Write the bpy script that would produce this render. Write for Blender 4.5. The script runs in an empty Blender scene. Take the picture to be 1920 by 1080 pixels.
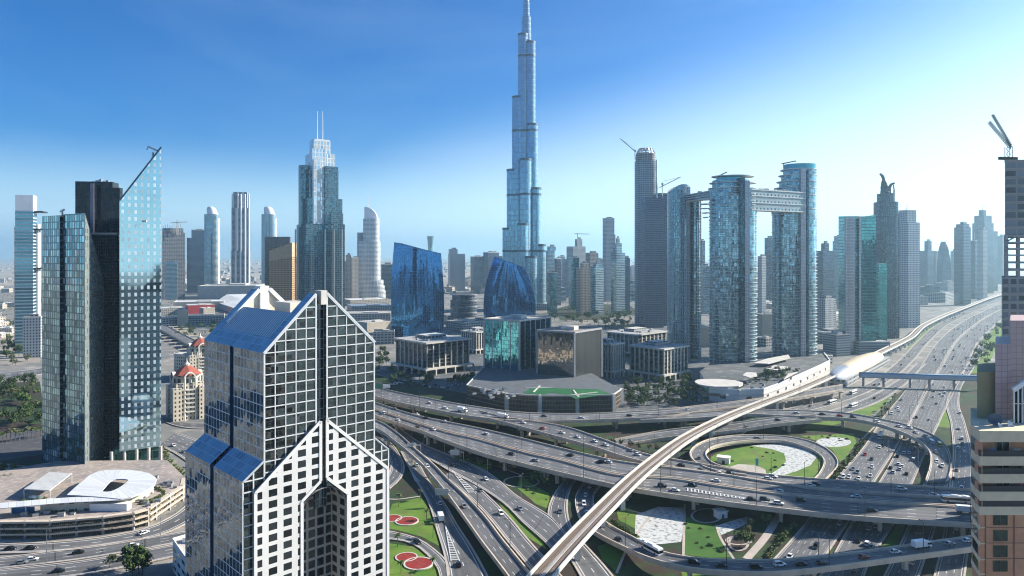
import bpy, math, random
from mathutils import Vector
# ------------------------------------------------------------------ camera, sky, sun, exposure
F, H, YH = 1330.0, 125.0, 478.0          # focal length in photo pixels, eye height (m), horizon row
scn = bpy.context.scene
COL = scn.collection
SUN_AZ, SUN_EL = 72.0, 29.0              # degrees clockwise from the view direction, degrees up
cam_d = bpy.data.cameras.new("camera")
cam_d.sensor_width = 36.0
cam_d.lens = 36.0 * F / 1920.0
cam_d.shift_y = -(540.0 - YH) / 1920.0
cam_d.clip_start, cam_d.clip_end = 1.0, 60000.0
cam = bpy.data.objects.new("camera", cam_d)
cam.location = (0, 0, H)
cam.rotation_euler = (math.pi / 2, 0, 0)
COL.objects.link(cam)
scn.camera = cam
world = bpy.data.worlds.new("World")
scn.world = world
world.use_nodes = True
wn, wl = world.node_tree.nodes, world.node_tree.links
bg = wn["Background"]
sky = wn.new("ShaderNodeTexSky")
sky.sky_type = 'NISHITA'
sky.sun_disc = False
sky.sun_elevation = math.radians(SUN_EL)
sky.sun_rotation = math.radians(SUN_AZ)
sky.altitude = 100
sky.air_density, sky.dust_density, sky.ozone_density = 1.0, 0.2, 4.0
hsv = wn.new("ShaderNodeHueSaturation")
hsv.inputs["Saturation"].default_value = 1.8
wl.new(sky.outputs[0], hsv.inputs["Color"])
tint = wn.new("ShaderNodeMix"); tint.data_type = 'RGBA'; tint.blend_type = 'MULTIPLY'; tint.inputs[0].default_value = 1.0
tint.inputs[7].default_value = (0.015, 0.60, 0.80, 1.0)
wl.new(hsv.outputs[0], tint.inputs[6])
# the bottom of the sky pales into dust, whiter on the sun's side
tcw = wn.new("ShaderNodeTexCoord"); spw = wn.new("ShaderNodeSeparateXYZ"); wl.new(tcw.outputs["Generated"], spw.inputs[0])
mr = wn.new("ShaderNodeMapRange"); mr.interpolation_type = 'SMOOTHSTEP'
wl.new(spw.outputs[2], mr.inputs[0])
mr.inputs[1].default_value, mr.inputs[3].default_value, mr.inputs[4].default_value = -0.02, 0.95, 0.0
dt = wn.new("ShaderNodeVectorMath"); dt.operation = 'DOT_PRODUCT'; wl.new(tcw.outputs["Generated"], dt.inputs[0])
dt.inputs[1].default_value = (math.sin(math.radians(SUN_AZ)), math.cos(math.radians(SUN_AZ)), 0.0)
dm = wn.new("ShaderNodeMapRange"); wl.new(dt.outputs["Value"], dm.inputs[0])
dm.inputs[1].default_value, dm.inputs[2].default_value, dm.inputs[3].default_value, dm.inputs[4].default_value = 0.1, 0.95, 0.16, 0.44
wl.new(dm.outputs[0], mr.inputs[2])
mxw = wn.new("ShaderNodeMix"); mxw.data_type = 'RGBA'
wl.new(mr.outputs[0], mxw.inputs[0]); wl.new(tint.outputs[2], mxw.inputs[6])
mxw.inputs[7].default_value = (7.2, 8.3, 8.9, 1.0)
# thin veils of cirrus
mpw = wn.new("ShaderNodeMapping"); mpw.inputs["Scale"].default_value = (1.2, 1.2, 5.0); mpw.inputs["Rotation"].default_value = (0.35, 0.2, 0.6)
wl.new(tcw.outputs["Generated"], mpw.inputs[0])
cn = wn.new("ShaderNodeTexNoise"); cn.inputs["Scale"].default_value = 1.7; cn.inputs["Detail"].default_value = 7; cn.inputs["Roughness"].default_value = 0.55; cn.inputs["Distortion"].default_value = 0.6
wl.new(mpw.outputs[0], cn.inputs["Vector"])
cm = wn.new("ShaderNodeMapRange"); wl.new(cn.outputs[0], cm.inputs[0])
cm.inputs[1].default_value, cm.inputs[2].default_value, cm.inputs[3].default_value, cm.inputs[4].default_value = 0.45, 0.85, 0.0, 0.09
mxc = wn.new("ShaderNodeMix"); mxc.data_type = 'RGBA'; wl.new(cm.outputs[0], mxc.inputs[0]); wl.new(mxw.outputs[2], mxc.inputs[6]); mxc.inputs[7].default_value = (6.0, 7.4, 8.4, 1.0)
wl.new(mxc.outputs[2], bg.inputs["Color"])
bg.inputs["Strength"].default_value = 0.075
sun_d = bpy.data.lights.new("sun", 'SUN')
sun_d.energy, sun_d.angle, sun_d.color = 5.0, math.radians(0.5), (1.0, 0.93, 0.82)
sun = bpy.data.objects.new("sun", sun_d)
COL.objects.link(sun)
_a, _e = math.radians(SUN_AZ), math.radians(SUN_EL)
SUN_DIR = Vector((math.sin(_a) * math.cos(_e), math.cos(_a) * math.cos(_e), math.sin(_e)))
sun.rotation_euler = SUN_DIR.to_track_quat('Z', 'Y').to_euler()
scn.view_settings.view_transform = 'Standard'
scn.view_settings.look = 'None'
scn.view_settings.gamma = 1.0
scn.view_settings.exposure = 1.2
cy = scn.cycles
cy.use_denoising = True
cy.filter_width = 1.1
cy.max_bounces, cy.diffuse_bounces, cy.glossy_bounces = 6, 2, 3
cy.transmission_bounces, cy.transparent_max_bounces, cy.volume_bounces = 2, 8, 2
cy.caustics_reflective = cy.caustics_refractive = False
cy.sample_clamp_indirect = 6.0
HAZE_DENSITY, HAZE_G = 0.000085, 0.66
rnd = random.Random(11)

# ------------------------------------------------------------------ helpers
def G(px, py, z=0.0):
    """the point at height z seen at photo pixel (px, py)"""
    d = F * (H - z) / (py - YH)
    return Vector(((px - 960) / F * d, d, z))
def X(px, d): return (px - 960) / F * d
def Z(py, d): return H - (py - YH) / F * d
def D(py): return F * H / (py - YH)

class MB:
    """collects faces (with uv in metres) and links them as ONE mesh object"""
    def __init__(s): s.v, s.f, s.uv, s.m, s.sm = [], [], [], [], []
    def face(s, pts, uv=None, m=0, smooth=False):
        i = len(s.v)
        s.v += [tuple(p) for p in pts]
        s.f.append(list(range(i, i + len(pts))))
        s.uv.append(uv if uv else [(p[0], p[1]) for p in pts])
        s.m.append(m); s.sm.append(smooth)
        return s
    def wall(s, a, b, z0, z1, m=0, u0=0.0, z0b=None, z1b=None, smooth=False):
        z0b = z0 if z0b is None else z0b; z1b = z1 if z1b is None else z1b
        L = math.hypot(b[0] - a[0], b[1] - a[1])
        s.face([(a[0], a[1], z0), (b[0], b[1], z0b), (b[0], b[1], z1b), (a[0], a[1], z1)],
               [(u0, z0), (u0 + L, z0b), (u0 + L, z1b), (u0, z1)], m, smooth)
        return u0 + L
    def prism(s, poly, z0, z1, mw=0, mr=1, bottom=False, smooth=False):
        """counter-clockwise footprint raised from z0 to z1"""
        u = 0.0; n = len(poly)
        for i in range(n):
            u = s.wall(poly[i], poly[(i + 1) % n], z0, z1, mw, u, smooth=smooth)
        s.face([(p[0], p[1], z1) for p in poly], None, mr)
        if bottom: s.face([(p[0], p[1], z0) for p in reversed(poly)], None, mr)
        return s
    def loft(s, secs, mw=0, mr=1, smooth=False, cap=True):
        """secs: [(footprint, z or list of z)], same vertex count"""
        for (pa, za), (pb, zb) in zip(secs, secs[1:]):
            n = len(pa); u = 0.0
            A = za if isinstance(za, (list, tuple)) else [za] * n
            B = zb if isinstance(zb, (list, tuple)) else [zb] * n
            for i in range(n):
                j = (i + 1) % n
                L = math.hypot(pa[j][0] - pa[i][0], pa[j][1] - pa[i][1])
                s.face([(*pa[i], A[i]), (*pa[j], A[j]), (*pb[j], B[j]), (*pb[i], B[i])],
                       [(u, A[i]), (u + L, A[j]), (u + L, B[j]), (u, B[i])], mw, smooth)
                u += L
        if cap:
            p, z = secs[-1]; n = len(p)
            Zt = z if isinstance(z, (list, tuple)) else [z] * n
            s.face([(*p[i], Zt[i]) for i in range(n)], None, mr)
        return s
    def box(s, c, sx, sy, z0, z1, rot=0.0, m=0, mr=None):
        return s.prism(rect(c, sx, sy, rot), z0, z1, m, m if mr is None else mr, bottom=True)
    def beam(s, p, q, w, h, m=0, up=(0, 0, 1)):
        p, q = Vector(p), Vector(q); t = (q - p)
        L = t.length; t = t / L
        upv = Vector(up)
        if abs(t.dot(upv)) > 0.98: upv = Vector((0, 1, 0)) if abs(t.y) < 0.9 else Vector((1, 0, 0))
        sd = t.cross(upv).normalized(); u2 = sd.cross(t).normalized()
        c = [(-w/2, -h/2), (w/2, -h/2), (w/2, h/2), (-w/2, h/2)]
        A = [p + sd * a + u2 * b for a, b in c]; B = [q + sd * a + u2 * b for a, b in c]
        for i in range(4):
            j = (i + 1) % 4
            s.face([A[j], A[i], B[i], B[j]], [(0, 0), (w, 0), (w, L), (0, L)], m)
        s.face(A, None, m); s.face(B[::-1], None, m)
        return s
    def tube(s, p, q, r0, r1=None, n=8, m=0, cap=True):
        r1 = r0 if r1 is None else r1
        p, q = Vector(p), Vector(q); t = (q - p); L = t.length; t /= L
        a = Vector((0, 0, 1)) if abs(t.z) < 0.9 else Vector((1, 0, 0))
        x = t.cross(a).normalized(); y = t.cross(x)
        A = [p + (x * math.cos(2*math.pi*i/n) + y * math.sin(2*math.pi*i/n)) * r0 for i in range(n)]
        B = [q + (x * math.cos(2*math.pi*i/n) + y * math.sin(2*math.pi*i/n)) * r1 for i in range(n)]
        for i in range(n):
            j = (i + 1) % n
            s.face([A[i], A[j], B[j], B[i]], [(i, 0), (i + 1, 0), (i + 1, L), (i, L)], m, True)
        if cap: s.face(A[::-1], None, m); s.face(B, None, m)
        return s
    def build(s, name, mats, parent=None, loc=None):
        base = WL[parent.name] if parent else Vector(loc if loc else (0, 0, 0))
        me = bpy.data.meshes.new(name)
        me.from_pydata([(v[0]-base.x, v[1]-base.y, v[2]-base.z) for v in s.v], [], s.f)
        uvl = me.uv_layers.new(name="uv")
        k = 0
        flat = [0.0] * (2 * len(me.loops))
        for u in s.uv:
            for a in u:
                flat[k] = a[0]; flat[k + 1] = a[1]; k += 2
        uvl.data.foreach_set("uv", flat)
        if not isinstance(mats, (list, tuple)): mats = [mats]
        for mt in mats: me.materials.append(mt)
        me.polygons.foreach_set("material_index", [min(i, len(mats) - 1) for i in s.m])
        me.polygons.foreach_set("use_smooth", s.sm)
        if any(s.sm): weld(me)
        o = bpy.data.objects.new(name, me)
        COL.objects.link(o)
        WL[o.name] = base.copy()
        if parent: o.parent = parent
        else: o.location = base
        return o
WL = {}
def weld(me):
    import bmesh
    bm = bmesh.new(); bm.from_mesh(me)
    bmesh.ops.remove_doubles(bm, verts=bm.verts, dist=0.002)
    bm.to_mesh(me); bm.free()
    if hasattr(me, "set_sharp_from_angle"): me.set_sharp_from_angle(angle=math.radians(40))
def rect(c, sx, sy, rot=0.0):
    ca, sa = math.cos(rot), math.sin(rot)
    return [(c[0] + a*sx/2*ca - b*sy/2*sa, c[1] + a*sx/2*sa + b*sy/2*ca) for a, b in ((-1,-1),(1,-1),(1,1),(-1,1))]
def ell(c, rx, ry, n=32, rot=0.0, p=1.0):
    ca, sa = math.cos(rot), math.sin(rot); out = []
    for i in range(n):
        t = 2 * math.pi * i / n
        a, b = math.cos(t), math.sin(t)
        a = math.copysign(abs(a) ** p, a) * rx; b = math.copysign(abs(b) ** p, b) * ry
        out.append((c[0] + a*ca - b*sa, c[1] + a*sa + b*ca))
    return out
def grow(poly, k):
    cx = sum(p[0] for p in poly) / len(poly); cy_ = sum(p[1] for p in poly) / len(poly)
    out = []
    for p in poly:
        L = math.hypot(p[0]-cx, p[1]-cy_)
        out.append((p[0] + (p[0]-cx)/L*k, p[1] + (p[1]-cy_)/L*k))
    return out
def tag(o, label=None, cat=None, group=None, kind=None):
    if label: o["label"] = label
    if cat: o["category"] = cat
    if group: o["group"] = group
    if kind: o["kind"] = kind
    return o
def thing(name, label, cat, loc=(0, 0, 0), group=None):
    o = bpy.data.objects.new(name, None)
    o.empty_display_size = 1.0
    COL.objects.link(o); o.location = loc
    WL[o.name] = Vector(loc)
    return tag(o, label, cat, group)
def clone(root, loc, rz=0.0, mat=None, sc=1.0):
    """copy of a thing with copies of its parts and sub-parts; mat = {old: new}"""
    def cp(o, par):
        c = o.copy(); COL.objects.link(c)
        if par: c.parent = par
        if mat and o.type == 'MESH':
            for i, sl in enumerate(c.material_slots):
                old = sl.material
                if old in mat:
                    sl.link = 'OBJECT'; sl.material = mat[old]
        for ch in o.children: cp(ch, c)
        return c
    r = cp(root, None)
    r.location = loc; r.rotation_euler = (0, 0, rz); r.scale = (sc, sc, sc)
    WL[r.name] = Vector(loc)
    for k in ("label", "group", "category", "kind"):
        pass
    return r
def drop(root):
    for ch in list(root.children): drop(ch)
    bpy.data.objects.remove(root)

# ------------------------------------------------------------------ materials
def nmat(name):
    m = bpy.data.materials.new(name); m.use_nodes = True
    n, l = m.node_tree.nodes, m.node_tree.links
    return m, n, l, n["Principled BSDF"]
def c4(c): return (c[0], c[1], c[2], 1.0)
def math_(n, l, op, a, b=None, clamp=False):
    x = n.new("ShaderNodeMath"); x.operation = op; x.use_clamp = clamp
    for i, v in enumerate((a, b)):
        if v is None: continue
        if isinstance(v, (int, float)): x.inputs[i].default_value = v
        else: l.new(v, x.inputs[i])
    return x.outputs[0]
def mixc(n, l, fac, a, b):
    x = n.new("ShaderNodeMix"); x.data_type = 'RGBA'
    for k, v in ((0, fac), (6, a), (7, b)):
        if isinstance(v, (int, float)): x.inputs[k].default_value = v
        elif isinstance(v, tuple): x.inputs[k].default_value = c4(v)
        else: l.new(v, x.inputs[k])
    return x.outputs[2]
def mixf(n, l, fac, a, b):
    x = n.new("ShaderNodeMix"); x.data_type = 'FLOAT'
    for k, v in ((0, fac), (2, a), (3, b)):
        if isinstance(v, (int, float)): x.inputs[k].default_value = v
        else: l.new(v, x.inputs[k])
    return x.outputs[0]
_mc = {}
def plain(name, col, rough=0.7, metal=0.0, var=0.25, scale=0.15, spec=0.5):
    """painted / cast surface with soft blotches and fine grain"""
    key = ("p", name)
    if key in _mc: return _mc[key]
    m, n, l, b = nmat(name)
    tc = n.new("ShaderNodeTexCoord")
    no = n.new("ShaderNodeTexNoise"); no.inputs["Scale"].default_value = scale
    no.inputs["Detail"].default_value = 6
    l.new(tc.outputs["Object"], no.inputs["Vector"])
    f = math_(n, l, 'MULTIPLY_ADD', no.outputs[0], 2.0); 
    f.node.inputs[2].default_value = -0.5; f.node.use_clamp = True
    lo = tuple(x * (1 - var) for x in col); hi = tuple(min(1, x * (1 + var * 0.6)) for x in col)
    l.new(mixc(n, l, f, lo, hi), b.inputs["Base Color"])
    b.inputs["Roughness"].default_value = rough; b.inputs["Metallic"].default_value = metal
    b.inputs["Specular IOR Level"].default_value = spec
    _mc[key] = m
    return m
def facade(name, wall, glass, bay=3.0, floor=3.5, fw=0.8, fh=0.6, gm=0.85, gr=0.07, wr=0.6, vary=0.45, tilt=0.012, wm=0.0, lit=0.0, cols=None, pale_panes=0.0):
    """wall with a grid of panes on the uv (metres): fw, fh = share of the bay / floor that is glass"""
    key = ("f", name)
    if key in _mc: return _mc[key]
    m, n, l, b = nmat(name)
    uv = n.new("ShaderNodeUVMap"); sp = n.new("ShaderNodeSeparateXYZ"); l.new(uv.outputs[0], sp.inputs[0])
    u = math_(n, l, 'DIVIDE', sp.outputs[0], bay); v = math_(n, l, 'DIVIDE', sp.outputs[1], floor)
    fu = math_(n, l, 'FRACT', u); fv = math_(n, l, 'FRACT', v)
    def inside(f, w):
        d = math_(n, l, 'ABSOLUTE', math_(n, l, 'SUBTRACT', f, 0.5))
        return math_(n, l, 'LESS_THAN', d, w / 2)
    mask = math_(n, l, 'MULTIPLY', inside(fu, fw), inside(fv, fh))
    cell = n.new("ShaderNodeCombineXYZ")
    l.new(math_(n, l, 'FLOOR', u), cell.inputs[0]); l.new(math_(n, l, 'FLOOR', v), cell.inputs[1])
    wn_ = n.new("ShaderNodeTexWhiteNoise"); wn_.noise_dimensions = '3D'; l.new(cell.outputs[0], wn_.inputs["Vector"])
    g0 = tuple(x * (1 - vary) for x in glass); g1 = tuple(min(1, x * (1 + vary)) for x in glass)
    gcol = mixc(n, l, wn_.outputs["Value"], g0, g1)
    metal_g = gm
    if pale_panes > 0:
        bl = math_(n, l, 'LESS_THAN', wn_.outputs["Value"], pale_panes)
        gcol = mixc(n, l, bl, gcol, (0.55, 0.56, 0.52)); metal_g = mixf(n, l, bl, gm, 0.1)  # a random share of panes in a flat pale tone
    no = n.new("ShaderNodeTexNoise"); no.inputs["Scale"].default_value = 0.05; no.inputs["Detail"].default_value = 5
    tc = n.new("ShaderNodeTexCoord"); l.new(tc.outputs["Object"], no.inputs["Vector"])
    w0 = tuple(x * 0.8 for x in wall); w1 = tuple(min(1, x * 1.12) for x in wall)
    wcol = mixc(n, l, no.outputs[0], w0, w1)
    l.new(mixc(n, l, mask, wcol, gcol), b.inputs["Base Color"])
    l.new(mixf(n, l, mask, wm, metal_g), b.inputs["Metallic"])
    l.new(mixf(n, l, mask, wr, gr), b.inputs["Roughness"])
    # every pane leans a hair differently, so reflections break up from pane to pane
    ge = n.new("ShaderNodeNewGeometry")
    off = n.new("ShaderNodeVectorMath"); off.operation = 'SUBTRACT'
    l.new(wn_.outputs["Color"], off.inputs[0]); off.inputs[1].default_value = (0.5, 0.5, 0.5)
    wob = n.new("ShaderNodeTexNoise"); wob.inputs["Scale"].default_value = 0.35; wob.inputs["Detail"].default_value = 1
    l.new(tc.outputs["Object"], wob.inputs["Vector"])
    wo = n.new("ShaderNodeVectorMath"); wo.operation = 'SUBTRACT'
    l.new(wob.outputs["Color"], wo.inputs[0]); wo.inputs[1].default_value = (0.5, 0.5, 0.5)
    ad0 = n.new("ShaderNodeVectorMath"); ad0.operation = 'ADD'
    l.new(off.outputs[0], ad0.inputs[0]); l.new(wo.outputs[0], ad0.inputs[1])
    scv = n.new("ShaderNodeVectorMath"); scv.operation = 'SCALE'; l.new(ad0.outputs[0], scv.inputs[0])
    l.new(math_(n, l, 'MULTIPLY', mask, tilt * 2), scv.inputs["Scale"])
    ad = n.new("ShaderNodeVectorMath"); ad.operation = 'ADD'
    l.new(ge.outputs["Normal"], ad.inputs[0]); l.new(scv.outputs[0], ad.inputs[1])
    nv = n.new("ShaderNodeVectorMath"); nv.operation = 'NORMALIZE'; l.new(ad.outputs[0], nv.inputs[0])
    l.new(nv.outputs[0], b.inputs["Normal"])
    _mc[key] = m
    return m
def two_tone(name, a, b_, scale=0.05, rough=0.9, detail=8, thr=0.5, soft=0.12, third=None, tscale=0.4):
    """ground cover: two colours in noise patches with an optional third fine speckle"""
    key = ("t", name)
    if key in _mc: return _mc[key]
    m, n, l, b = nmat(name)
    tc = n.new("ShaderNodeTexCoord")
    no = n.new("ShaderNodeTexNoise"); no.inputs["Scale"].default_value = scale; no.inputs["Detail"].default_value = detail
    no.inputs["Roughness"].default_value = 0.62
    l.new(tc.outputs["Object"], no.inputs["Vector"])
    f = n.new("ShaderNodeMapRange"); l.new(no.outputs[0], f.inputs[0])
    f.inputs[1].default_value = thr - soft; f.inputs[2].default_value = thr + soft
    c = mixc(n, l, f.outputs[0], a, b_)
    if third:
        n2 = n.new("ShaderNodeTexNoise"); n2.inputs["Scale"].default_value = tscale; n2.inputs["Detail"].default_value = 4
        l.new(tc.outputs["Object"], n2.inputs["Vector"])
        f2 = n.new("ShaderNodeMapRange"); l.new(n2.outputs[0], f2.inputs[0])
        f2.inputs[1].default_value = 0.5; f2.inputs[2].default_value = 0.68
        c = mixc(n, l, f2.outputs[0], c, third)
    l.new(c, b.inputs["Base Color"]); b.inputs["Roughness"].default_value = rough
    b.inputs["Specular IOR Level"].default_value = 0.25
    _mc[key] = m
    return m
def asphalt(name, width, lanes, dash=True, edge=True, base=(0.115, 0.115, 0.116)):
    """road surface: uv x = metres across from the centre, y = metres along"""
    key = ("a", name)
    if key in _mc: return _mc[key]
    m, n, l, b = nmat(name)
    uv = n.new("ShaderNodeUVMap"); sp = n.new("ShaderNodeSeparateXYZ"); l.new(uv.outputs[0], sp.inputs[0])
    tc = n.new("ShaderNodeTexCoord")
    lw = (width - 1.6) / lanes
    off = math_(n, l, 'ADD', sp.outputs[0], (width - 1.6) / 2)
    q = math_(n, l, 'DIVIDE', off, lw)
    r = math_(n, l, 'ROUND', q)
    dist = math_(n, l, 'MULTIPLY', math_(n, l, 'ABSOLUTE', math_(n, l, 'SUBTRACT', q, r)), lw)
    line = math_(n, l, 'LESS_THAN', dist, 0.13)
    isedge = math_(n, l, 'MAXIMUM', math_(n, l, 'LESS_THAN', r, 0.5), math_(n, l, 'GREATER_THAN', r, lanes - 0.5))
    ok = math_(n, l, 'LESS_THAN', math_(n, l, 'ABSOLUTE', sp.outputs[0]), width / 2 - 0.6)
    dsh = math_(n, l, 'LESS_THAN', math_(n, l, 'FRACT', math_(n, l, 'DIVIDE', sp.outputs[1], 12.0)), 0.3)
    mk = math_(n, l, 'MULTIPLY', math_(n, l, 'MULTIPLY', line, math_(n, l, 'MAXIMUM', isedge, dsh)), ok)
    # wheel tracks and patching, stretched along the road
    cx = n.new("ShaderNodeCombineXYZ")
    l.new(math_(n, l, 'MULTIPLY', sp.outputs[0], 0.6), cx.inputs[0]); l.new(math_(n, l, 'MULTIPLY', sp.outputs[1], 0.012), cx.inputs[1])
    no = n.new("ShaderNodeTexNoise"); no.inputs["Scale"].default_value = 1.0; no.inputs["Detail"].default_value = 5
    l.new(cx.outputs[0], no.inputs["Vector"])
    n2 = n.new("ShaderNodeTexNoise"); n2.inputs["Scale"].default_value = 0.03; n2.inputs["Detail"].default_value = 4
    l.new(tc.outputs["Object"], n2.inputs["Vector"])
    ff = math_(n, l, 'ADD', math_(n, l, 'MULTIPLY', no.outputs[0], 1.3), math_(n, l, 'MULTIPLY', n2.outputs[0], 0.9))
    fr = n.new("ShaderNodeMapRange"); l.new(ff, fr.inputs[0]); fr.inputs[1].default_value = 0.75; fr.inputs[2].default_value = 1.45
    jt = math_(n, l, 'LESS_THAN', math_(n, l, 'FRACT', math_(n, l, 'DIVIDE', sp.outputs[1], 33.0)), 0.016)
    pt = n.new("ShaderNodeTexVoronoi"); pt.inputs["Scale"].default_value = 1.0
    px_ = n.new("ShaderNodeCombineXYZ"); l.new(math_(n, l, 'MULTIPLY', sp.outputs[0], 0.28), px_.inputs[0]); l.new(math_(n, l, 'MULTIPLY', sp.outputs[1], 0.022), px_.inputs[1]); l.new(px_.outputs[0], pt.inputs["Vector"])
    psep = n.new("ShaderNodeSeparateColor"); l.new(pt.outputs["Color"], psep.inputs[0])
    c = mixc(n, l, fr.outputs[0], tuple(x * 0.6 for x in base), tuple(x * 1.7 for x in base))
    c = mixc(n, l, math_(n, l, 'MULTIPLY', psep.outputs[0], 0.34), c, tuple(x * 0.45 for x in base))
    c = mixc(n, l, math_(n, l, 'MULTIPLY', jt, 0.8), c, (0.03, 0.03, 0.03))
    l.new(mixc(n, l, mk, c, (0.62, 0.62, 0.6)), b.inputs["Base Color"])
    b.inputs["Roughness"].default_value = 0.75; b.inputs["Specular IOR Level"].default_value = 0.3
    _mc[key] = m
    return m
CONC = plain("concrete", (0.56, 0.47, 0.37), 0.85, var=0.2, scale=0.2)
CONCG = plain("grey_concrete", (0.33, 0.33, 0.33), 0.85, var=0.25, scale=0.2)
WHITE = plain("white_paint", (0.78, 0.78, 0.76), 0.5, var=0.08)
PALE = plain("pale_stone", (0.55, 0.52, 0.46), 0.7, var=0.15)
ROOFG = plain("roof_gravel", (0.36, 0.35, 0.33), 0.9, var=0.3, scale=0.12)
ROOFD = plain("dark_roof", (0.10, 0.11, 0.12), 0.8, var=0.3)
BLACKM = plain("black_steel", (0.025, 0.027, 0.03), 0.9, 0.0, 0.1, spec=0.1)
DARK = plain("dark_metal", (0.035, 0.04, 0.045), 0.45, 0.3)
STEEL = plain("steel", (0.35, 0.36, 0.37), 0.4, 0.7)
WATER = plain("pool_water", (0.02, 0.28, 0.36), 0.08, 0.0, 0.1)
# ------------------------------------------------------------------ ground
def struct(o): return tag(o, kind="structure")
SAND = two_tone("desert_ground", (0.36, 0.31, 0.25), (0.22, 0.205, 0.18), 0.0012, detail=12, third=(0.42, 0.38, 0.32), tscale=0.012)
CITY = two_tone("city_ground", (0.24, 0.22, 0.19), (0.13, 0.14, 0.14), 0.012, detail=10, third=(0.33, 0.30, 0.26), tscale=0.05)
MULCH = two_tone("planted_ground", (0.022, 0.045, 0.016), (0.045, 0.03, 0.025), 0.03, detail=6, third=(0.035, 0.07, 0.02), tscale=0.1, soft=0.05)
LAWN = two_tone("lawn_grass", (0.075, 0.165, 0.018), (0.135, 0.215, 0.03), 0.06, detail=10, third=(0.12, 0.14, 0.04), tscale=0.16)
LAWND = two_tone("shaded_lawn_grass", (0.04, 0.11, 0.018), (0.06, 0.14, 0.02), 0.08, detail=8)  # darker copy of the lawn grass with shade put into its colour
GRAVEL = two_tone("white_gravel", (0.62, 0.62, 0.58), (0.40, 0.41, 0.40), 0.5, detail=6, third=(0.16, 0.17, 0.16), tscale=0.55, soft=0.3)
REDBED = two_tone("red_flowers", (0.26, 0.022, 0.02), (0.17, 0.03, 0.025), 0.5, detail=6, third=(0.33, 0.05, 0.04), tscale=1.2)
PURPLE = two_tone("purple_planting", (0.05, 0.022, 0.028), (0.03, 0.018, 0.02), 0.2, detail=6, third=(0.08, 0.035, 0.03), tscale=0.6)
PAVE = two_tone("paving", (0.44, 0.39, 0.33), (0.36, 0.32, 0.28), 0.06, detail=8, third=(0.48, 0.44, 0.38), tscale=0.5)
PLAZA = two_tone("grey_paving", (0.13, 0.135, 0.14), (0.07, 0.08, 0.085), 0.03, detail=9, third=(0.20, 0.195, 0.18), tscale=0.12)  # plaza darkened: the tall towers' cast shade is put into the colour
TARMAC = two_tone("tarmac", (0.085, 0.088, 0.095), (0.06, 0.063, 0.07), 0.03, detail=8, third=(0.11, 0.11, 0.11), tscale=0.2)
MEDIAN = two_tone("median_paving", (0.50, 0.42, 0.35), (0.38, 0.34, 0.30), 0.08, detail=6)

def sheet(name, pts, z, mat, lab=None, cat=None):
    b = MB(); b.face([(p[0], p[1], z) for p in pts])
    o = b.build(name, mat)
    return struct(o)
def padpx(name, pix, z, mat):
    P = [G(a, b, z) for a, b in pix]
    A = sum(P[i].x * P[(i+1) % len(P)].y - P[(i+1) % len(P)].x * P[i].y for i in range(len(P)))
    if A < 0: P.reverse()
    return sheet(name, P, z, mat)
def spline(P, step=4.0):
    """Catmull-Rom through P, resampled"""
    out = []
    Q = [P[0] * 2 - P[1]] + list(P) + [P[-1] * 2 - P[-2]]
    for i in range(1, len(Q) - 2):
        a, b, c, d = Q[i-1], Q[i], Q[i+1], Q[i+2]
        n = max(2, int((c - b).length / step))
        for k in range(n):
            t = k / n
            out.append(0.5 * ((2*b) + (c - a)*t + (2*a - 5*b + 4*c - d)*t*t + (3*b - a - 3*c + d)*t**3))
    out.append(P[-1])
    return out
def spline_pair(A, B, step=5.0):
    oa, ob = [], []
    QA = [A[0]*2 - A[1]] + A + [A[-1]*2 - A[-2]]; QB = [B[0]*2 - B[1]] + B + [B[-1]*2 - B[-2]]
    def cr(a, b, c, d, t): return 0.5 * ((2*b) + (c - a)*t + (2*a - 5*b + 4*c - d)*t*t + (3*b - a - 3*c + d)*t**3)
    for i in range(1, len(QA) - 2):
        n = max(2, min(60, int(((QA[i+1] - QA[i]).length + (QB[i+1] - QB[i]).length) / 2 / step)))
        for k in range(n):
            t = k / n
            oa.append(cr(*QA[i-1:i+3], t)); ob.append(cr(*QB[i-1:i+3], t))
    oa.append(A[-1]); ob.append(B[-1])
    return oa, ob
ROADS = {}
_zoff = [0.0]
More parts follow.
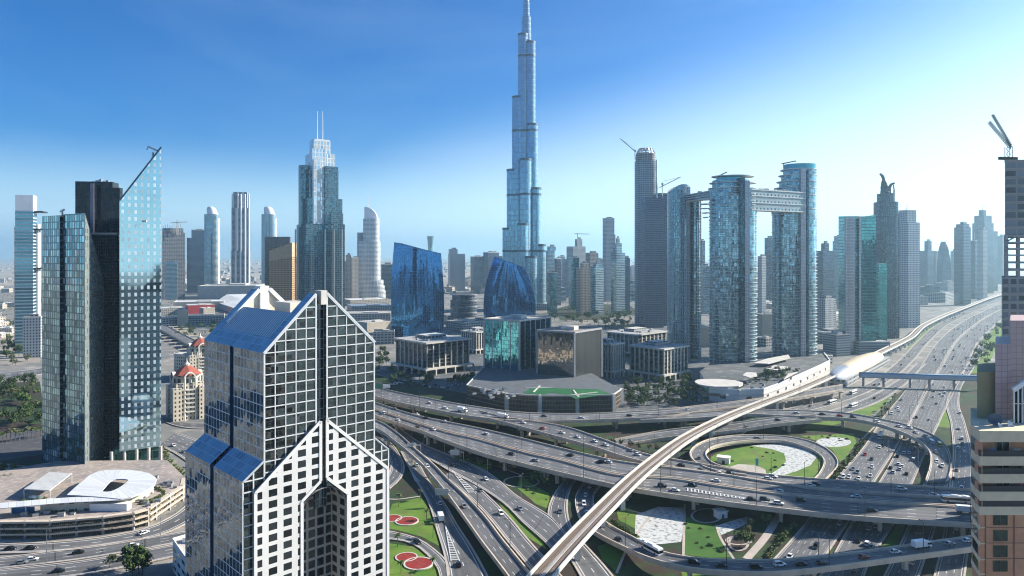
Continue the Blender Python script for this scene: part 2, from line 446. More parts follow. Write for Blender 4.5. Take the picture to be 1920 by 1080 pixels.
def road(key, left, right, z=0.25, width=12, lanes=3, name="road", up=False, label=None, piers=None, kerb=True, parapet=1.0, mat=None, median=False, smooth_px=True):
    n = len(left)
    zz = list(z) if isinstance(z, (list, tuple)) else [z] * n
    _zoff[0] += 0.012
    zz = [a + _zoff[0] for a in zz]
    A = [G(p[0], p[1], q) for p, q in zip(left, zz)]; B = [G(p[0], p[1], q) for p, q in zip(right, zz)]
    A, B = spline_pair(A, B)
    C = [(a + b) / 2 for a, b in zip(A, B)]
    s = [0.0]
    for p, q in zip(C, C[1:]): s.append(s[-1] + (q - p).length)
    ROADS[key] = dict(C=C, A=A, B=B, s=s)
    am = mat or asphalt(f"asphalt {width} {lanes}", width, lanes)
    # make sure faces look up
    def up_face(m, p, uv, k=0):
        nrm = (p[1] - p[0]).cross(p[2] - p[0])
        if nrm.z < 0: p = p[::-1]; uv = uv[::-1]
        m.face(p, uv, k)
    deck = MB()
    for i in range(len(C) - 1):
        up_face(deck, [A[i], B[i], B[i+1], A[i+1]], [(-width/2, s[i]), (width/2, s[i]), (width/2, s[i+1]), (-width/2, s[i+1])])
    if not up:
        if kerb:
            for E, O in ((A, B), (B, A)):
                for i in range(len(E) - 1):
                    d0 = (E[i] - O[i]).normalized() * kerb_w; d1 = (E[i+1] - O[i+1]).normalized() * kerb_w
                    h = Vector((0, 0, 0.14))
                    up_face(deck, [E[i] + h, E[i] + d0 + h, E[i+1] + d1 + h, E[i+1] + h], [(0, 0)]*4, 1)
                    deck.face([E[i], E[i] + h, E[i+1] + h, E[i+1]], None, 1)
                    deck.face([E[i] + d0, E[i] + d0 + h*1.0 - Vector((0,0,0.3)), E[i+1] + d1 - Vector((0,0,0.3)), E[i+1] + d1 + h], None, 1)
        return struct(deck.build(name, [am, MEDIAN]))
    root = thing("flyover", label, "flyover", (C[len(C)//2].x, C[len(C)//2].y, 0))
    TH = Vector((0, 0, 1.5))
    for i in range(len(C) - 1):
        up_face(deck, [B[i] - TH, A[i] - TH, A[i+1] - TH, B[i+1] - TH][::-1], [(0, 0)]*4, 1)
        for E in (A, B):
            deck.face([E[i], E[i+1], E[i+1] - TH, E[i] - TH], None, 1)
    deck.build("deck", [am, CONC], root)
    for E, O in ((A, B), (B, A)):
        pm = MB(); h = Vector((0, 0, parapet)); lo = Vector((0, 0, 0.5))
        for i in range(len(E) - 1):
            o0 = (E[i] - O[i]).normalized(); o1 = (E[i+1] - O[i+1]).normalized()
            a0, a1 = E[i] + o0*0.35, E[i+1] + o1*0.35
            b0, b1 = E[i] - o0*0.25, E[i+1] - o1*0.25
            up_face(pm, [a0 + h, b0 + h, b1 + h, a1 + h], [(0, 0)]*4)
            pm.face([b0, b1, b1 + h, b0 + h]); pm.face([a0 + h, a1 + h, a1 - lo, a0 - lo])
        pm.build("parapet", CONC, root)
    if piers:
        nxt = piers[0]
        for i in range(len(C) - 1):
            if s[i] >= nxt:
                nxt += piers[1]
                if C[i].z < 3.5: continue
                t = (C[i+1] - C[i]).normalized(); sd = Vector((t.y, -t.x, 0)); w = (A[i] - B[i]).length
                top = C[i].z - 1.5
                pm = MB()
                pm.beam(C[i] - sd*w*0.3 + Vector((0, 0, top - C[i].z - 0.6)), C[i] + sd*w*0.3 + Vector((0, 0, top - C[i].z - 0.6)), 1.8, 1.2)
                for q in ((-0.16, 0.16) if w > 9 else (0,)):
                    p = C[i] + sd*w*q
                    pm.prism(rect((p.x, p.y), 1.7, 1.7, math.atan2(t.y, t.x)), -0.2, top - 1.2)
                pm.build("pier", CONC, root)
    return root
kerb_w = 0.9
gm = MB()
gm.face([(-26000, -4000, 0), (26000, -4000, 0), (26000, 45000, 0), (-26000, 45000, 0)])
struct(gm.build("ground", SAND))
sheet("city_ground", [(-1700, -900), (1500, -900), (2600, 2900), (-2300, 2900)], 0.06, CITY)
padpx("planted_ground", [(690, 1200), (690, 700), (860, 735), (1000, 770), (1200, 772), (1330, 770), (1640, 780), (1680, 740), (1830, 640), (1850, 690), (1835, 1200)], 0.10, MULCH)
padpx("plaza", [(700, 700), (860, 630), (1300, 600), (1560, 690), (1330, 765), (1200, 770), (1000, 770), (850, 732)], 0.11, PLAZA)
# ------------------------------------------------------------------ flyovers (left / upper edge first)
road("lower", [(440,684),(600,735),(707,771),(777,794),(841,813),(900,827),(981,850),(1052,866),(1157,893),(1258,900),(1350,914),(1446,927),(1597,941),(1820,955),(1960,966)],
     [(440,689),(600,742),(707,781),(777,804),(841,829),(911,853),(981,871),(1052,888),(1157,912),(1258,929),(1350,942),(1446,954),(1600,970),(1820,984),(1960,993)],
     8.0, 16, 4, up=True, piers=(60, 38), label="wide near carriageway of the big straight flyover, standing on piers")
road("upper", [(440,673),(600,720),(707,757),(777,779),(841,793),(900,805),(981,824),(1052,842),(1157,866),(1258,879),(1350,891),(1446,905),(1555,921),(1820,938),(1960,948)],
     [(440,683),(600,733),(707,768),(777,791),(841,810),(900,824),(981,847),(1052,863),(1157,890),(1258,897),(1350,911),(1446,924),(1597,938),(1820,952),(1960,963)],
     8.0, 16, 4, up=True, piers=(70, 38), label="middle carriageway of the big straight flyover, just behind the widest one")
road("merge", [(900,772),(946,783),(1052,800),(1122,822),(1200,850),(1258,862),(1340,876),(1430,891),(1600,905),(1820,920),(1960,930)],
     [(900,783),(946,793),(1052,822),(1110,838),(1185,862),(1258,877),(1350,890),(1430,904),(1555,919),(1820,937),(1960,947)],
     8.0, 12, 3, up=True, piers=(40, 36), label="ramp leaving the rear flyover and joining the big straight one's far side")
road("rear", [(440,652),(600,690),(707,727),(823,752),(900,765),(981,775),(1100,777),(1246,769),(1308,762),(1412,750),(1500,735),(1580,722)],
     [(440,660),(600,705),(707,745),(823,771),(900,784),(981,790),(1100,789),(1235,783),(1308,773),(1412,759),(1500,745),(1580,731)],
     8.2, 13, 3, up=True, piers=(50, 40), label="rear flyover curving past the green-roofed podium towards the station")
road("curve", [(1200,779),(1308,775),(1400,769),(1450,770),(1533,772),(1596,777),(1637,784),(1700,798),(1742,813),(1769,832),(1781,853),(1783,878),(1776,905)],
     [(1200,789),(1308,785),(1400,778),(1454,780),(1535,783),(1590,786),(1633,793),(1679,807),(1721,826),(1742,847),(1745,867),(1741,886),(1735,905)],
     [8,8,8,8,8,8,8,7.8,7,6,4,2,1], 12, 3, up=True, piers=(30, 40), label="ramp that curves over the highway in a half circle on the right")
road("slip", [(1776,905),(1750,992),(1722,1075),(1700,1130)], [(1735,905),(1703,992),(1663,1075),(1635,1130)], 0.3, 12, 3, name="slip_road")
road("low", [(1150,826),(1250,808),(1371,795),(1450,784),(1530,779)], [(1150,838),(1250,822),(1371,809),(1450,797),(1540,788)],
     [0.4, 2, 5, 7.2, 8.1], 10, 2, up=True, piers=(90, 40), label="short two-lane ramp climbing behind the loop to meet the half-circle ramp")
road("loop", [(1400,892),(1345,884),(1308,870),(1294,853),(1303,838),(1330,825),(1375,818),(1420,817),(1470,819),(1515,827),(1548,841),(1568,860),(1569,876),(1550,897),(1530,918)],
     [(1400,885),(1360,877),(1335,868),(1323,853),(1333,840),(1362,832),(1396,828),(1432,826),(1472,828),(1505,837),(1530,848),(1545,863),(1541,881),(1526,900),(1505,918)],
     [8.1,8,7.5,6.5,5.5,4.5,3.5,2.5,1.9,1.4,1,.8,.6,.5,.5], 9, 2, up=True, label="round loop ramp circling the lawn with white gravel swirls", parapet=0.8)
road("bottom", [(1105,880),(1094,908),(1080,932),(1082,960),(1095,983),(1121,1002),(1160,1022),(1216,1047),(1287,1066),(1362,1073),(1450,1075),(1555,1065),(1680,1048),(1820,1029),(1960,1008)],
     [(1140,880),(1127,909),(1115,925),(1113,946),(1122,967),(1145,987),(1185,1008),(1237,1035),(1300,1048),(1362,1052),(1450,1052),(1534,1045),(1638,1033),(1820,1007),(1960,986)],
     [.4,.4,.5,.6,1.2,2.5,4,6,7,7,7,7,7,7,7], 10, 2, up=True, piers=(150, 45), label="narrow S-curved flyover across the bottom of the interchange, carrying a white bus", parapet=0.8)
road("ramp", [(640,768),(707,790),(745,813),(775,840),(812,872),(841,902),(869,928),(908,970),(939,1011),(965,1043),(995,1080),(1030,1125)],
     [(640,780),(707,805),(740,828),(765,848),(792,872),(815,898),(838,926),(872,972),(900,1012),(925,1045),(953,1082),(985,1130)],
     [7.5,7,6.5,6,5.5,5,4.5,4,3.5,3,3,3], 11, 3, up=True, piers=(45, 36), label="broad ramp diving steeply from the left towards the bottom centre")
road("wedge", [(845,884),(883,903),(918,934),(953,970),(988,1012),(1020,1047),(1060,1090)], [(830,892),(858,912),(897,947),(925,978),(953,1013),(978,1043),(1012,1085)], 0.35, 9, 2, name="slip_road")
road("diag", [(745,800),(788,830),(841,853),(897,877),(929,897),(967,929),(1006,953),(1034,971),(1060,1000)],
     [(735,813),(775,842),(820,868),(855,888),(897,910),(946,943),(981,978),(1017,1010),(1045,1038)], 0.6, 13, 3, name="slip_road")
road("twin", [(1085,870),(1062,897),(1040,929),(1030,960),(1038,990),(1058,1025),(1080,1060),(1100,1095)], [(1112,872),(1078,900),(1063,932),(1063,967),(1075,998),(1103,1030),(1130,1060),(1158,1095)], 0.3, 9, 2, name="slip_road")
road("left", [(753,846),(776,890),(806,943),(821,992),(837,1045),(845,1100)], [(776,848),(795,890),(831,943),(853,981),(885,1031),(922,1100)], 0.3, 10, 2, name="slip_road")
road("bend", [(700,800),(735,834),(749,855),(756,876),(749,897),(730,915)], [(700,818),(722,841),(733,862),(734,879),(728,892),(712,905)], 0.5, 8, 2, name="slip_road")
road("garden", [(725,996),(742,999),(781,1010),(813,1031),(837,1055),(842,1080)], [(725,1010),(742,1011),(774,1018),(802,1038),(823,1066),(828,1095)], 0.28, 6, 1, name="road")
# ------------------------------------------------------------------ the highway
road("hwl", [(1330,1170),(1390,1110),(1451,1052),(1524,967),(1569,899),(1623,836),(1658,782),(1696,734),(1724,692),(1759,641),(1795,610),(1835,588),(1880,568),(1925,553),(2010,531)],
     [(1440,1170),(1490,1110),(1530,1062),(1592,972),(1636,905),(1679,838),(1707,787),(1740,722),(1762,688),(1790,641),(1822,612),(1855,590),(1890,574),(1930,557),(2014,533)], 0.2, 26, 6, name="highway")
road("hwr", [(1460,1170),(1512,1110),(1552,1062),(1605,972),(1650,905),(1686,838),(1711,787),(1746,718),(1767,686),(1794,641),(1826,612),(1858,590),(1893,574),(1932,557),(2016,534)],
     [(1560,1170),(1605,1110),(1630,1050),(1672,982),(1709,905),(1745,825),(1758,795),(1790,730),(1812,686),(1831,645),(1852,622),(1877,600),(1905,582),(1940,562),(2022,537)], 0.2, 26, 6, name="highway")
road("service", [(1745,1120),(1770,1010),(1783,905),(1789,850),(1784,795),(1776,757),(1788,725),(1818,680),(1838,645)], [(1800,1120),(1815,1010),(1822,905),(1821,850),(1808,792),(1797,757),(1804,722),(1830,683),(1850,648)], 0.22, 11, 3, name="service_road")
road("frontage", [(1440,775),(1500,760),(1580,738),(1640,712),(1690,672),(1720,640),(1760,607),(1830,574),(1880,556),(1960,538)], [(1450,786),(1510,772),(1600,746),(1670,712),(1712,676),(1742,641),(1782,606),(1838,580),(1886,562),(1963,541)], 0.22, 13, 3, name="service_road")
road("feeder", [(1540,776),(1620,749),(1672,720),(1697,703),(1720,680)], [(1565,782),(1645,754),(1690,726),(1714,703),(1735,682)], 0.22, 9, 2, name="service_road")
# ------------------------------------------------------------------ roads on the left
road("street", [(-80,1058),(0,1047),(154,1027),(325,1001),(430,982)], [(-80,1078),(0,1065),(154,1047),(325,1018),(430,998)], 0.2, 12, 3, name="street")
road("street2", [(-80,1082),(0,1069),(154,1052),(325,1022),(430,1003)], [(-80,1105),(0,1090),(160,1076),(340,1040),(430,1022)], 0.2, 12, 3, name="street")
road("bypass", [(-60,1041),(0,1037),(100,1033),(200,1022),(290,1005),(345,982),(380,955),(400,925)], [(-60,1025),(0,1021),(100,1017),(190,1008),(270,992),(315,973),(348,950),(368,922)], 0.24, 7, 2, name="street")
road("avenue", [(300,835),(330,850),(370,878),(400,905),(430,930)], [(330,812),(370,826),(410,850),(440,872),(470,895)], 0.2, 18, 5, name="avenue")
road("avenue2", [(250,760),(330,798),(420,800),(520,780)], [(250,748),(330,788),(420,790),(520,770)], 0.24, 12, 3, name="avenue")
road("back", [(290,600),(345,628),(400,655),(460,680)], [(290,612),(345,642),(400,670),(460,698)], 6.0, 14, 4, up=True, label="distant flyover behind the red-roofed towers", piers=(20, 40))
road("farleft", [(-40,700),(75,690),(180,660)], [(-40,712),(75,702),(180,668)], 0.2, 14, 4, name="street")
# ------------------------------------------------------------------ lawns, beds, gravel
def lawn(pix, z=0.14, mat=LAWN, name="lawn"): return padpx(name, pix, z, mat)
lawn([(735,945),(790,932),(806,960),(818,1000),(824,1024),(790,1006),(742,993),(720,990)])
lawn([(725,1018),(775,1025),(806,1045),(824,1075),(830,1110),(725,1110)])
E = ROADS["loop"]
P = [p for p in E["B"]]
sheet("lawn", [(p.x, p.y) for p in P[8:]], 0.15, LAWN)
lawn([(1408,836),(1450,831),(1490,834),(1518,845),(1532,856),(1520,872),(1492,884),(1462,893),(1438,893),(1462,878),(1474,864),(1470,850),(1448,842)], 0.19, GRAVEL, "gravel_swirl")
lawn([(1345,893),(1352,880),(1385,870),(1415,872),(1435,880),(1438,895)], 0.20, PAVE, "paved_circle")
lawn([(1500,817),(1560,815),(1600,812),(1606,830),(1585,860),(1575,865),(1560,843),(1530,826)], 0.16)
b_ = [G(1563 + 33*math.cos(t*math.pi/12), 829 + 9*math.sin(t*math.pi/12), 0.2) for t in range(24)]
sheet("gravel_circle", [(p.x, p.y) for p in b_][::-1], 0.2, GRAVEL)
lawn([(1192,965),(1235,950),(1283,952),(1280,1000),(1277,1016),(1240,1020),(1215,1020),(1190,1008)], 0.2, GRAVEL, "gravel_bed")
lawn([(1345,985),(1400,968),(1412,972),(1395,985),(1360,1000),(1352,1003)], 0.2, GRAVEL, "gravel_bed")
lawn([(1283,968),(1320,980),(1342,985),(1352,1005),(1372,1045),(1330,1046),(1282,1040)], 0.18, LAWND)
lawn([(1156,958),(1170,950),(1222,968),(1200,985),(1192,992),(1160,975)], 0.18)
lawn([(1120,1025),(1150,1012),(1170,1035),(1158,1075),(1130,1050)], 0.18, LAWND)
lawn([(1277,1068),(1360,1078),(1360,1120),(1285,1120)], 0.18)
lawn([(975,888),(1000,910),(1030,925),(1030,955),(1005,945),(970,915)], 0.18)
lawn([(840,862),(870,860),(925,875),(905,885),(862,880)], 0.7)
lawn([(905,902),(960,950),(1010,1000),(1025,1030),(985,1005),(940,950)], 0.18)
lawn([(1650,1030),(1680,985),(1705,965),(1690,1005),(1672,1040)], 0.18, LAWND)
lawn([(1500,805),(1530,790),(1590,790),(1540,803)], 0.2)
lawn([(1575,777),(1640,752),(1672,735),(1660,760),(1630,780),(1600,779)], 0.18)
lawn([(1757,800),(1772,765),(1780,790),(1782,803)], 0.18)
lawn([(1700,655),(1735,620),(1762,598),(1765,606),(1728,642),(1712,655)], 0.18)
lawn([(1812,700),(1840,640),(1880,600),(1900,600),(1870,650),(1845,700)], 0.18)
lawn([(1040,580),(1080,568),(1180,572),(1200,588),(1120,600),(1050,600)], 0.18, MULCH)
lawn([(345,905),(372,900),(392,925),(352,932)], 0.3)
for q in ([(330,960),(345,950),(358,955),(345,963)], [(295,985),(315,978),(325,983),(300,990)], [(355,945),(372,938),(378,942),(362,949)]): lawn(q, 0.5)
padpx("forecourt", [(-120,1030),(150,1005),(330,950),(345,905),(310,870),(100,880),(-60,860),(-200,960)], 0.13, PAVE)
padpx("garden_ground", [(-150,725),(75,715),(90,830),(90,900),(-150,930)], 0.12, MULCH)
padpx("sandy_lot", [(-100,830),(95,800),(95,850),(-100,880)], 0.14, TARMAC)
padpx("building_site", [(-200,600),(75,600),(75,680),(-200,690)], 0.12, SAND)
BEDS = []
def bed(px, py, rpx):
    d = D(py); r = rpx * d / F; c = G(px, py)
    t = thing("flower_bed", None, "flower bed", (c.x, c.y, 0))
    zz = 0.42 + 0.02 * len(BEDS); BEDS.append(1)
    MB().prism(ell(c, r*0.93, r*0.93, 36), 0.0, zz).build("planting", [REDBED, REDBED], t)
    k = MB(); o, i = ell(c, r*1.05, r*1.05, 36), ell(c, r*0.93, r*0.93, 36)
    for a in range(36):
        b2 = (a + 1) % 36
        k.face([(*o[a], zz + .04), (*o[b2], zz + .04), (*i[b2], zz + .04), (*i[a], zz + .04)])
        k.face([(*o[b2], zz + .04), (*o[a], zz + .04), (*o[a], 0), (*o[b2], 0)])
    k.build("kerb_ring", PALE, t)
    return t
for px, py, r, lab in ((763,978,21,"larger red flower bed on the upper lawn beside the gabled tower"),
                       (736,973,17,"smaller red flower bed on the upper lawn, half hidden by the gabled tower"),
                       (762,1046,20,"smaller of two touching red flower beds at the bottom of the lawn"),
                       (785,1058,27,"largest red flower bed with a pale kerb, on the bottom lawn")):
    tag(bed(px, py, r), lab)

# pale paths and rings drawn through the planting
def path(pix, w=1.1, z=0.24):
    C = spline([G(a, b, z) for a, b in pix], 2.0); m = MB()
    for i in range(len(C) - 1):
        t0 = (C[min(i+1, len(C)-1)] - C[max(i-1, 0)]).normalized(); t1 = (C[min(i+2, len(C)-1)] - C[i]).normalized()
        a, b = Vector((t0.y, -t0.x, 0))*w/2, Vector((t1.y, -t1.x, 0))*w/2
        m.face([C[i] - a, C[i] + a, C[i+1] + b, C[i+1] - b][::-1] if (a.cross(C[i+1]-C[i])).z < 0 else [C[i] - a, C[i] + a, C[i+1] + b, C[i+1] - b])
    struct(m.build("garden_path", MEDIAN))
def ringp(px, py, rx, ry): path([(px + rx*math.cos(k*math.pi/8), py + ry*math.sin(k*math.pi/8)) for k in range(17)])
ringp(1325, 967, 28, 13); ringp(1386, 1013, 24, 8); ringp(978, 903, 33, 10); ringp(1385, 1018, 18, 14)
path([(1284, 945), (1283, 980), (1281, 1046)]); path([(1343, 984), (1352, 1010), (1376, 1048)]); path([(1150, 948), (1185, 958), (1222, 966)])
path([(1190, 1010), (1205, 985), (1236, 950)]); path([(1156, 1075), (1168, 1045), (1175, 1030)]); path([(945, 870), (990, 880), (1030, 872)]); path([(1640, 800), (1618, 822), (1604, 845)])
path([(880, 868), (930, 874), (975, 890)]); path([(1475, 940), (1440, 1000), (1400, 1048)], 3.5); path([(700, 930), (740, 936), (790, 930)])
# ------------------------------------------------------------------ facade styles
GT = facade("teal_curtain_wall", (0.10, 0.14, 0.15), (0.16, 0.34, 0.38), 1.6, 3.6, 0.9, 0.72, gm=0.9, gr=0.06, vary=0.35)
GB = facade("blue_curtain_wall", (0.10, 0.22, 0.36), (0.035, 0.16, 0.38), 3.0, 4.2, 0.86, 0.93, gm=0.95, gr=0.05, vary=0.18, tilt=0.006)
GBAND = facade("banded_glass", (0.42, 0.45, 0.46), (0.12, 0.24, 0.30), 3.0, 3.6, 0.94, 0.66, gm=0.85, gr=0.08)
GDARK = facade("dark_banded_glass", (0.12, 0.14, 0.17), (0.05, 0.09, 0.14), 3.0, 3.6, 0.9, 0.7, gm=0.8, gr=0.1)
GGREY = facade("grey_punched_wall", (0.40, 0.41, 0.42), (0.06, 0.09, 0.11), 3.2, 3.5, 0.5, 0.55, gm=0.6, gr=0.1)
GBEIGE = facade("beige_punched_wall", (0.46, 0.39, 0.31), (0.07, 0.09, 0.10), 3.4, 3.4, 0.45, 0.5, gm=0.5, gr=0.12)
GWHITE = facade("white_balcony_wall", (0.66, 0.66, 0.64), (0.16, 0.22, 0.25), 4.0, 3.5, 0.78, 0.5, gm=0.6, gr=0.12)
GRAW = facade("raw_concrete_frame", (0.30, 0.29, 0.28), (0.05, 0.05, 0.055), 4.5, 3.8, 0.8, 0.62, gm=0.1, gr=0.6, vary=0.8)
GGOLD = facade("golden_brown_wall", (0.50, 0.30, 0.14), (0.09, 0.06, 0.04), 3.0, 4.2, 0.62, 0.55, gm=0.4, gr=0.2)
GBROWN = facade("dark_brown_wall", (0.12, 0.10, 0.09), (0.06, 0.07, 0.08), 3.0, 4.2, 0.8, 0.6, gm=0.7, gr=0.15)
GOFF = facade("white_fin_office_wall", (0.60, 0.57, 0.52), (0.03, 0.045, 0.06), 5.0, 60.0, 0.62, 1.0, gm=0.6, gr=0.1)
GOFFH = facade("dark_office_glazing", (0.09, 0.085, 0.08), (0.035, 0.05, 0.065), 1.5, 3.8, 0.94, 0.7, gm=0.75, gr=0.07)
GLOW = facade("low_rise_wall", (0.48, 0.42, 0.34), (0.08, 0.09, 0.10), 4.0, 3.6, 0.5, 0.42, gm=0.4, gr=0.2)
GLOWG = facade("grey_low_rise_wall", (0.34, 0.34, 0.34), (0.06, 0.08, 0.10), 5.0, 3.8, 0.7, 0.5, gm=0.6, gr=0.15)

def fit(pxl, pxr, d, rot, ratio):
    """centre, width and depth of a box turned by rot whose sides show between pxl and pxr"""
    cx = X((pxl + pxr) / 2, d); tot = (pxr - pxl) * d / F
    rel = rot - math.atan2(cx, d) * -1.0
    rel = rot + math.atan2(cx, d)
    w = tot / (abs(math.cos(rel)) + ratio * abs(math.sin(rel)))
    dd = d + w * ratio * 0.3
    return (X((pxl + pxr) / 2, dd), dd), w, w * ratio
def blk(root, name, pxl, pxr, ytop, d, mats, rot=0.0, ratio=0.8, z0=0.0, zt=None):
    c, w, dp = fit(pxl, pxr, d, rot, ratio)
    zt = Z(ytop, d) if zt is None else zt
    b = MB().prism(rect(c, w, dp, rot), z0, zt, 0, 1)
    return b.build(name, mats, root), c, w, dp, zt
def building(label, pxl, pxr, d, name="tower", cat="tower", group=None):
    return thing(name, label, cat, (X((pxl + pxr) / 2, d), d, 0), group)

# ------------------------------------------------------------------ the gabled tower in front
def gabled_tower():
    dl = 215.0
    C0 = Vector((X(494, dl), dl, 0)); U = Vector((0.72, 0.694, 0)).normalized(); W = Vector((U.y, -U.x, 0))
    root = thing("gabled_tower", "dark glass tower with gabled top, white lattice front and a tall arch, nearest of all", "tower", (C0.x + 5, C0.y + 25, 0))
    def P(u, z, off=0.0): q = C0 + U * u + W * off; return (q.x, q.y, z)
    def FP(px, py, off=0.0):
        kx, kz = (px - 960) / F, -(py - YH) / F
        o = C0 + W * off
        t = (o.x * W.x + o.y * W.y) / (kx * W.x + W.y)
        q = Vector((kx * t, t, 0)) - C0
        return q.dot(U), H + kz * t
    glass = facade("tower_glass", (0.03, 0.04, 0.045), (0.12, 0.16, 0.17), 2.35, 1.65, 0.955, 0.94, gm=0.96, gr=0.03, vary=0.35, tilt=0.018)
    side = facade("tower_side_glass", (0.58, 0.61, 0.62), (0.24, 0.28, 0.30), 2.4, 3.3, 0.88, 0.90, gm=0.95, gr=0.04, vary=0.35, tilt=0.018)
    white = facade("white_lattice_wall", (0.62, 0.61, 0.585), (0.045, 0.055, 0.06), 4.75, 3.4, 0.58, 0.64, gm=0.75, gr=0.06, wr=0.5, vary=0.5)
    blue = facade("blue_roof_glass", (0.45, 0.58, 0.66), (0.20, 0.36, 0.47), 2.35, 2.6, 0.92, 0.92, gm=0.12, gr=0.3, vary=0.25)
    louv = facade("grey_roof_louvre", (0.22, 0.30, 0.35), (0.50, 0.58, 0.62), 1.5, 500, 0.6, 1.0, gm=0.0, gr=0.5, vary=0.05, tilt=0)
    slot = facade("slot_glass", (0.25, 0.28, 0.30), (0.08, 0.11, 0.13), 1.5, 3.3, 0.9, 0.92, gm=0.9, gr=0.05)
    dblue = plain("blue_metal_edge", (0.03, 0.09, 0.19), 0.35, 0.5)
    uR, zR = FP(702, 642)
    uA, zA = FP(590, 548.5); uB, zB = FP(611, 553)
    zE = FP(494.5, 662.6)[1]; zR = zE
    zA = zB = (zA + zB) / 2
    uM = uR / 2; uA, uB = uM - 1.6, uM + 1.6
    uA = min(uA, FP(592, 548)[0]); uB = max(uB, FP(610, 548)[0])
    L = 47.0
    # the arch: left and right edge, springing, crown
    ul, ur = FP(568, 1000, 1.2)[0], FP(650, 1000, 1.2)[0]
    um = (ul + ur) / 2; rad = (ur - ul) / 2
    zcrown = FP(611, 915, 1.2)[1]; zs = zcrown - rad * 0.85
    eL, eR = 6.4, 5.6
    zl0, zl1 = 57.5, 62.4
    def top(u):
        if u < uA: return zE + (zA - zE) * (u / uA)
        if u > uB: return zR + (zB - zR) * ((uR - u) / (uR - uB))
        return zA
    # front glazing, cut round the slot and the arch
    fr = MB()
    def fq(u0, z0a, u1, z0b, z1b, z1a, off=0.0, m=0):
        fr.face([P(u0, z0a, off), P(u1, z0b, off), P(u1, z1b, off), P(u0, z1a, off)], [(u0, z0a), (u1, z0b), (u1, z1b), (u0, z1a)], m)
    fq(0, 0, ul, 0, top(ul), top(0)); 
    for i in range(12):
        a0 = math.pi - math.pi * i / 12; a1 = math.pi - math.pi * (i + 1) / 12
        x0, x1 = um + rad * math.cos(a0), um + rad * math.cos(a1)
        y0, y1 = zs + rad * 0.85 * math.sin(a0), zs + rad * 0.85 * math.sin(a1)
        # split the stretch over the arch at the slot edges
        cuts = sorted({x0, x1} | {c for c in (uA, uB) if x0 < c < x1})
        for c0, c1 in zip(cuts, cuts[1:]):
            if c0 >= uA - 1e-6 and c1 <= uB + 1e-6: continue
            f0, f1 = (c0 - x0) / (x1 - x0), (c1 - x0) / (x1 - x0)
            fq(c0, y0 + (y1 - y0) * f0, c1, y0 + (y1 - y0) * f1, top(c1), top(c0))
    fq(ur, 0, uR, 0, top(uR), top(ur))
    # shoulders: left and right lower blocks share the front plane
    fr.face([P(-eL, 0), P(0, 0), P(0, zl1), P(-eL, zl0)], [(-eL, 0), (0, 0), (0, zl1), (-eL, zl0)])
    fr.face([P(uR, 0), P(uR + eR, 0), P(uR + eR, zl0), P(uR, zl1)], [(uR, 0), (uR + eR, 0), (uR + eR, zl0), (uR, zl1)])
    fr.build("front_glazing", glass, root)
    # central slot, set back
    s = MB(); sb = -1.6
    s.face([P(uA, zs, sb), P(uB, zs, sb), P(uB, zA - 1.5, sb), P(uA, zA - 1.5, sb)], [(uA, zs), (uB, zs), (uB, zA), (uA, zA)])
    for u in (uA, uB):
        s.face([P(u, zs, sb), P(u, zs, 0), P(u, zA, 0), P(u, zA, sb)], [(0, zs), (1.6, zs), (1.6, zA), (0, zA)])
    s.build("centre_slot", slot, root)
    cb = MB(); m_ = (uA + uB) / 2
    cq = [P(m_ - 0.2, 0, 0.4), P(uB, 0, 0.4), P(uB, 0, -4), P(m_ - 0.2, 0, -4)]
    cb.prism([(p[0], p[1]) for p in cq], zA - 3.5, zA + 1.0)
    cb.build("ridge_block", PALE, root)
    # white grid over the glazing
    g = MB()
    def bar(a, b, w=0.42, h=0.3, off=0.12):
        g.beam(P(a[0], a[1], off), P(b[0], b[1], off), h, w, up=(W.x, W.y, 0)) if False else g.beam(P(a[0], a[1], off), P(b[0], b[1], off), w, h, up=(W.x, W.y, 0))
    fl = 3.3
    def half(u0, u1, n):
        for i in range(n + 1):
            u = u0 + (u1 - u0) * i / n
            t = top(u); lo = 40 if not ul - .5 < u < ur + .5 else zcrown + 1.5
            bar((u, lo), (u, t), 0.5 if i in (0, n) else 0.3)
        z = zE
        zs_ = [zE - fl * k for k in range(1, 17)] + [zE + fl * k for k in range(0, 12)]
        for z in zs_:
            a, b = u0, u1
            if z > zE:
                f = (z - zE) / (zA - zE)
                if f >= 0.97: continue
                if u0 < uM: a = uA * f
                else: b = uR - (uR - uB) * f
            
            if z > zcrown + 1: bar((a, z), (b, z), 0.3)
            elif u0 < uM: bar((a, z), (min(b, ul), z), 0.3)
            else: bar((max(a, ur), z), (b, z), 0.3)
    half(0.2, uA, 5); half(uB, uR - 0.2, 5)
    bar((0, zE), (uA, zA), 0.9, 0.5, 0.2); bar((uB, zA), (uR, zR), 0.9, 0.5, 0.2)
    for u0, u1, za, zb in ((-eL, 0, zl0, zl1), (uR + eR, uR, zl0, zl1)):
        bar((u0, za), (u1, zb), 0.6)
        for k in range(0, 18):
            z = zl0 - fl * k
            if z > 1: bar((u0, z), (u1, z), 0.34)
        for f in (0.0, 0.5):
            bar((u0 + (u1-u0)*f, 0), (u0 + (u1-u0)*f, za + (zb-za)*f), 0.42)
    g.build("glazing_grid", plain("white_aluminium", (0.56, 0.57, 0.57), 0.4, 0.0, 0.06), root)
    # white lattice halves standing proud of the glass
    F1, F0 = 1.4, 0.05
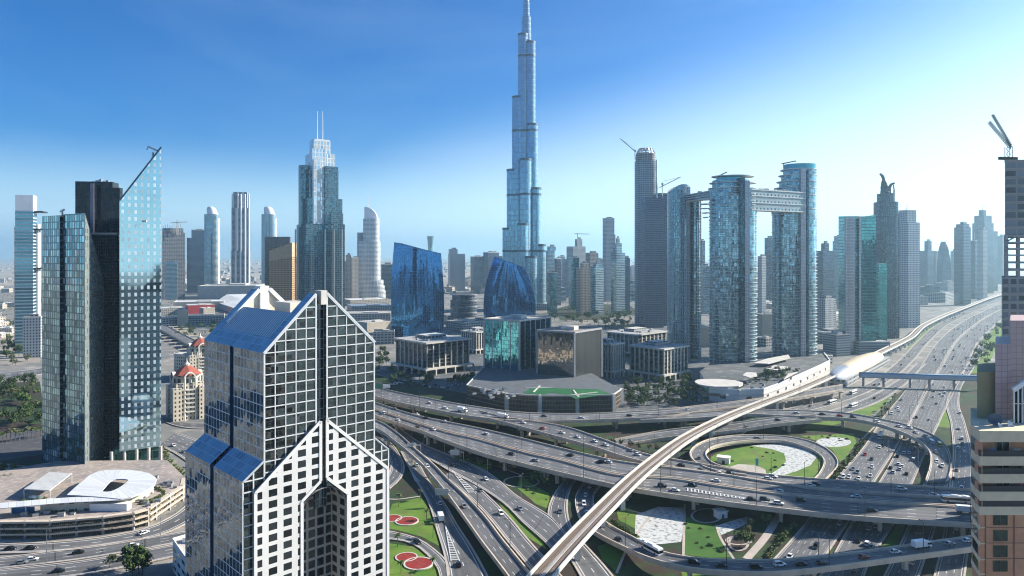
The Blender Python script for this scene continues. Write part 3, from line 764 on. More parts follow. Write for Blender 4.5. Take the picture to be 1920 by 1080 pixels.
    def slab(name, pix):
        q = [FP(a, b, F1) for a, b in pix]
        b = MB()
        b.face([P(u, z, F1) for u, z in q], [(u, z) for u, z in q])
        n = len(q)
        for i in range(n):
            j = (i + 1) % n
            b.face([P(q[i][0], q[i][1], F1), P(q[i][0], q[i][1], F0), P(q[j][0], q[j][1], F0), P(q[j][0], q[j][1], F1)], [(0.01, 0.01)]*4, 1)
        o = b.build(name, [white, PALE], root)
        t = MB()
        for i in range(n):
            j = (i + 1) % n
            if q[i][1] < 1 and q[j][1] < 1: continue
            t.beam(P(*q[i], F1 + 0.05), P(*q[j], F1 + 0.05), 1.0, 0.3, up=(W.x, W.y, 0))
        t.build("edge_trim", plain("edge_white", (.64,.63,.61), .6, 0, .08), o)
    zbot = 1700
    slab("lattice_panel", [(479.5, 1700), (566, 1700), (566, 940), (601, 902), (601, 790), (479, 925)])
    slab("lattice_panel", [(652.5, 1700), (727.5, 1700), (727, 878), (613.5, 788), (613.5, 896), (652.5, 925)])
    # the recess behind the arch
    rc = MB(); dpt = -9.0
    seg = [(um + rad * math.cos(math.pi - math.pi * i / 16), zs + rad * 0.85 * math.sin(math.pi * i / 16)) for i in range(17)]
    prof = [(ul, 0)] + seg + [(ur, 0)]
    acc = 0
    for a, b in zip(prof, prof[1:]):
        l_ = math.hypot(a[0]-b[0], a[1]-b[1])
        rc.face([P(a[0], a[1], 0.9), P(b[0], b[1], 0.9), P(b[0], b[1], dpt), P(a[0], a[1], dpt)], [(0, acc), (0, acc + l_), (9, acc + l_), (9, acc)])
        acc += l_
    rc.build("arch_soffit", facade("arch_side", (0.42, 0.41, 0.38), (0.06, 0.06, 0.065), 4.5, 3.4, 0.6, 0.65, gm=0.6, gr=0.08), root)
    bk = MB(); bk.face([P(u, z, dpt) for u, z in prof], [(u, z) for u, z in prof])
    bk.build("arch_glazing", facade("arch_back", (0.33, 0.32, 0.30), (0.05, 0.055, 0.06), 3.2, 3.4, 0.75, 0.75, gm=0.8, gr=0.06), root)
    # side walls: left upper, left lower with a slot in the middle, right, rear
    def sidewall(name, u, zt, outm):
        b = MB()
        for s0, s1, inn in ((0, L*0.47, 0), (L*0.47, L*0.53, 2.0), (L*0.53, L, 0)):
            uu = u + inn
            A, B = C0 + U*uu - W*s0, C0 + U*uu - W*s1
            b.face([(B.x, B.y, 0), (A.x, A.y, 0), (A.x, A.y, zt), (B.x, B.y, zt)], [(s1, 0), (s0, 0), (s0, zt), (s1, zt)])
            if inn:
                for s_ in (s0, s1):
                    A2, B2 = C0 + U*u - W*s_, C0 + U*uu - W*s_
                    b.face([(A2.x, A2.y, 0), (B2.x, B2.y, 0), (B2.x, B2.y, zt), (A2.x, A2.y, zt)], [(0, 0), (2, 0), (2, zt), (0, zt)], 1)
        return b.build(name, [outm, dblue], root)
    sidewall("side_wall", 0, zE, side); sidewall("side_wall", -eL, zl0, side)
    b = MB()
    for u, zt in ((uR, zR), (uR + eR, zl0)):
        A, B = C0 + U*u, C0 + U*u - W*L
        b.face([(A.x, A.y, 0), (B.x, B.y, 0), (B.x, B.y, zt), (A.x, A.y, zt)], [(0, 0), (L, 0), (L, zt), (0, zt)])
    b.build("side_wall", side, root)
    b = MB()
    b.face([P(uR + eR, 0, -L), P(-eL, 0, -L), P(-eL, zl0, -L), P(uR + eR, zl0, -L)], [(0, 0), (60, 0), (60, zl0), (0, zl0)])
    b.face([P(uR, zl0, -L), P(0, zl0, -L), P(0, zE, -L), P(uR, zE, -L)], [(0, zl0), (60, zl0), (60, zE), (0, zE)])
    b.build("rear_wall", side, root)
    # lower roofs
    for u0, u1 in ((-eL, 0), (uR + eR, uR)):
        b = MB()
        for s0, s1 in ((-0.4, L*0.47), (L*0.53, L)):
            b.face([P(u0, zl0, -s0), P(u1, zl1, -s0), P(u1, zl1, -s1), P(u0, zl0, -s1)], [(s0, 0), (s0, 8), (s1, 8), (s1, 0)])
        b.face([P(u0 + (2 if u0 < 0 else -2), zl0 + 0.4, -L*0.47), P(u1, zl1 - 0.4, -L*0.47), P(u1, zl1 - 0.4, -L*0.53), P(u0 + (2 if u0 < 0 else -2), zl0 + 0.4, -L*0.53)], None, 1)
        b.build("lower_roof", [blue, dblue], root)
    # main roof: blue verges, louvred middle, open well with the rear gable
    def R(t, s, right=False):
        if not right: u = uA * t
        else: u = uR - (uR - uB) * t
        return P(u, zE + (zA - zE) * t, -s)
    rf = MB()
    Ls = 5.0; sl = math.hypot(uA, zA - zE)
    for right in (False, True):
        for (s0, s1, t0, t1, m) in ((-0.5, Ls, 0, 1, 0), (Ls, L - Ls, 0, .24, 0), (Ls, L - Ls, .24, .66, 1), (L - Ls, L + 0.5, 0, 1, 0)):
            rf.face([R(t0, s0, right), R(t1, s0, right), R(t1, s1, right), R(t0, s1, right)], [(s0, t0*sl), (s0, t1*sl), (s1, t1*sl), (s1, t0*sl)], m)
    rf.build("roof", [blue, louv], root)
    well = MB(); zw = zE + (zA - zE) * 0.5
    well.face([P(uA*.5, zw, -Ls), P(uR - (uR-uB)*.5, zw, -Ls), P(uR - (uR-uB)*.5, zw, -(L-Ls)), P(uA*.5, zw, -(L-Ls))])
    well.build("roof_well", ROOFG, root)
    cream = plain("cream_render", (0.70, 0.63, 0.50), 0.8, 0, 0.08)
    rg = MB()
    for s_ in (Ls + 0.01, L - Ls - 0.01):
        rg = MB(); rg.face([P(uA*.4, zw - 2, -s_), P(uA, zA - 0.6, -s_), P(uB, zA - 0.6, -s_), P(uR - (uR-uB)*.4, zw - 2, -s_)])
        rg.build("gable_inside", cream, root)
    rb = MB()
    for t0, t1, right in ((0.35, 1, False), (0.35, 1, True)):
        rb.beam(R(t0, L - Ls - 0.6, right), R(t1, L - Ls - 0.6, right), 1.3, 1.4)
    q = [P(uA + 0.3, 0, -(L - Ls - 1)), P(uB - 0.3, 0, -(L - Ls - 1)), P(uB - 0.3, 0, -(L - 1)), P(uA + 0.3, 0, -(L - 1))]
    rb.prism([(p[0], p[1]) for p in q], zw, zA + 1.2)
    rb.build("rear_gable_frame", WHITE, root)
    pb = MB()
    q = [P(uM + 1, 0, -24), P(uM + 9, 0, -24), P(uM + 9, 0, -36), P(uM + 1, 0, -36)]
    pb.prism([(p[0], p[1]) for p in q], zw, zw + 4.5)
    pb.build("plant_room", [cream, PALE], root)
    return root
gabled_tower()

# ------------------------------------------------------------------ the pair of glass towers on the left, with their dark core
def crystal_tower():
    root = building("faceted teal glass tower with dark slot and sloping shoulder, left of the black core tower", 78, 195, 405)
    tg = facade("crystal_glass", (0.14, 0.22, 0.23), (0.36, 0.56, 0.56), 2.6, 4.0, 0.66, 0.84, gm=0.92, gr=0.05, vary=0.75, tilt=0.05, wm=0.8, wr=0.1, pale_panes=0.12)
    tw = facade("crystal_side_glass", (0.15, 0.18, 0.18), (0.52, 0.56, 0.52), 2.6, 4.0, 0.5, 0.62, gm=0.7, gr=0.12, vary=0.5, tilt=0.03)
    a, a2 = Vector((X(79, 420), 420)), Vector((X(112, 408), 408)); a3, b = Vector((X(119, 409), 409)), Vector((X(159, 397), 397))
    c, e = Vector((X(195, 425), 425)), Vector((X(90, 455), 455))
    zt = Z(403, 405); f = MB()
    f.wall(a, a2, 0, zt, 0); f.wall(a3, b, 0, zt + 0.6, 0, 14)
    f.build("front_facet", tg, root)
    s = MB(); m1, m2 = a2 + Vector((1.0, 4)), a3 + Vector((-0.6, 4))
    s.wall(a2, m1, 0, zt - 1); s.wall(m1, m2, 0, zt - 1); s.wall(m2, a3, 0, zt - 1)
    s.build("dark_slot", GDARK, root)
    # right facet with a sloping top edge
    r = MB(); L = (c - b).length
    z1 = Z(514, 420)
    r.face([(*b, 0), (*c, 0), (*(b + (c-b)*0.93), z1), (*(b + (c-b)*0.0), zt + 0.6)], [(0, 0), (L, 0), (L*.93, z1), (0, zt)])
    r.face([(*c, 0), (*(c), z1 - 6), (*(b + (c-b)*0.93), z1)], [(L, 0), (L, z1), (L*.93, z1)])
    r.build("side_facet", tw, root)
    k = MB()
    k.face([(*b, zt + .6), (*(b + (c-b)*.93), z1), (*e, zt - 8)], None); k.face([(*a, zt), (*a2, zt), (*a3, zt), (*b, zt + .6), (*e, zt - 8)])
    k.wall(c, e, 0, z1 - 6, 0, 0); k.wall(e, a, 0, zt - 8, 0, 0, None, zt)
    k.build("rear_facet", GDARK, root)
    cr = MB()
    cr.beam((X(113, 415), 415, zt + 2.5), (X(121, 415), 415, zt + 3.8), 0.7, 0.9); cr.tube((X(117, 415), 415, zt - 1), (X(117, 415), 415, zt + 3), 0.5)
    cr.build("cleaning_crane", STEEL, root)
crystal_tower()
def black_core():
    root = building("black glass slab tower between the teal faceted tower and the pointed blue tower", 147, 228, 440)
    bm_ = facade("black_glass", (0.045, 0.045, 0.05), (0.018, 0.02, 0.024), 1.5, 3.8, 0.92, 0.94, gm=0.5, gr=0.12, vary=0.4)
    bl = facade("black_lower_glass", (0.07, 0.065, 0.068), (0.022, 0.02, 0.022), 1.3, 1.9, 0.85, 0.88, gm=0.5, gr=0.15, vary=0.4)
    blk(root, "upper_slab", 147, 218, 341, 445, [bm_, ROOFD], 0.18, 0.5)
    st = MB(); d = 442.0
    st.beam((X(180, d), d - 4, 20), (X(180, d), d - 4, Z(345, d)), 2.2, 0.5, up=(0, 1, 0)); st.build("mauve_strip", plain("mauve_panel", (0.22, 0.2, 0.24), 0.4, 0.4), root)
    o, c, w, dp, zt = blk(root, "lower_slab", 172, 226, 440, 428, [bl, ROOFD], 0.1, 0.5)
    MB().prism(rect(c, w * 1.01, dp * 1.01, 0.1), zt, zt + 1.2).build("parapet", PALE, root)
    blk(root, "side_fin", 212, 229, 352, 436, [bm_, ROOFD], 0.1, 1.0)
    rp = MB(); c2 = (X(176, 445), 452)
    for k in range(5): rp.box((c2[0] + k*2.2 - 4, c2[1]), 1.5, 2, Z(341, 445), Z(341, 445) + 1 + (k % 3) * .7)
    rp.build("roof_plant", STEEL, root)
black_core()
def pointed_tower():
    d = 413.0
    root = building("tall blue glass tower with a sharp raking top and rows of pale windows", 222, 303, d)
    pg = facade("pointed_glass", (0.40, 0.60, 0.66), (0.66, 0.74, 0.74), 3.3, 4.0, 0.40, 0.54, gm=0.35, gr=0.25, vary=0.25, tilt=0.01, wm=0.95, wr=0.04)
    m = pg.node_tree
    A, B = Vector((X(224, d - 5), d - 5)), Vector((X(302, d + 6), d + 6))
    back = Vector((-14, 26))
    zl, zr, z0 = Z(376, d - 5), Z(276, d + 6), Z(842, d)
    L = (B - A).length
    f = MB(); f.face([(*A, z0), (*B, z0), (*B, zr), (*A, zl)], [(0, z0), (L, z0), (L, zr), (0, zl)])
    f.build("front_face", pg, root)
    s = MB()
    s.face([(*B, z0), (*(B + back), z0), (*(B + back), zr), (*B, zr)], [(0, z0), (26, z0), (26, zr), (0, zr)])
    s.face([(*(A + back), z0), (*A, z0), (*A, zl), (*(A + back), zl)], [(0, z0), (26, z0), (26, zl), (0, zl)])
    s.face([(*(B + back), z0), (*(A + back), z0), (*(A + back), zl), (*(B + back), zr)], [(0, z0), (26, z0), (26, zl), (0, zr)])
    s.build("side_wall", pg, root)
    r = MB(); r.face([(*A, zl), (*B, zr), (*(B + back), zr), (*(A + back), zl)])
    r.beam((*A, zl), (*B, zr), .7, .9); r.build("raking_roof", plain("dark_blue_roof", (0.03, 0.06, 0.10), 0.3, 0.6), root)
    e = MB(); q = A + (B-A)*.72
    zc = zl + (zr - zl) * .72
    e.tube((q.x, q.y + 3, zc), (q.x + .5, q.y + 3, zc + 6), 0.6); e.beam((q.x + 3, q.y + 3, zc + 7), (q.x - 2.5, q.y + 3, zc + 9.5), 0.8, 1.0); e.tube((q.x - 2.5, q.y + 3, zc + 9.5), (q.x - 3.2, q.y + 3, zc + 7.5), 0.3)
    e.build("cleaning_crane", STEEL, root)
    cd = MB(); gq = A + (B-A)*.62
    cd.box((gq.x, gq.y - 1), 2.4, 1, Z(413, d) - 1, Z(413, d)); cd.build("cleaning_cradle", PALE, root)
    lb = MB(); lb.prism([tuple(A + Vector((-6, 3))), tuple(B + Vector((-1, 3))), tuple(B + back), tuple(A + back)], 0, z0)
    lb.build("lobby", [facade("lobby_glass", (0.16, 0.2, 0.2), (0.06, 0.22, 0.22), 3, 4.6, .93, .9, gm=.8, gr=.08), ROOFD], root)
    for k in range(5):
        q = A + (B - A) * (k / 4.0) + Vector((-4 + k, -0.5 - (0.6 if k == 0 else 0)))
        MB().prism(ell((q.x, q.y), 0.9, 0.9, 10), 0, z0 + 0.2, smooth=True).build("column", PALE, root)
pointed_tower()

# ------------------------------------------------------------------ parking podium with the looped canopy
def podium():
    pix = [(-110, 1008), (0, 1012), (94, 1011), (193, 1002), (250, 994), (277, 986), (292, 975), (342, 940), (345, 925)]
    Pn = [G(a, b) for a, b in pix]
    foot = [(p.x, p.y) for p in Pn] + [(G(310, 890).x, G(310, 890).y), (G(100, 892).x, G(100, 892).y), (G(-110, 930).x, G(-110, 930).y)]
    root = thing("parking_podium", "three-storey planted parking podium with cream ledges at the foot of the glass towers", "car park", (Pn[3].x, Pn[3].y + 30, 0))
    dk = facade("parking_grille", (0.24, 0.19, 0.13), (0.05, 0.045, 0.04), 0.8, 2.7, 0.6, 0.85, gm=0, gr=0.8)
    inner = [(p[0] + 0.9*(foot[9][0]*0 - p[0] + Pn[3].x - 5)/60, p[1] + 1.6) for p in foot]
    MB().prism(inner, 0, 7.9).build("car_deck", [dk, two_tone("podium_deck", (0.36, 0.30, 0.26), (0.24, 0.215, 0.20), 0.06, third=(0.44, 0.38, 0.33))], root)
    for k, z in enumerate((2.5, 5.1, 7.75)):
        b = MB()
        for p, q in zip(Pn, Pn[1:]): b.beam((p.x, p.y + .2, z), (q.x, q.y + .2, z), 2.4, 0.75)
        b.build("ledge", CONC, root)
    pl = MB(); n = 0
    for p, q in zip(Pn, Pn[1:]):
        m = max(1, int((q - p).length / 9))
        for i in range(m):
            a = p + (q - p) * (i / m)
            pl.box((a.x, a.y + .1), 0.8, 1.0, 0, 8.3)
    pl.build("pier", CONCG, root)
    hd = MB(); r2 = random.Random(4)
    for z in (2.9, 5.5):
        for p, q in zip(Pn, Pn[1:]):
            m = int((q - p).length / 0.6) + 1
            for i in range(m):
                if r2.random() < .3: continue
                a = p + (q - p) * (i / m); s = .3 + r2.random() * .45
                for _ in range(3):
                    c = Vector((a.x + r2.uniform(-.5, .5), a.y - 0.7 + r2.uniform(-.4, .4), z + r2.random()*s))
                    v = [c + Vector((r2.uniform(-s, s), r2.uniform(-s, s), r2.uniform(-s, s))) for _ in range(3)]
                    hd.face(v)
    o = hd.build("planting", LEAF_DRY, root); o["kind"] = "stuff"
    return Pn
def deck_clutter(root_pts):
    r = random.Random(12)
    for i in range(26):
        px, py = r.choice([(r.uniform(20, 190), r.uniform(955, 968)), (r.uniform(215, 300), r.uniform(940, 950)), (r.uniform(150, 300), r.uniform(893, 900)), (r.uniform(300, 330), r.uniform(905, 918))])
        g = G(px, py, 7.95); t = thing("rooftop_unit", "small grey ventilation unit on the parking podium's deck", "rooftop unit", tuple(g), "ventilation units on the podium deck")
        MB().prism(rect((g.x, g.y), r.uniform(1.2, 3), r.uniform(1, 2.2), r.uniform(0, .5)), 7.95, 7.95 + r.uniform(.7, 1.8)).build("casing", [CONCG, STEEL], t)
deck_clutter(None)
LEAF_DRY = two_tone("dry_leaves", (0.07, 0.085, 0.02), (0.13, 0.12, 0.04), 0.4, detail=3)
podium()
def canopy():
    c = G(230, 925, 11)
    root = thing("looped_canopy", "white curving roof canopy shaped like a loop on the parking podium", "canopy", (c.x, c.y, 8))
    z = 12.5
    S = lambda a, b: G(a / 4.155, 820 + b / 4.155, z)
    outer = [(520,458),(600,385),(700,302),(760,275),(830,263),(920,260),(1000,262),(1090,272),(1160,288),(1210,318),(1222,335),(1205,380),(1160,410),(1090,450),(1020,475),(940,490),(850,480),(740,470),(620,462)]
    hole = [(790,430),(815,400),(840,370),(862,348),(880,340),(905,335),(930,333),(955,333),(980,335),(995,338),(997,345),(985,362),(965,375),(945,390),(920,405),(890,420),(860,430),(835,433),(810,432)]
    wm = facade("canopy_panels", (0.45, 0.46, 0.47), (0.66, 0.67, 0.67), 3.0, 400, 0.93, 1.0, gm=0.1, gr=0.5, vary=0.08)
    b = MB(); n = len(outer); u = 0
    up = Vector((0, 0, 0.6))
    for i in range(n):
        j = (i + 1) % n
        a0, a1, h0, h1 = S(*outer[i]), S(*outer[j]), S(*hole[i]), S(*hole[j])
        L = (a1 - a0).length
        b.face([a0 + up, a1 + up, h1 + up, h0 + up], [(u, 0), (u + L, 0), (u + L, 9), (u, 9)])
        b.face([a0, h0, h1, a1], [(0, 0)]*4); b.face([a0, a1, a1 + up, a0 + up], [(0, 0)]*4); b.face([h1, h0, h0 + up, h1 + up], [(0, 0)]*4)
        u += L
    b.build("ring_roof", [wm], root)
    t = MB(); tail = [((-120,530),(-120,575)),((0,515),(0,558)),((200,497),(200,540)),((400,480),(400,522)),((600,468),(600,508)),((800,470),(800,500)),((925,488),(925,493))]
    u = 0; up2 = Vector((0, 0, 0.25))
    for (p0, p1), (q0, q1) in zip(tail, tail[1:]):
        A0, A1, B0, B1 = S(*p0), S(*p1), S(*q0), S(*q1)
        L = (B0 - A0).length
        t.face([A1 + up2, B1 + up2, B0 + up2, A0 + up2], [(u, 0), (u + L, 0), (u + L, 6), (u, 6)])
        t.face([A1, B1, B1 + up2, A1 + up2], [(0, 0)]*4)
        u += L
    t.build("strip_roof", [wm], root)
    w = MB()
    pts = [(290,600),(480,590),(700,575),(900,550),(1080,500),(1180,440)]
    pp = [G(a/4.155, 820 + b_/4.155, 8) for a, b_ in pts]
    for p, q in zip(pp, pp[1:]):
        w.wall((p.x, p.y + 2), (q.x, q.y + 2), 7.9, 12.4)
    w.build("rear_wall", facade("club_wall", (0.62, 0.58, 0.48), (0.08, 0.10, 0.10), 6, 5, 0.35, 0.5, gm=.3), root)
    for a, b_ in ((1110,470),(1150,445),(1190,415),(760,540),(600,560),(90,600),(200,598)):
        p = G(a/4.155, 820 + b_/4.155, 8)
        MB().tube((p.x, p.y, 7.9), (p.x, p.y, 12.5), 0.22).build("post", WHITE, root)
    gl = MB(); p, q = G(22, 963, 8), G(65, 962, 8)
    gl.wall((p.x, p.y), (q.x, q.y), 7.95, 11); gl.build("blue_screen", plain("blue_glass", (0.03, 0.17, 0.42), 0.15, 0.3), root)
    kb = MB(); p = G(203, 958, 8); kb.box((p.x, p.y + 2), 17, 4, 7.9, 11.2); kb.build("service_hut", WHITE, root)
canopy()
def lattice_shade():
    z = 12.0
    q = [G(45, 918, z), G(93, 921, z), G(134, 889, z), G(93, 886, z)]
    root = thing("shade_pergola", "pale slatted flat roof on posts beside the podium pool", "pergola", ((q[0].x + q[2].x)/2, (q[0].y + q[2].y)/2, 8))
    b = MB(); up = Vector((0, 0, .4))
    b.face([v + up for v in q], [(0, 0), (16, 0), (16, 14), (0, 14)]); b.face(q[::-1], [(0.1, 0.1)]*4)
    for i in range(4): b.face([q[i], q[(i+1) % 4], q[(i+1) % 4] + up, q[i] + up], [(0.1, .1)]*4)
    b.build("slatted_roof", facade("shade_slats", (0.62, 0.62, 0.6), (0.30, 0.31, 0.30), 2.0, 0.7, .92, .45, gm=0, gr=.6, vary=.2), root)
    for v in q:
        MB().tube((v.x, v.y, 7.9), (v.x, v.y, z), 0.3).build("post", PALE, root)
    pl = [G(64 + 12*math.cos(t*math.pi/10), 932 + 3.2*math.sin(t*math.pi/10), 8.05) for t in range(20)]
    pm = MB(); pm.face([(p.x, p.y, 8.02) for p in pl][::-1]); o = pm.build("pool", WATER)
    tag(o, "small turquoise swimming pool on the podium roof", "pool")
lattice_shade()
def white_block():
    root = building("small white flat-roofed building tucked beside the gabled tower's foot", 330, 385, 270, "white_building", "building")
    z0 = 8.0
    b = MB(); q = [G(324, 1012, 12), G(352, 1052, 12), G(392, 1050, 12), G(392, 992, 12)]
    b.prism([(p.x, p.y) for p in q], 0, 12)
    b.build("wall", [facade("white_slot_wall", (0.74, 0.74, 0.72), (0.05, 0.06, 0.07), 7, 3.6, .7, .4, gm=.4), PALE], root)
    r = MB(); c = G(365, 1015, 12); r.box((c.x, c.y), 8, 3.5, 12.0, 14.0); r.build("roof_plant", [WHITE], root)
    k = MB(); 
    for i in range(4): k.beam((q[i].x, q[i].y, 12.3), (q[(i+1) % 4].x, q[(i+1) % 4].y, 12.3), .4, .7)
    k.build("parapet", WHITE, root)
white_block()

# ------------------------------------------------------------------ red-roofed apartment towers
REDT = plain("red_roof_tile", (0.34, 0.085, 0.05), 0.7, 0, 0.25, 0.4)
def red_roof(label, pxc, d, s, ytop):
    root = thing("apartment_tower", label, "apartment block", (X(pxc, d), d, 0))
    cx, cy_ = X(pxc, d), d
    wallm = facade("cream_apartment_wall", (0.62, 0.54, 0.42), (0.06, 0.07, 0.07), 2.9, 3.3, 0.42, 0.5, gm=0.3, gr=0.15)
    zt = Z(ytop, d)
    rot = math.radians(38)
    body = rect((cx, cy_), 19*s, 19*s, rot)
    MB().prism(body, 0, zt - 6).build("wall", [wallm, PALE], root)
    oct_ = ell((cx, cy_), 9.5*s, 9.5*s, 8, rot)
    MB().prism(oct_, zt - 6, zt).build("drum", [facade("arcade_wall", (0.58, 0.5, 0.4), (0.06, 0.09, 0.07), 5.5, 6.4, 0.55, 0.75, gm=0.3), PALE], root)
    rf = MB(); n = 8
    eave = ell((cx, cy_), 11.5*s, 11.5*s, 8, rot); mid = ell((cx, cy_), 4*s, 4*s, 8, rot)
    rf.loft([(eave, zt), (mid, zt + 5*s), (ell((cx, cy_), 2.0*s, 2.0*s, 8, rot), zt + 6.2*s)])
    ro = rf.build("roof", REDT, root)
    cu = MB().loft([(ell((cx, cy_), 2.2*s, 2.2*s, 10), zt + 6.1*s), (ell((cx, cy_), 2.4*s, 2.4*s, 10), zt + 7.2*s), (ell((cx, cy_), 0.7*s, .7*s, 10), zt + 8.8*s), (ell((cx, cy_), 0.15, .15, 10), zt + 12*s)])
    cu.build("cupola", PALE, ro)
    for k in range(4):
        a = rot + k * math.pi / 2
        ux, uy = math.cos(a), math.sin(a)
        g = MB(); pr = []
        c0 = Vector((cx + ux*10.6*s, cy_ + uy*10.6*s)); tx = Vector((-uy, ux))
        ring = [(math.cos(math.pi*i/8)*4.2*s, math.sin(math.pi*i/8)*4.2*s) for i in range(9)]
        for i in range(8):
            (x0, h0), (x1, h1) = ring[i], ring[i+1]
            for kk in (0,):
                p0 = c0 + tx*x0; p1 = c0 + tx*x1
                q0 = p0 - Vector((ux, uy))*3*s; q1 = p1 - Vector((ux, uy))*3*s
                g.face([(*p0, zt + h0 - 2), (*p1, zt + h1 - 2), (*q1, zt + h1 - 2), (*q0, zt + h0 - 2)])
                i0 = c0 + tx*x0*.78; i1 = c0 + tx*x1*.78
                g.face([(*p0, zt + h0 - 2), (*p1, zt + h1 - 2), (*i1, zt + h1*.78 - 2), (*i0, zt + h0*.78 - 2)])
        for sgn in (-1, 1):
            p = c0 + tx * 3.8 * s * sgn
            g.tube((p.x, p.y, 0), (p.x, p.y, zt - 1.9), 0.55*s, n=6)
        g.build("arched_dormer", plain("white_stucco", (0.70, 0.66, 0.58), 0.7), root)
    for k in range(4):
        a = rot + math.pi/4 + k*math.pi/2
        p = (cx + math.cos(a)*13*s, cy_ + math.sin(a)*13*s)
        MB().prism(rect(p, 6*s, 6*s, rot), 0, zt - 9).build("corner_bay", [wallm, PALE], root)
    bl = MB()
    for k in range(10):
        z = 6 + k * 3.3
        if z > zt - 9: break
        for a in (rot - math.pi/2, rot + math.pi):
            p = (cx + math.cos(a)*10.2*s, cy_ + math.sin(a)*10.2*s)
            bl.box(p, 2.2 if abs(math.cos(a - rot)) > .5 else 6*s, 6*s if abs(math.cos(a-rot)) > .5 else 2.2, z, z + 1.0, rot)
    o = bl.build("balcony_tier", PALE, root)
red_roof("cream apartment tower with red octagonal roof, the nearer one, standing full in view", 350, 545, 1.0, 700)
red_roof("rear one of the cream apartment towers with red octagonal roofs, half hidden", 375, 715, 1.05, 646)
def crescent():
    d = 735
    root = building("curved cream apartment wing below the rear red-roofed tower", 350, 412, d, "apartment_wing", "apartment block")
    b = MB(); c = (X(378, d), d - 8)
    pts = [(c[0] + 24*math.cos(a), c[1] + 14*math.sin(a)) for a in [math.pi + i*math.pi/12 for i in range(13)]]
    b.prism(pts + [(c[0] + 24, c[1] + 12), (c[0] - 24, c[1] + 12)], 0, 24).build("wall", [facade("cream_apartment_wall", (0,0,0), (0,0,0)), PALE], root)
    r = MB(); 
    for p, q in zip(pts, pts[1:]): r.beam((*p, 24.4), (*q, 24.4), .6, 1.2)
    r.build("parapet", PALE, root)
crescent()
# ------------------------------------------------------------------ the very tall stepped spire
def spire_tower():
    d = 1640.0; k = d / F
    cx = X(987, d)
    root = thing("spire_tower", "tallest tower of all, stepped silver-blue shaft whose spire leaves the top of the picture", "skyscraper", (cx, d, 0))
    gl = facade("spire_glass", (0.26, 0.36, 0.42), (0.15, 0.36, 0.50), 1.6, 12.0, 0.62, 0.9, gm=0.9, gr=0.12, vary=0.3, tilt=0.01)
    band = plain("mechanical_louvre", (0.06, 0.09, 0.12), 0.5, 0.5)
    def lobe(name, pxl, pxr, ytop, dy, ybands=()):
        r = (pxr - pxl) / 2 * k; c = (X((pxl + pxr) / 2, d), d + dy)
        zt = Z(ytop, d)
        b = MB().prism(ell(c, r, r, 18), 0, zt, 0, 1, smooth=True)
        o = b.build(name, [gl, STEEL], root)
        bm_ = MB()
        for yb in list(ybands) + [ytop + 1]:
            zb = Z(yb, d)
            bm_ = MB(); bm_.prism(ell(c, r + .5, r + .5, 18), zb - 3.5, zb + 1.5, 0, 0, smooth=True)
            bm_.build("louvre_band", band, o)
    B = (105, 245, 365, 470)
    # core and spire
    co = MB()
    ce = (cx, d + 8)
    co.loft([(ell(ce, 16, 16, 18), 0), (ell(ce, 15.5, 15.5, 18), Z(75, d)), (ell(ce, 11.5, 11.5, 18), Z(74, d)), (ell(ce, 10.5, 10.5, 18), Z(30, d)), (ell(ce, 8, 8, 18), Z(29, d)), (ell(ce, 7, 7, 18), Z(0, d))], smooth=True)
    co.build("core", [gl, STEEL], root)
    sp = MB().loft([(ell(ce, 6.5, 6.5, 12), Z(0, d)), (ell(ce, 5, 5, 12), Z(-30, d)), (ell(ce, 3, 3, 12), Z(-31, d)), (ell(ce, 1.2, 1.2, 12), Z(-75, d)), (ell(ce, .3, .3, 12), Z(-97, d))], smooth=True)
    sp.build("spire", STEEL, root)
    # wings: (left px, right px, top row, depth offset)
    for n, a, b, y, dy in (("wing", 971, 990, 64, 0), ("wing", 985, 1004, 79, -2), ("wing", 960, 982, 181, 2), ("wing", 988, 1008.5, 233, -6), ("wing", 950, 974, 317, 6),
                           ("wing", 992, 1014.5, 353, -12), ("wing", 942, 966, 427, 10), ("wing", 1000, 1023, 458, -10), ("wing", 974, 996, 300, -22), ("wing", 970, 990, 420, -34), ("wing", 984, 1006, 480, -40)):
        lobe(n, a, b, y, dy, [q for q in B if q > y + 6])
    MB().prism(ell((cx, d), 62, 40, 24), 0, 14).build("podium", [GLOWG, ROOFG], root)
spire_tower()

# ------------------------------------------------------------------ towers with a body of stacked boxes
def stack_tower(label, d, tiers, mats, rot=0.3, ratio=0.9, name="tower", cat="tower", extra=None, group=None, cap=None):
    """tiers: (left px, right px, top row) from the widest to the topmost"""
    pl, pr, yt = tiers[0]
    root = building(label, pl, pr, d, name, cat, group)
    z = 0.0
    for i, (a, b, y) in enumerate(tiers):
        c, w, dp = fit(a, b, d, rot, ratio)
        dn = d + (tiers[0][1] - tiers[0][0]) * d / F * 0.3; c = (X((a + b) / 2, dn), dn)
        zt = Z(y, d)
        MB().prism(rect(c, w, dp, rot), max(0, z - 0.5), zt, 0, 1).build("shaft" if i == 0 else "setback", mats, root)
        z = zt
    if cap:
        c2, w2, dp2 = c, w, dp
        m = MB()
        if "parapet" in cap: m.prism(rect(c, w*1.02, dp*1.02, rot), z, z + 2.2, 0, 1); m.build("parapet", [cap.get("mat", PALE), ROOFG], root)
        if "plant" in cap: MB().prism(rect((c[0] + w*.1, c[1]), w*.5, dp*.5, rot), z, z + cap["plant"]).build("plant_room", [GLOWG, ROOFG], root)
        if "mast" in cap: MB().tube((c[0], c[1], z), (c[0], c[1], z + cap["mast"]), 0.9, 0.25).build("mast", STEEL, root)
    return root
P1 = dict(parapet=1, plant=5)
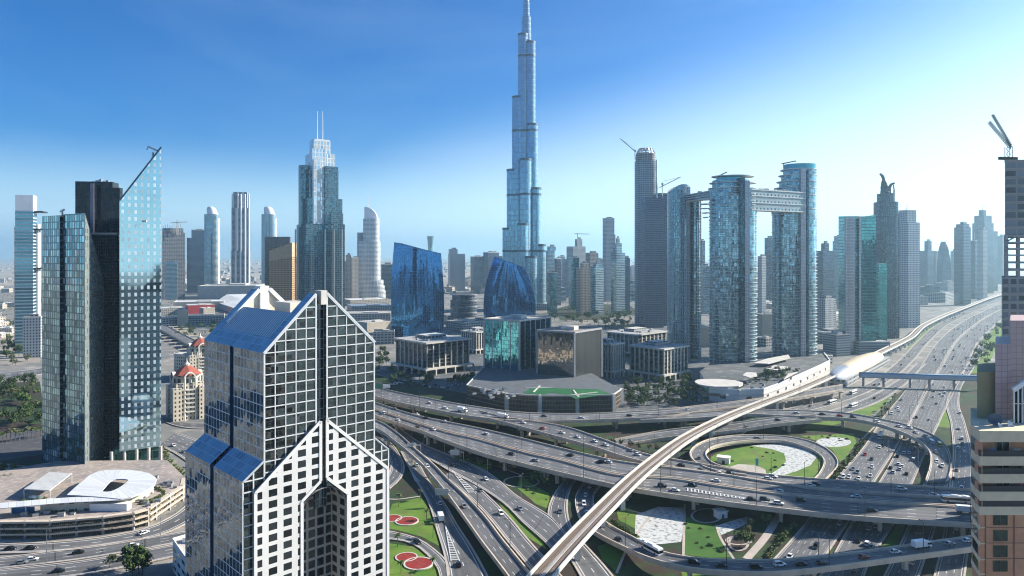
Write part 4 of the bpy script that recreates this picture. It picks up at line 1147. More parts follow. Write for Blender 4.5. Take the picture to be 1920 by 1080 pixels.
def ribs(root, pxs, ytop, d, w, mat, ybot=None, dy=-1.0, name="fin"):
    for px in pxs:
        m = MB(); m.box((X(px, d), d + dy), w, w*1.4, 0 if ybot is None else Z(ybot, d), Z(ytop, d)); m.build(name, mat, root)

# far left tall block with white side fin
def far_left():
    d = 900.0
    root = building("slender tower with horizontal teal bands and a white box crown, farthest left", 30, 73, d)
    g = facade("teal_bands", (0.40, 0.46, 0.48), (0.09, 0.22, 0.28), 40.0, 4.2, 1.0, 0.62, gm=0.85, gr=0.08, vary=0.3)
    blk(root, "shaft", 32, 66, 395, d, [g, ROOFG], 0.35, 0.9)
    blk(root, "crown", 32, 66, 366, d, [WHITE, ROOFG], 0.35, 0.9, z0=Z(395, d))
    blk(root, "side_fin", 66, 75, 420, d + 14, [WHITE, ROOFG], 0.2, 2.0)
    blk(root, "side_wing", 28, 40, 425, d + 20, [GWHITE, ROOFG], 0.35, 1.0)
    b = MB()
    for y in (395, 428, 502): b.box((X(49, d), d + 14), 25.5, 24, Z(y, d) - 1.5, Z(y, d), 0.35)
    b.build("dark_belt", DARK, root)
far_left()
stack_tower("small white gridded office block at the foot of the slender teal-banded tower", 860, [(46, 78, 597)], [GGREY, ROOFG], 0.35, .6, "office_block", "office block", cap=P1)

# concrete tower under construction
def raw_tower():
    d = 2000.0
    root = stack_tower("raw concrete tower under construction right of the pointed blue tower", d, [(306, 345, 436), (306, 342, 428)], [GRAW, CONCG], 0.5, .8, cap=None)
    b = MB(); c = (X(325, d), d)
    for i in range(9):
        x = X(308 + i*4, d); b.tube((x, d - 5, Z(440, d)), (x, d - 5, Z(424 - (i % 3)*2, d)), .6, n=5)
    b.build("scaffold", STEEL, root)
    g = MB(); g.prism(rect((X(329, d), d - 24), 30, 4, .3), 0, Z(490, d)); g.build("glazed_corner", [GBAND, ROOFG], root)
    t = MB(); x = X(332, d); t.tube((x, d, Z(440, d)), (x, d, Z(412, d)), 1.2, n=4); t.beam((x - 18, d, Z(418, d)), (x + 30, d, Z(416, d)), 1.4, 1.6)
    tag(t.build("tower_crane", plain("crane_yellow", (0.45, 0.28, 0.08), .6), None, (x, d, 0)), "red and yellow crane on the raw concrete tower at left", "crane")
raw_tower()
stack_tower("dark blue slab tower left of the white rounded tower", 2300, [(352, 383, 446), (360, 383, 432)], [GDARK, ROOFG], 0.4, .9, cap=P1)
def round_white(label, pxl, pxr, ysh, ycr, d):
    root = building(label, pxl, pxr, d)
    c = (X((pxl + pxr)/2, d), d); r = (pxr - pxl)/2*d/F
    MB().prism(ell(c, r, r*.8, 24, p=.8), 0, Z(ysh, d), smooth=True).build("shaft", [GBAND, ROOFG], root)
    MB().loft([(ell((c[0] + r*.1, c[1]), r*.75, r*.6, 20), Z(ysh, d)), (ell((c[0] - r*.1, c[1]), r*.62, r*.5, 20), Z(ycr + 4, d)), (ell((c[0] - r*.2, c[1]), r*.4, r*.4, 20), Z(ycr, d))], smooth=True).build("crown", [WHITE, WHITE], root)
    f = MB(); f.box((c[0] + r*.9, d - 1), r*.22, r*.5, 0, Z(ysh + 8, d)); f.build("white_fin", WHITE, root)
round_white("pale rounded tower with white crown and balcony bands, second from the raw concrete tower", 384, 411, 402, 388, 2250)
round_white("pale rounded tower with white crown behind the golden brown building", 491, 518, 402, 388, 2500)
stack_tower("low blue block behind the pale rounded tower", 2450, [(383, 400, 470)], [GBAND, ROOFG], .3)
def column_tower():
    d = 2150.0
    root = stack_tower("dark twin-ribbed tower with white edges standing alone on the plain", d, [(434, 469, 470), (435, 467, 390), (438, 465, 360)], [facade("ribbed_dark", (0.50, 0.51, 0.52), (0.04, 0.055, 0.07), 14, 3.5, .62, .8, gm=.7, gr=.1), ROOFG], 0.25, .8)
    ribs(root, (436, 446.5, 452, 460, 467), 364, d, 3.0, WHITE, dy=-2)
column_tower()
# golden brown hotel
def golden():
    d = 1400.0
    root = building("golden brown hotel slab with a dark curved rear half behind the gabled tower", 500, 556, d, "hotel", "hotel")
    blk(root, "rear_half", 498, 545, 444, d + 40, [GBROWN, ROOFG], 0.2, .5)
    c, w, dp = fit(506, 556, d, -.12, .5)
    o = MB(); p = rect(c, w, dp, -.12)
    o.loft([(p, 0), (p, [Z(490, d), Z(482, d), Z(482, d), Z(490, d)])], 0, 1)
    o.build("golden_front", [GGOLD, PALE], root)
    t = MB(); t.loft([(p, [Z(490, d), Z(482, d), Z(482, d), Z(490, d)]), (p, [Z(470, d), Z(455, d), Z(455, d), Z(470, d)])], 0, 1)
    t.build("roof_screen", [plain("tan_panel", (0.55, 0.38, 0.22), .7), PALE], root)
golden()
# stepped dark glass skyscraper with twin masts
def stepped():
    d = 1300.0
    root = building("stepped dark glass skyscraper with a bright crown and two thin masts", 555, 645, d, "skyscraper", "skyscraper")
    g = facade("stepped_glass", (0.10, 0.14, 0.16), (0.06, 0.15, 0.19), 3.2, 3.8, .8, .78, gm=.92, gr=.06, vary=.5, tilt=.02)
    gb = facade("sun_glint_crown_glass", (0.72, 0.75, 0.76), (0.42, 0.55, 0.60), 6.0, 8.0, .7, .85, gm=.8, gr=.15, vary=.3, pale_panes=.35)  # sun's reflection on the crown put into pale wall and pane colours
    rot = .55
    def t(a, b, y, y0, m, dy=0, ratio=.9, nm="setback"):
        c, w, dp = fit(a, b, d, rot, ratio); c = (c[0], d + 25 + dy)
        MB().prism(rect(c, w, dp, rot), 0 if y0 is None else Z(y0, d), Z(y, d)).build(nm, [m, ROOFD], root)
    t(555, 644, 420, None, g, nm="shaft"); t(559, 639, 372, 421, g); t(563, 631, 318, 373, g); t(569, 624, 287, 319, gb); t(576, 615, 262, 288, gb, nm="crown")
    for a, b, y, dy in ((560, 588, 310, -20), (588, 606, 300, -30), (605, 633, 312, -18), (557, 575, 425, -20), (615, 642, 400, -16), (583, 612, 280, -24)):
        c, w, dp = fit(a, b, d, rot, .6)
        MB().prism(rect((c[0], d + 25 + dy), w, dp, rot), 0, Z(y, d)).build("bay", [g if y > 300 else gb, ROOFD], root)
    ribs(root, (556, 578, 597, 611, 628, 643), 430, d, 2.0, STEEL, dy=-6)
    for px in (589, 599):
        m = MB(); m.tube((X(px, d), d + 22, Z(264, d)), (X(px, d), d + 22, Z(204, d)), .9, .5, 6); m.build("mast", WHITE, root)
    cp = MB(); c, w, dp = fit(578, 613, d, rot, .9); cp.prism(rect((c[0], d + 25), w, dp, rot), Z(262, d), Z(259, d)); cp.build("crown_cap", WHITE, root)
stepped()
# white hotel with a sail-shaped crown
def sail():
    d = 1950.0
    root = building("white curved tower with a sail-shaped crown and mast, right of the twin-masted skyscraper", 670, 722, d)
    c = (X(693, d), d); k = d / F
    MB().prism(ell(c, 20*k, 14*k, 26, p=.8), 0, Z(452, d), smooth=True).build("shaft", [GWHITE, WHITE], root)
    MB().prism(ell((X(696, d), d), 15*k, 11*k, 26, p=.8), Z(452, d), Z(410, d), smooth=True).build("setback", [GWHITE, WHITE], root)
    s = MB(); prof = []
    for i in range(11):
        t = i / 10 * math.pi / 2
        prof.append((X(684, d) + 24*k*math.sin(t), Z(388 + (412 - 388)*(1 - math.cos(t)), d)))
    pts = prof + [(prof[-1][0], Z(420, d)), (X(684, d), Z(420, d))]
    for y in (-6, 6):
        q = [(x, d + y, z) for x, z in pts]; s.face(q if y > 0 else q[::-1])
    for (x0, z0), (x1, z1) in zip(pts, pts[1:] + pts[:1]): s.face([(x0, d - 6, z0), (x1, d - 6, z1), (x1, d + 6, z1), (x0, d + 6, z0)])
    s.build("sail_crown", WHITE, root)
    MB().tube((X(691, d), d, Z(390, d)), (X(691, d), d, Z(367, d)), 1.1, .3, 6).build("mast", WHITE, root)
    blk(root, "side_slab", 670, 684, 436, d + 12, [GGREY, ROOFG], .2, .8)
    f = MB()
    for i, (r, y) in enumerate(((26, 545), (24, 535), (22, 525))): f.prism(ell((X(697, d), d), r*k, 16*k, 26), 0 if i == 0 else Z(545 - (i-1)*10, d), Z(y, d), 0, 1)
    f.build("flared_base", [GWHITE, WHITE], root)
sail()

# ------------------------------------------------------------------ two blue curved-front towers
def blue_tower(label, pts, d, depth, bow, rot=0.0, ext=0):
    """pts: outline (left bottom, left top, right top, right bottom) in pixels; sides bow outwards"""
    root = building(label, pts[0][0], pts[3][0], d)
    (lb, yb), (lt, ylt), (rt, yrt), (rb, _) = pts
    n = 14; b = MB()
    zl, zr = Z(ylt, d), Z(yrt, d)
    def edge(z, side):
        zt = zl if side < 0 else zr
        f = min(1, z / zt)
        base, topx = (lb, lt) if side < 0 else (rb, rt)
        px = base + (topx - base) * f * f + side * bow * math.sin(math.pi * min(f, 1)) * .5
        return X(px, d)
    rows = 16; fr = []
    for r in range(rows + 1):
        row = []
        for c in range(n + 1):
            s = c / n
            zt = zl + (zr - zl) * s
            z = zt * r / rows
            xl, xr = edge(zl * r / rows, -1), edge(zr * r / rows, 1)
            x = xl + (xr - xl) * s
            y = d - 5.0 * math.sin(math.pi * s) + (s * math.sin(rot) * (xr - xl))
            row.append((x, y, z))
        fr.append(row)
    for r in range(rows):
        for c in range(n):
            w = (pts[3][0] - pts[0][0]) * d / F / n
            b.face([fr[r][c], fr[r][c+1], fr[r+1][c+1], fr[r+1][c]], [(c*w, fr[r][c][2]), ((c+1)*w, fr[r][c+1][2]), ((c+1)*w, fr[r+1][c+1][2]), (c*w, fr[r+1][c][2])], 0, True)
    b.build("curved_front", GB, root)
    s = MB()
    for r in range(rows):
        for c in (0, n):
            p, q = Vector(fr[r][c]), Vector(fr[r+1][c]); D_ = Vector((6 if c == 0 else -3, depth, 0))
            pts4 = [p, q, q + D_, p + D_]
            s.face(pts4 if c == 0 else pts4[::-1], [(0, p.z), (0, q.z), (depth, q.z), (depth, p.z)])
    p, q = Vector(fr[0][0]), Vector(fr[0][n]); pt, qt = Vector(fr[rows][0]), Vector(fr[rows][n])
    D0, D1 = Vector((6, depth, 0)), Vector((-3, depth, 0))
    s.face([q + D1, p + D0, pt + D0, qt + D1], [(0, 0), (50, 0), (50, zl), (0, zr)])
    s.build("side_wall", facade("dark_blue_side", (0.04, 0.07, 0.1), (0.04, 0.14, 0.24), 2.2, 3.8, .85, .8, gm=.9, gr=.06), root)
    t = MB(); tp = [Vector(v) for v in fr[rows]]
    t.face([*tp, tp[-1] + D1, tp[0] + D0])
    for a, c in zip(tp, tp[1:]): t.beam(a + Vector((0, .5, 0)), c + Vector((0, .5, 0)), .8, 1.4)
    t.build("raking_roof", plain("dark_blue_roof", (0.03, 0.06, 0.10), .3, .6), root)
blue_tower("mirror-blue glass tower with a slanting top and bowed sides, the wider of two", [(735, 640), (739, 455), (827, 476), (831, 640)], 1040.0, 24, 5)
blue_tower("mirror-blue glass tower curving to a point, in front of the tallest tower", [(909, 600), (927, 482), (983, 502), (1002, 600)], 1230.0, 26, 10)

# ------------------------------------------------------------------ office quarter between the blue towers and the interchange
def office(label, pxl, pxr, yroof, ybase, rot=.72, ratio=.9, arcade=True, name="office_block", d=None):
    d = D(ybase) if d is None else d
    c, w, dp = fit(pxl, pxr, d, rot, ratio)
    c = (X((pxl + pxr) / 2, d + dp * .45), d + dp * .45)
    root = thing(name, label, "office block", (c[0], c[1], 0))
    zt = Z(yroof, d)
    pod = zt * .22
    MB().prism(rect(c, w, dp, rot), pod, zt - 1).build("glazing", [GOFFH, ROOFG], root)
    ca, sa = math.cos(rot), math.sin(rot)
    def loc(a, b_): return (c[0] + a*ca - b_*sa, c[1] + a*sa + b_*ca)
    for side in range(4):
        n = 7; m = MB(); L = w if side % 2 == 0 else dp; o = (dp if side % 2 == 0 else w) / 2
        for i in range(n + 1):
            if i in (3, 4) and side % 2 == 0: pass
            t = -L/2 + L * i / n
            p = {0: (t, -o), 1: (o, t), 2: (t, o), 3: (-o, t)}[side]
            m.box(loc(*p), 1.5, 1.5, pod, zt - 1, rot)
        m.build("fin_screen", PALE, root)
    MB().prism(rect(c, w*1.1, dp*1.1, rot), zt - 1, zt + .6, 0, 1).build("roof_slab", [PALE, ROOFG], root)
    r2 = random.Random(hash(label) & 255 if False else len(label) * 7 + int(pxl))
    pr = MB()
    pr.box(loc(w*.05, dp*.1), w*.45, dp*.35, zt + .6, zt + 4.2, rot, 0, 1)
    pr.build("plant_room", [GLOWG, PALE], root)
    rk = MB()
    for k in range(9):
        rk.box(loc(r2.uniform(-.42, .42)*w, r2.uniform(-.42, .42)*dp), r2.uniform(1.5, 4), r2.uniform(1.5, 3), zt + .6, zt + .6 + r2.uniform(1, 2.6), rot)
    rk.build("roof_plant", CONCG, root)
    if arcade:
        MB().prism(rect(c, w*1.16, dp*1.16, rot), pod - 1.6, pod).build("arcade_slab", [PALE, PALE], root)
        MB().prism(rect(c, w*.94, dp*.94, rot), 0, pod - 1.6).build("ground_storey", [GOFFH, ROOFG], root)
        for side in range(4):
            m = MB(); L = (w if side % 2 == 0 else dp)*1.14; o = (dp if side % 2 == 0 else w)*.57
            for i in range(6):
                t = -L/2 + L * i / 5
                p = {0: (t, -o), 1: (o, t), 2: (t, o), 3: (-o, t)}[side]
                m.box(loc(*p), 1.5, 1.5, 0, pod - 1.6, rot)
            m.build("colonnade", PALE, root)
    return root
office("brown-glazed office block with white piers and overhanging roof, left of the turquoise glass cube", 742, 880, 640, 700, .75, 1.0)
office("dark office block with white piers, half hidden behind the turquoise glass cube", 866, 925, 622, 662, .75, 1.0)
office("narrow office block with white piers, tucked behind the grey cube's right edge", 1112, 1170, 645, 708, .75, 1.1)
office("office block with white piers and a blue roof light, nearest the curved-roof pavilion", 1182, 1288, 652, 712, .75, 1.0)
office("long low office block with white roof decks, behind the two white-pier office blocks", 1140, 1248, 625, 668, .75, .8)
def cube(label, pxl, pxr, pxc, yroof, ybase, gl, gr_, trim, fins=True, rt=ROOFG):
    d = D(ybase)
    A = Vector((X(pxc, d), d))
    # left wall runs back-left, right wall back-right
    lw = (pxc - pxl) * d / F; rw = (pxr - pxc) * d / F
    ul = Vector((-.86, .5)); ur = Vector((.62, .785))
    Ll = lw / (.86 - .5 * (960 - pxl) / F * 1.0) if True else 0
    Lr = rw / (.62 - .785 * (pxr - 960) / F)
    Ll = lw / (.86 - .5 * (960 - pxl) / F)
    Bp, Cp = A + ul * Ll, A + ur * Lr
    Dp = Bp + ur * Lr
    root = thing("glass_cube", label, "office block", (A.x, A.y, 0))
    zt = Z(yroof, d)
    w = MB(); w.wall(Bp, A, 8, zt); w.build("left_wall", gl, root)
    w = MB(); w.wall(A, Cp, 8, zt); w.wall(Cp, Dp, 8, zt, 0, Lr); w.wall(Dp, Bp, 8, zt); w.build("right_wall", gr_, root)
    r = MB(); poly = [tuple(A), tuple(Cp), tuple(Dp), tuple(Bp)]
    r.face([(p[0], p[1], zt) for p in poly]); r.build("roof", rt, root)
    t = MB()
    for p, q in zip(poly, poly[1:] + poly[:1]): t.beam((*p, zt + .2), (*q, zt + .2), 1.2, 1.6)
    t.build("parapet", trim, root)
    for p in poly[:2] + poly[3:]:
        m = MB(); m.box(p, 1.5, 1.5, 8, zt - .6, .5); m.build("corner_post", trim, root)
    if fins:
        for a, b, n in ((Bp, A, 4), (A, Cp, 6)):
            for i in range(1, n):
                p = a + (b - a) * (i / n); m = MB(); m.box(tuple(p), .7, .7, 8, zt - .6, .5); m.build("fin", trim, root)
    ce = (A + Dp) / 2
    k = MB(); k.box(tuple(ce), Ll*.35, Lr*.22, zt + .02, zt + 3.6, -.52); k.box(tuple(ce + Vector((-6, -3))), 4, 3, zt + .02, zt + 2.6, -.52); k.build("plant_room", [PALE], root)
    return root
TQ = facade("turquoise_glass", (0.05, 0.14, 0.18), (0.10, 0.40, 0.52), 1.7, 3.8, .9, .93, gm=.95, gr=.05, vary=.22, tilt=.02)  # left wall's bright reflection put into the colour; right wall's copy is darker
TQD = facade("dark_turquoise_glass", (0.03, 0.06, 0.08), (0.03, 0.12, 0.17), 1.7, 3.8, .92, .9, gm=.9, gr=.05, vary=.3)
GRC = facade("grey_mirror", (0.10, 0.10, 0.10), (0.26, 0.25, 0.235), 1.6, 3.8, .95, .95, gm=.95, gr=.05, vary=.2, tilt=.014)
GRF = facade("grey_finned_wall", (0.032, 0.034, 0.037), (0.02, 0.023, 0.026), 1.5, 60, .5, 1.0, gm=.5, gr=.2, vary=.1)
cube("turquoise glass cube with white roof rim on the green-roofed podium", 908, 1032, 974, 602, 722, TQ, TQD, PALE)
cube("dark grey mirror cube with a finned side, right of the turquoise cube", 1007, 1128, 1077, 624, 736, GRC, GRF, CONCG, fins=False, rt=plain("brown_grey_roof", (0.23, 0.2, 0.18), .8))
def podium2():
    z = 14.0
    root = thing("office_podium", "long low podium with green roof garden and pale corner piers under the two glass cubes", "podium", (G(1010, 770).x, G(1010, 770).y, 0))
    base = [G(875, 754), G(950, 772), G(1012, 776), G(1082, 776), G(1150, 774), G(1165, 762), G(1110, 728), G(1000, 700), G(920, 700)]
    poly = [(p.x, p.y) for p in base]
    brown = facade("bronze_slatted_wall", (0.20, 0.155, 0.12), (0.10, 0.085, 0.075), 1.2, 3.4, .85, .8, gm=.5, gr=.25, vary=.5)
    MB().prism(poly, 0, z).build("wall", [brown, ROOFD], root)
    for i in range(9):
        a, b_ = poly[i], poly[(i + 1) % 9]
        if i in (5, 6, 7): continue
        m = MB(); m.beam((*a, z + .3), (*b_, z + .3), .8, 1.0); m.build("parapet", PALE, root)
    for p in (poly[1], poly[2], poly[3], poly[4], poly[5]):
        m = MB(); m.box(p, 2.6, 2.6, 0, z + .9, .4); m.build("corner_pier", PALE, root)
    g = MB(); gp = [G(980, 737, z), G(1020, 741, z), G(1032, 736, z), G(1062, 741, z), G(1080, 748, z), G(1146, 739, z), G(1120, 730, z), G(1080, 729, z), G(1040, 728, z), G(1000, 726, z)]
    g.face([(p.x, p.y, z + .15) for p in gp]); o = g.build("roof_lawn", two_tone("roof_lawn_green", (0.012, 0.10, 0.035), (0.02, 0.13, 0.04), .1), root)
    k = MB()
    for a, b_, c, e in ((985, 729, 1040, 727), (1070, 742, 1120, 736), (1000, 736, 1012, 724), (1085, 745, 1075, 732)):
        p, q = G(a, b_, z), G(c, e, z); k.beam((p.x, p.y, z + .35), (q.x, q.y, z + .35), 1.4, .4)
    k.build("garden_kerb", PALE, root)
podium2()
def drum_building():
    d = 1300
    root = building("dark rounded low building with stacked bands, between the two blue towers", 845, 895, d, "round_building", "building")
    c = (X(869, d), d)
    for i in range(5):
        MB().prism(ell(c, 24 - (i == 4)*3, 18, 28), Z(606 - i*11 + 0, d) if i else 0, Z(597 - i*11, d)).build("storey", [GDARK, ROOFD], root)
        MB().prism(ell(c, 24.8, 18.8, 28), Z(597 - i*11, d), Z(595.5 - i*11, d)).build("ledge", [CONCG, ROOFD], root)
drum_building()

# ------------------------------------------------------------------ the linked curved towers on the right
SK = facade("curved_tower_glass", (0.24, 0.30, 0.34), (0.14, 0.25, 0.31), 2.8, 3.9, .9, .92, gm=.92, gr=.06, vary=.5, tilt=.02)
SKD = facade("curved_tower_dark_glass", (0.05, 0.09, 0.12), (0.035, 0.085, 0.12), 2.0, 3.9, .9, .9, gm=.9, gr=.06, vary=.4)
SLAB = plain("pale_slab_edge", (0.55, 0.57, 0.56), .5, 0, .1)
TEALG = plain("teal_glass_panel", (0.05, 0.25, 0.30), .1, .85, .15)
LILAC = facade("lilac_panel_wall", (0.42, 0.42, 0.45), (0.36, 0.36, 0.40), 2.4, 3.9, .9, .9, gm=.5, gr=.25, vary=.1)
def rings(root, poly_fn, z0, z1, fl, name="slab_banding", mat=None, grow_=0.9, th=.5):
    b = MB(); z = z0; k = 0
    while z < z1:
        pl = poly_fn(z); o = grow(pl, grow_); n = len(pl)
        for i in range(n):
            j = (i + 1) % n
            b.face([(*o[i], z), (*o[j], z), (*o[j], z + th), (*o[i], z + th)], None, 0, True)
            b.face([(*o[i], z + th), (*o[j], z + th), (*pl[j], z + th), (*pl[i], z + th)]); b.face([(*o[j], z), (*o[i], z), (*pl[i], z), (*pl[j], z)])
        z += fl
    b.build(name, mat or SLAB, root)
def linked_towers():
    fl = 3.9
    # tower nearest the centre of the pair
    d = 745.0; k = d / F
    r1 = building("broad curved glass tower with dark fin and disc crown, front one of the linked towers", 1329, 1419, d, "curved_tower")
    c = (X(1374, d + 14), d + 14); pf = lambda z, s=1.0: ell(c, 43*k*s, 17*s, 36, -.10, .85)
    zt = Z(352, d)
    MB().prism(pf(0), 0, zt, smooth=True).build("shaft", [SK, ROOFG], r1)
    rings(r1, pf, 6, zt, fl)
    f = MB(); f.box((X(1388, d), d - 4), 8*k, 8, 0, Z(334, d)); f.build("dark_fin", SKD, r1)
    f = MB(); f.box((X(1396.5, d), d - 4), 8.6*k, 9, 0, Z(341, d)); f.build("pale_fin", LILAC, r1)
    MB().prism(ell((X(1370, d + 14), d + 14), 34*k, 15, 32, 0, .85), zt, Z(336, d), smooth=True).build("crown_storey", [SK, ROOFG], r1)
    MB().prism(ell((X(1370, d + 14), d + 14), 27*k, 13, 32), Z(336, d), Z(331, d), smooth=True).build("penthouse", [TEALG, ROOFG], r1)
    for rx, y, px in ((40, 329.5, 1374), (44, 342, 1374), (45, 352, 1373)):
        MB().prism(ell((X(px, d + 14), d + 14), rx*k, 18, 32), Z(y, d), Z(y - 1.6, d)).build("disc_eave", [SLAB, SLAB], r1)
    cr = MB(); p = (X(1353, d), d + 10); cr.beam((*p, Z(328, d)), (X(1367, d), d + 6, Z(321, d)), .8, 1.0); cr.tube((*p, Z(331, d)), (*p, Z(327, d)), .6); cr.build("cleaning_crane", DARK, r1)
    cs = MB()
    for i in range(5):
        y = 374 + i * 8.4; w = 11 - i * 1.6
        cs.prism(ell((X(1329 - w*.2, d), d + 10), w*k, 6, 16), Z(y, d), Z(y - 1.7, d))
    cs.build("cantilever_terrace", SLAB, r1)
    # rear right tower
    d2 = 790.0; k2 = d2 / F
    r2 = building("curved glass tower whose top steps up in terraces, right one of the linked towers", 1449, 1530, d2, "curved_tower")
    c2 = (X(1489, d2 + 14), d2 + 14); pf2 = lambda z: ell(c2, 40*k2, 16, 36, -.05, .85)
    zt2 = Z(400, d2)
    MB().prism(pf2(0), 0, zt2, smooth=True).build("shaft", [SK, ROOFG], r2)
    rings(r2, pf2, 6, zt2, fl)
    edges = [(1447, 392), (1450, 378), (1453, 366), (1457, 352), (1462, 340), (1466, 328), (1470, 317)]
    yb = 400
    for i, (pl, y) in enumerate(edges):
        cc = (X((pl + 1529) / 2, d2 + 14), d2 + 14); rr = (1529 - pl) / 2 * k2
        MB().prism(ell(cc, rr, 16, 32, 0, .85), Z(yb, d2), Z(y, d2), smooth=True).build("terrace_storey", [SK, ROOFG], r2)
        MB().prism(ell((cc[0] - 2*k2, cc[1]), rr + 3*k2, 17, 32, 0, .85), Z(y, d2), Z(y - 1.7, d2)).build("terrace_slab", [SLAB, SLAB], r2)
        yb = y - 1.7
    MB().prism(ell((X(1499, d2 + 14), d2 + 14), 29*k2, 15, 32, 0, .85), Z(yb, d2), Z(306, d2), smooth=True).build("crown_storey", [TEALG, ROOFG], r2)
    f = MB(); f.box((X(1502, d2), d2 - 3), 9*k2, 8, 0, Z(318, d2)); f.build("pale_fin", LILAC, r2)
    f = MB(); f.box((X(1509.5, d2), d2 - 3), 4*k2, 8, 0, Z(320, d2)); f.build("dark_fin", SKD, r2)
    cr = MB(); cr.beam((X(1472, d2), d2 + 10, Z(305, d2)), (X(1498, d2), d2 + 8, Z(300, d2)), .8, 1.2); cr.tube((X(1476, d2), d2 + 10, Z(312, d2)), (X(1476, d2), d2 + 10, Z(304, d2)), .6); cr.build("cleaning_crane", DARK, r2)
    # left tower of the three
    d3 = 845.0; k3 = d3 / F
    r3 = building("ribbed curved tower with an arched top, left one of the linked towers", 1252, 1313, d3, "curved_tower")
    c3 = (X(1272, d3 + 14), d3 + 14)
    rib = facade("ribbed_tower_wall", (0.36, 0.42, 0.45), (0.13, 0.24, 0.29), 2.2, 3.9, .6, .85, gm=.85, gr=.08, vary=.4)
    P3 = ell(c3, 20*k3, 15, 28, 0, .75)
    ztop = [Z(345 + 9 * ((p[0] - c3[0]) / (20*k3) - .25) ** 2, d3) for p in P3]
    MB().loft([(P3, 0), (P3, ztop)], 0, 1, smooth=True).build("ribbed_shaft", [rib, ROOFG], r3)
    f = MB(); f.box((X(1291, d3), d3 + 6), 7*k3, 12, 0, Z(350, d3)); f.build("pale_fin", LILAC, r3)
    pf3 = lambda z: ell((X(1302, d3 + 16), d3 + 16), 10*k3, 11, 20, 0, .8)
    MB().prism(pf3(0), 0, Z(372, d3), smooth=True).build("glazed_shaft", [SK, ROOFG], r3)
    rings(r3, pf3, 6, Z(372, d3), fl)
    f = MB(); f.box((X(1311.5, d3 + 12), d3 + 12), 3*k3, 10, 0, Z(376, d3)); f.build("edge_fin", SLAB, r3)
    # bridges between them
    def bridge(label, A, B, z0, z1, w, wall, wins=False):
        root = thing("sky_bridge", label, "sky bridge", ((A[0] + B[0]) / 2, (A[1] + B[1]) / 2, z0))
        m = MB(); A, B = Vector(A), Vector(B); t = (B - A).normalized(); s = Vector((-t.y, t.x)) * w / 2
        m.prism([tuple(A - s), tuple(B - s), tuple(B + s), tuple(A + s)], z0, z1, 0, 1, True)
        m.build("deck_storey", [wall, ROOFG], root)
        for f in (0, .36, .7, 1.0):
            z = z0 + (z1 - z0) * f; m = MB()
            m.prism([tuple(A - s*1.1), tuple(B - s*1.1), tuple(B + s*1.1), tuple(A + s*1.1)], z - .3, z + .8, 0, 0, True); m.build("slab_edge", SLAB, root)
        r_ = random.Random(3); m = MB()
        for i in range(14):
            p = A + (B - A) * r_.random() + s * r_.uniform(-.8, .8); m.box(tuple(p), r_.uniform(1, 4), 2, z1 + .8, z1 + 1.2 + r_.random()*2.4)
        m.build("roof_garden", [PALE], root)
    bw = facade("bridge_wall", (0.28, 0.37, 0.40), (0.05, 0.11, 0.15), 5.5, 7.4, .42, .3, gm=.8, gr=.08, vary=.3)
    bridge("deep glazed sky bridge with small square windows joining the two tallest linked towers", (X(1402, d), d + 4), (X(1500, d2), d2 - 1), Z(396, 765), Z(359, 765), 13, bw)
    bridge("thin sky bridge reaching from the ribbed tower to the disc-crowned tower", (X(1294, d3), d3 + 4), (X(1384, d), d - 4), Z(369, 775), Z(356, 775), 10, SKD)
linked_towers()

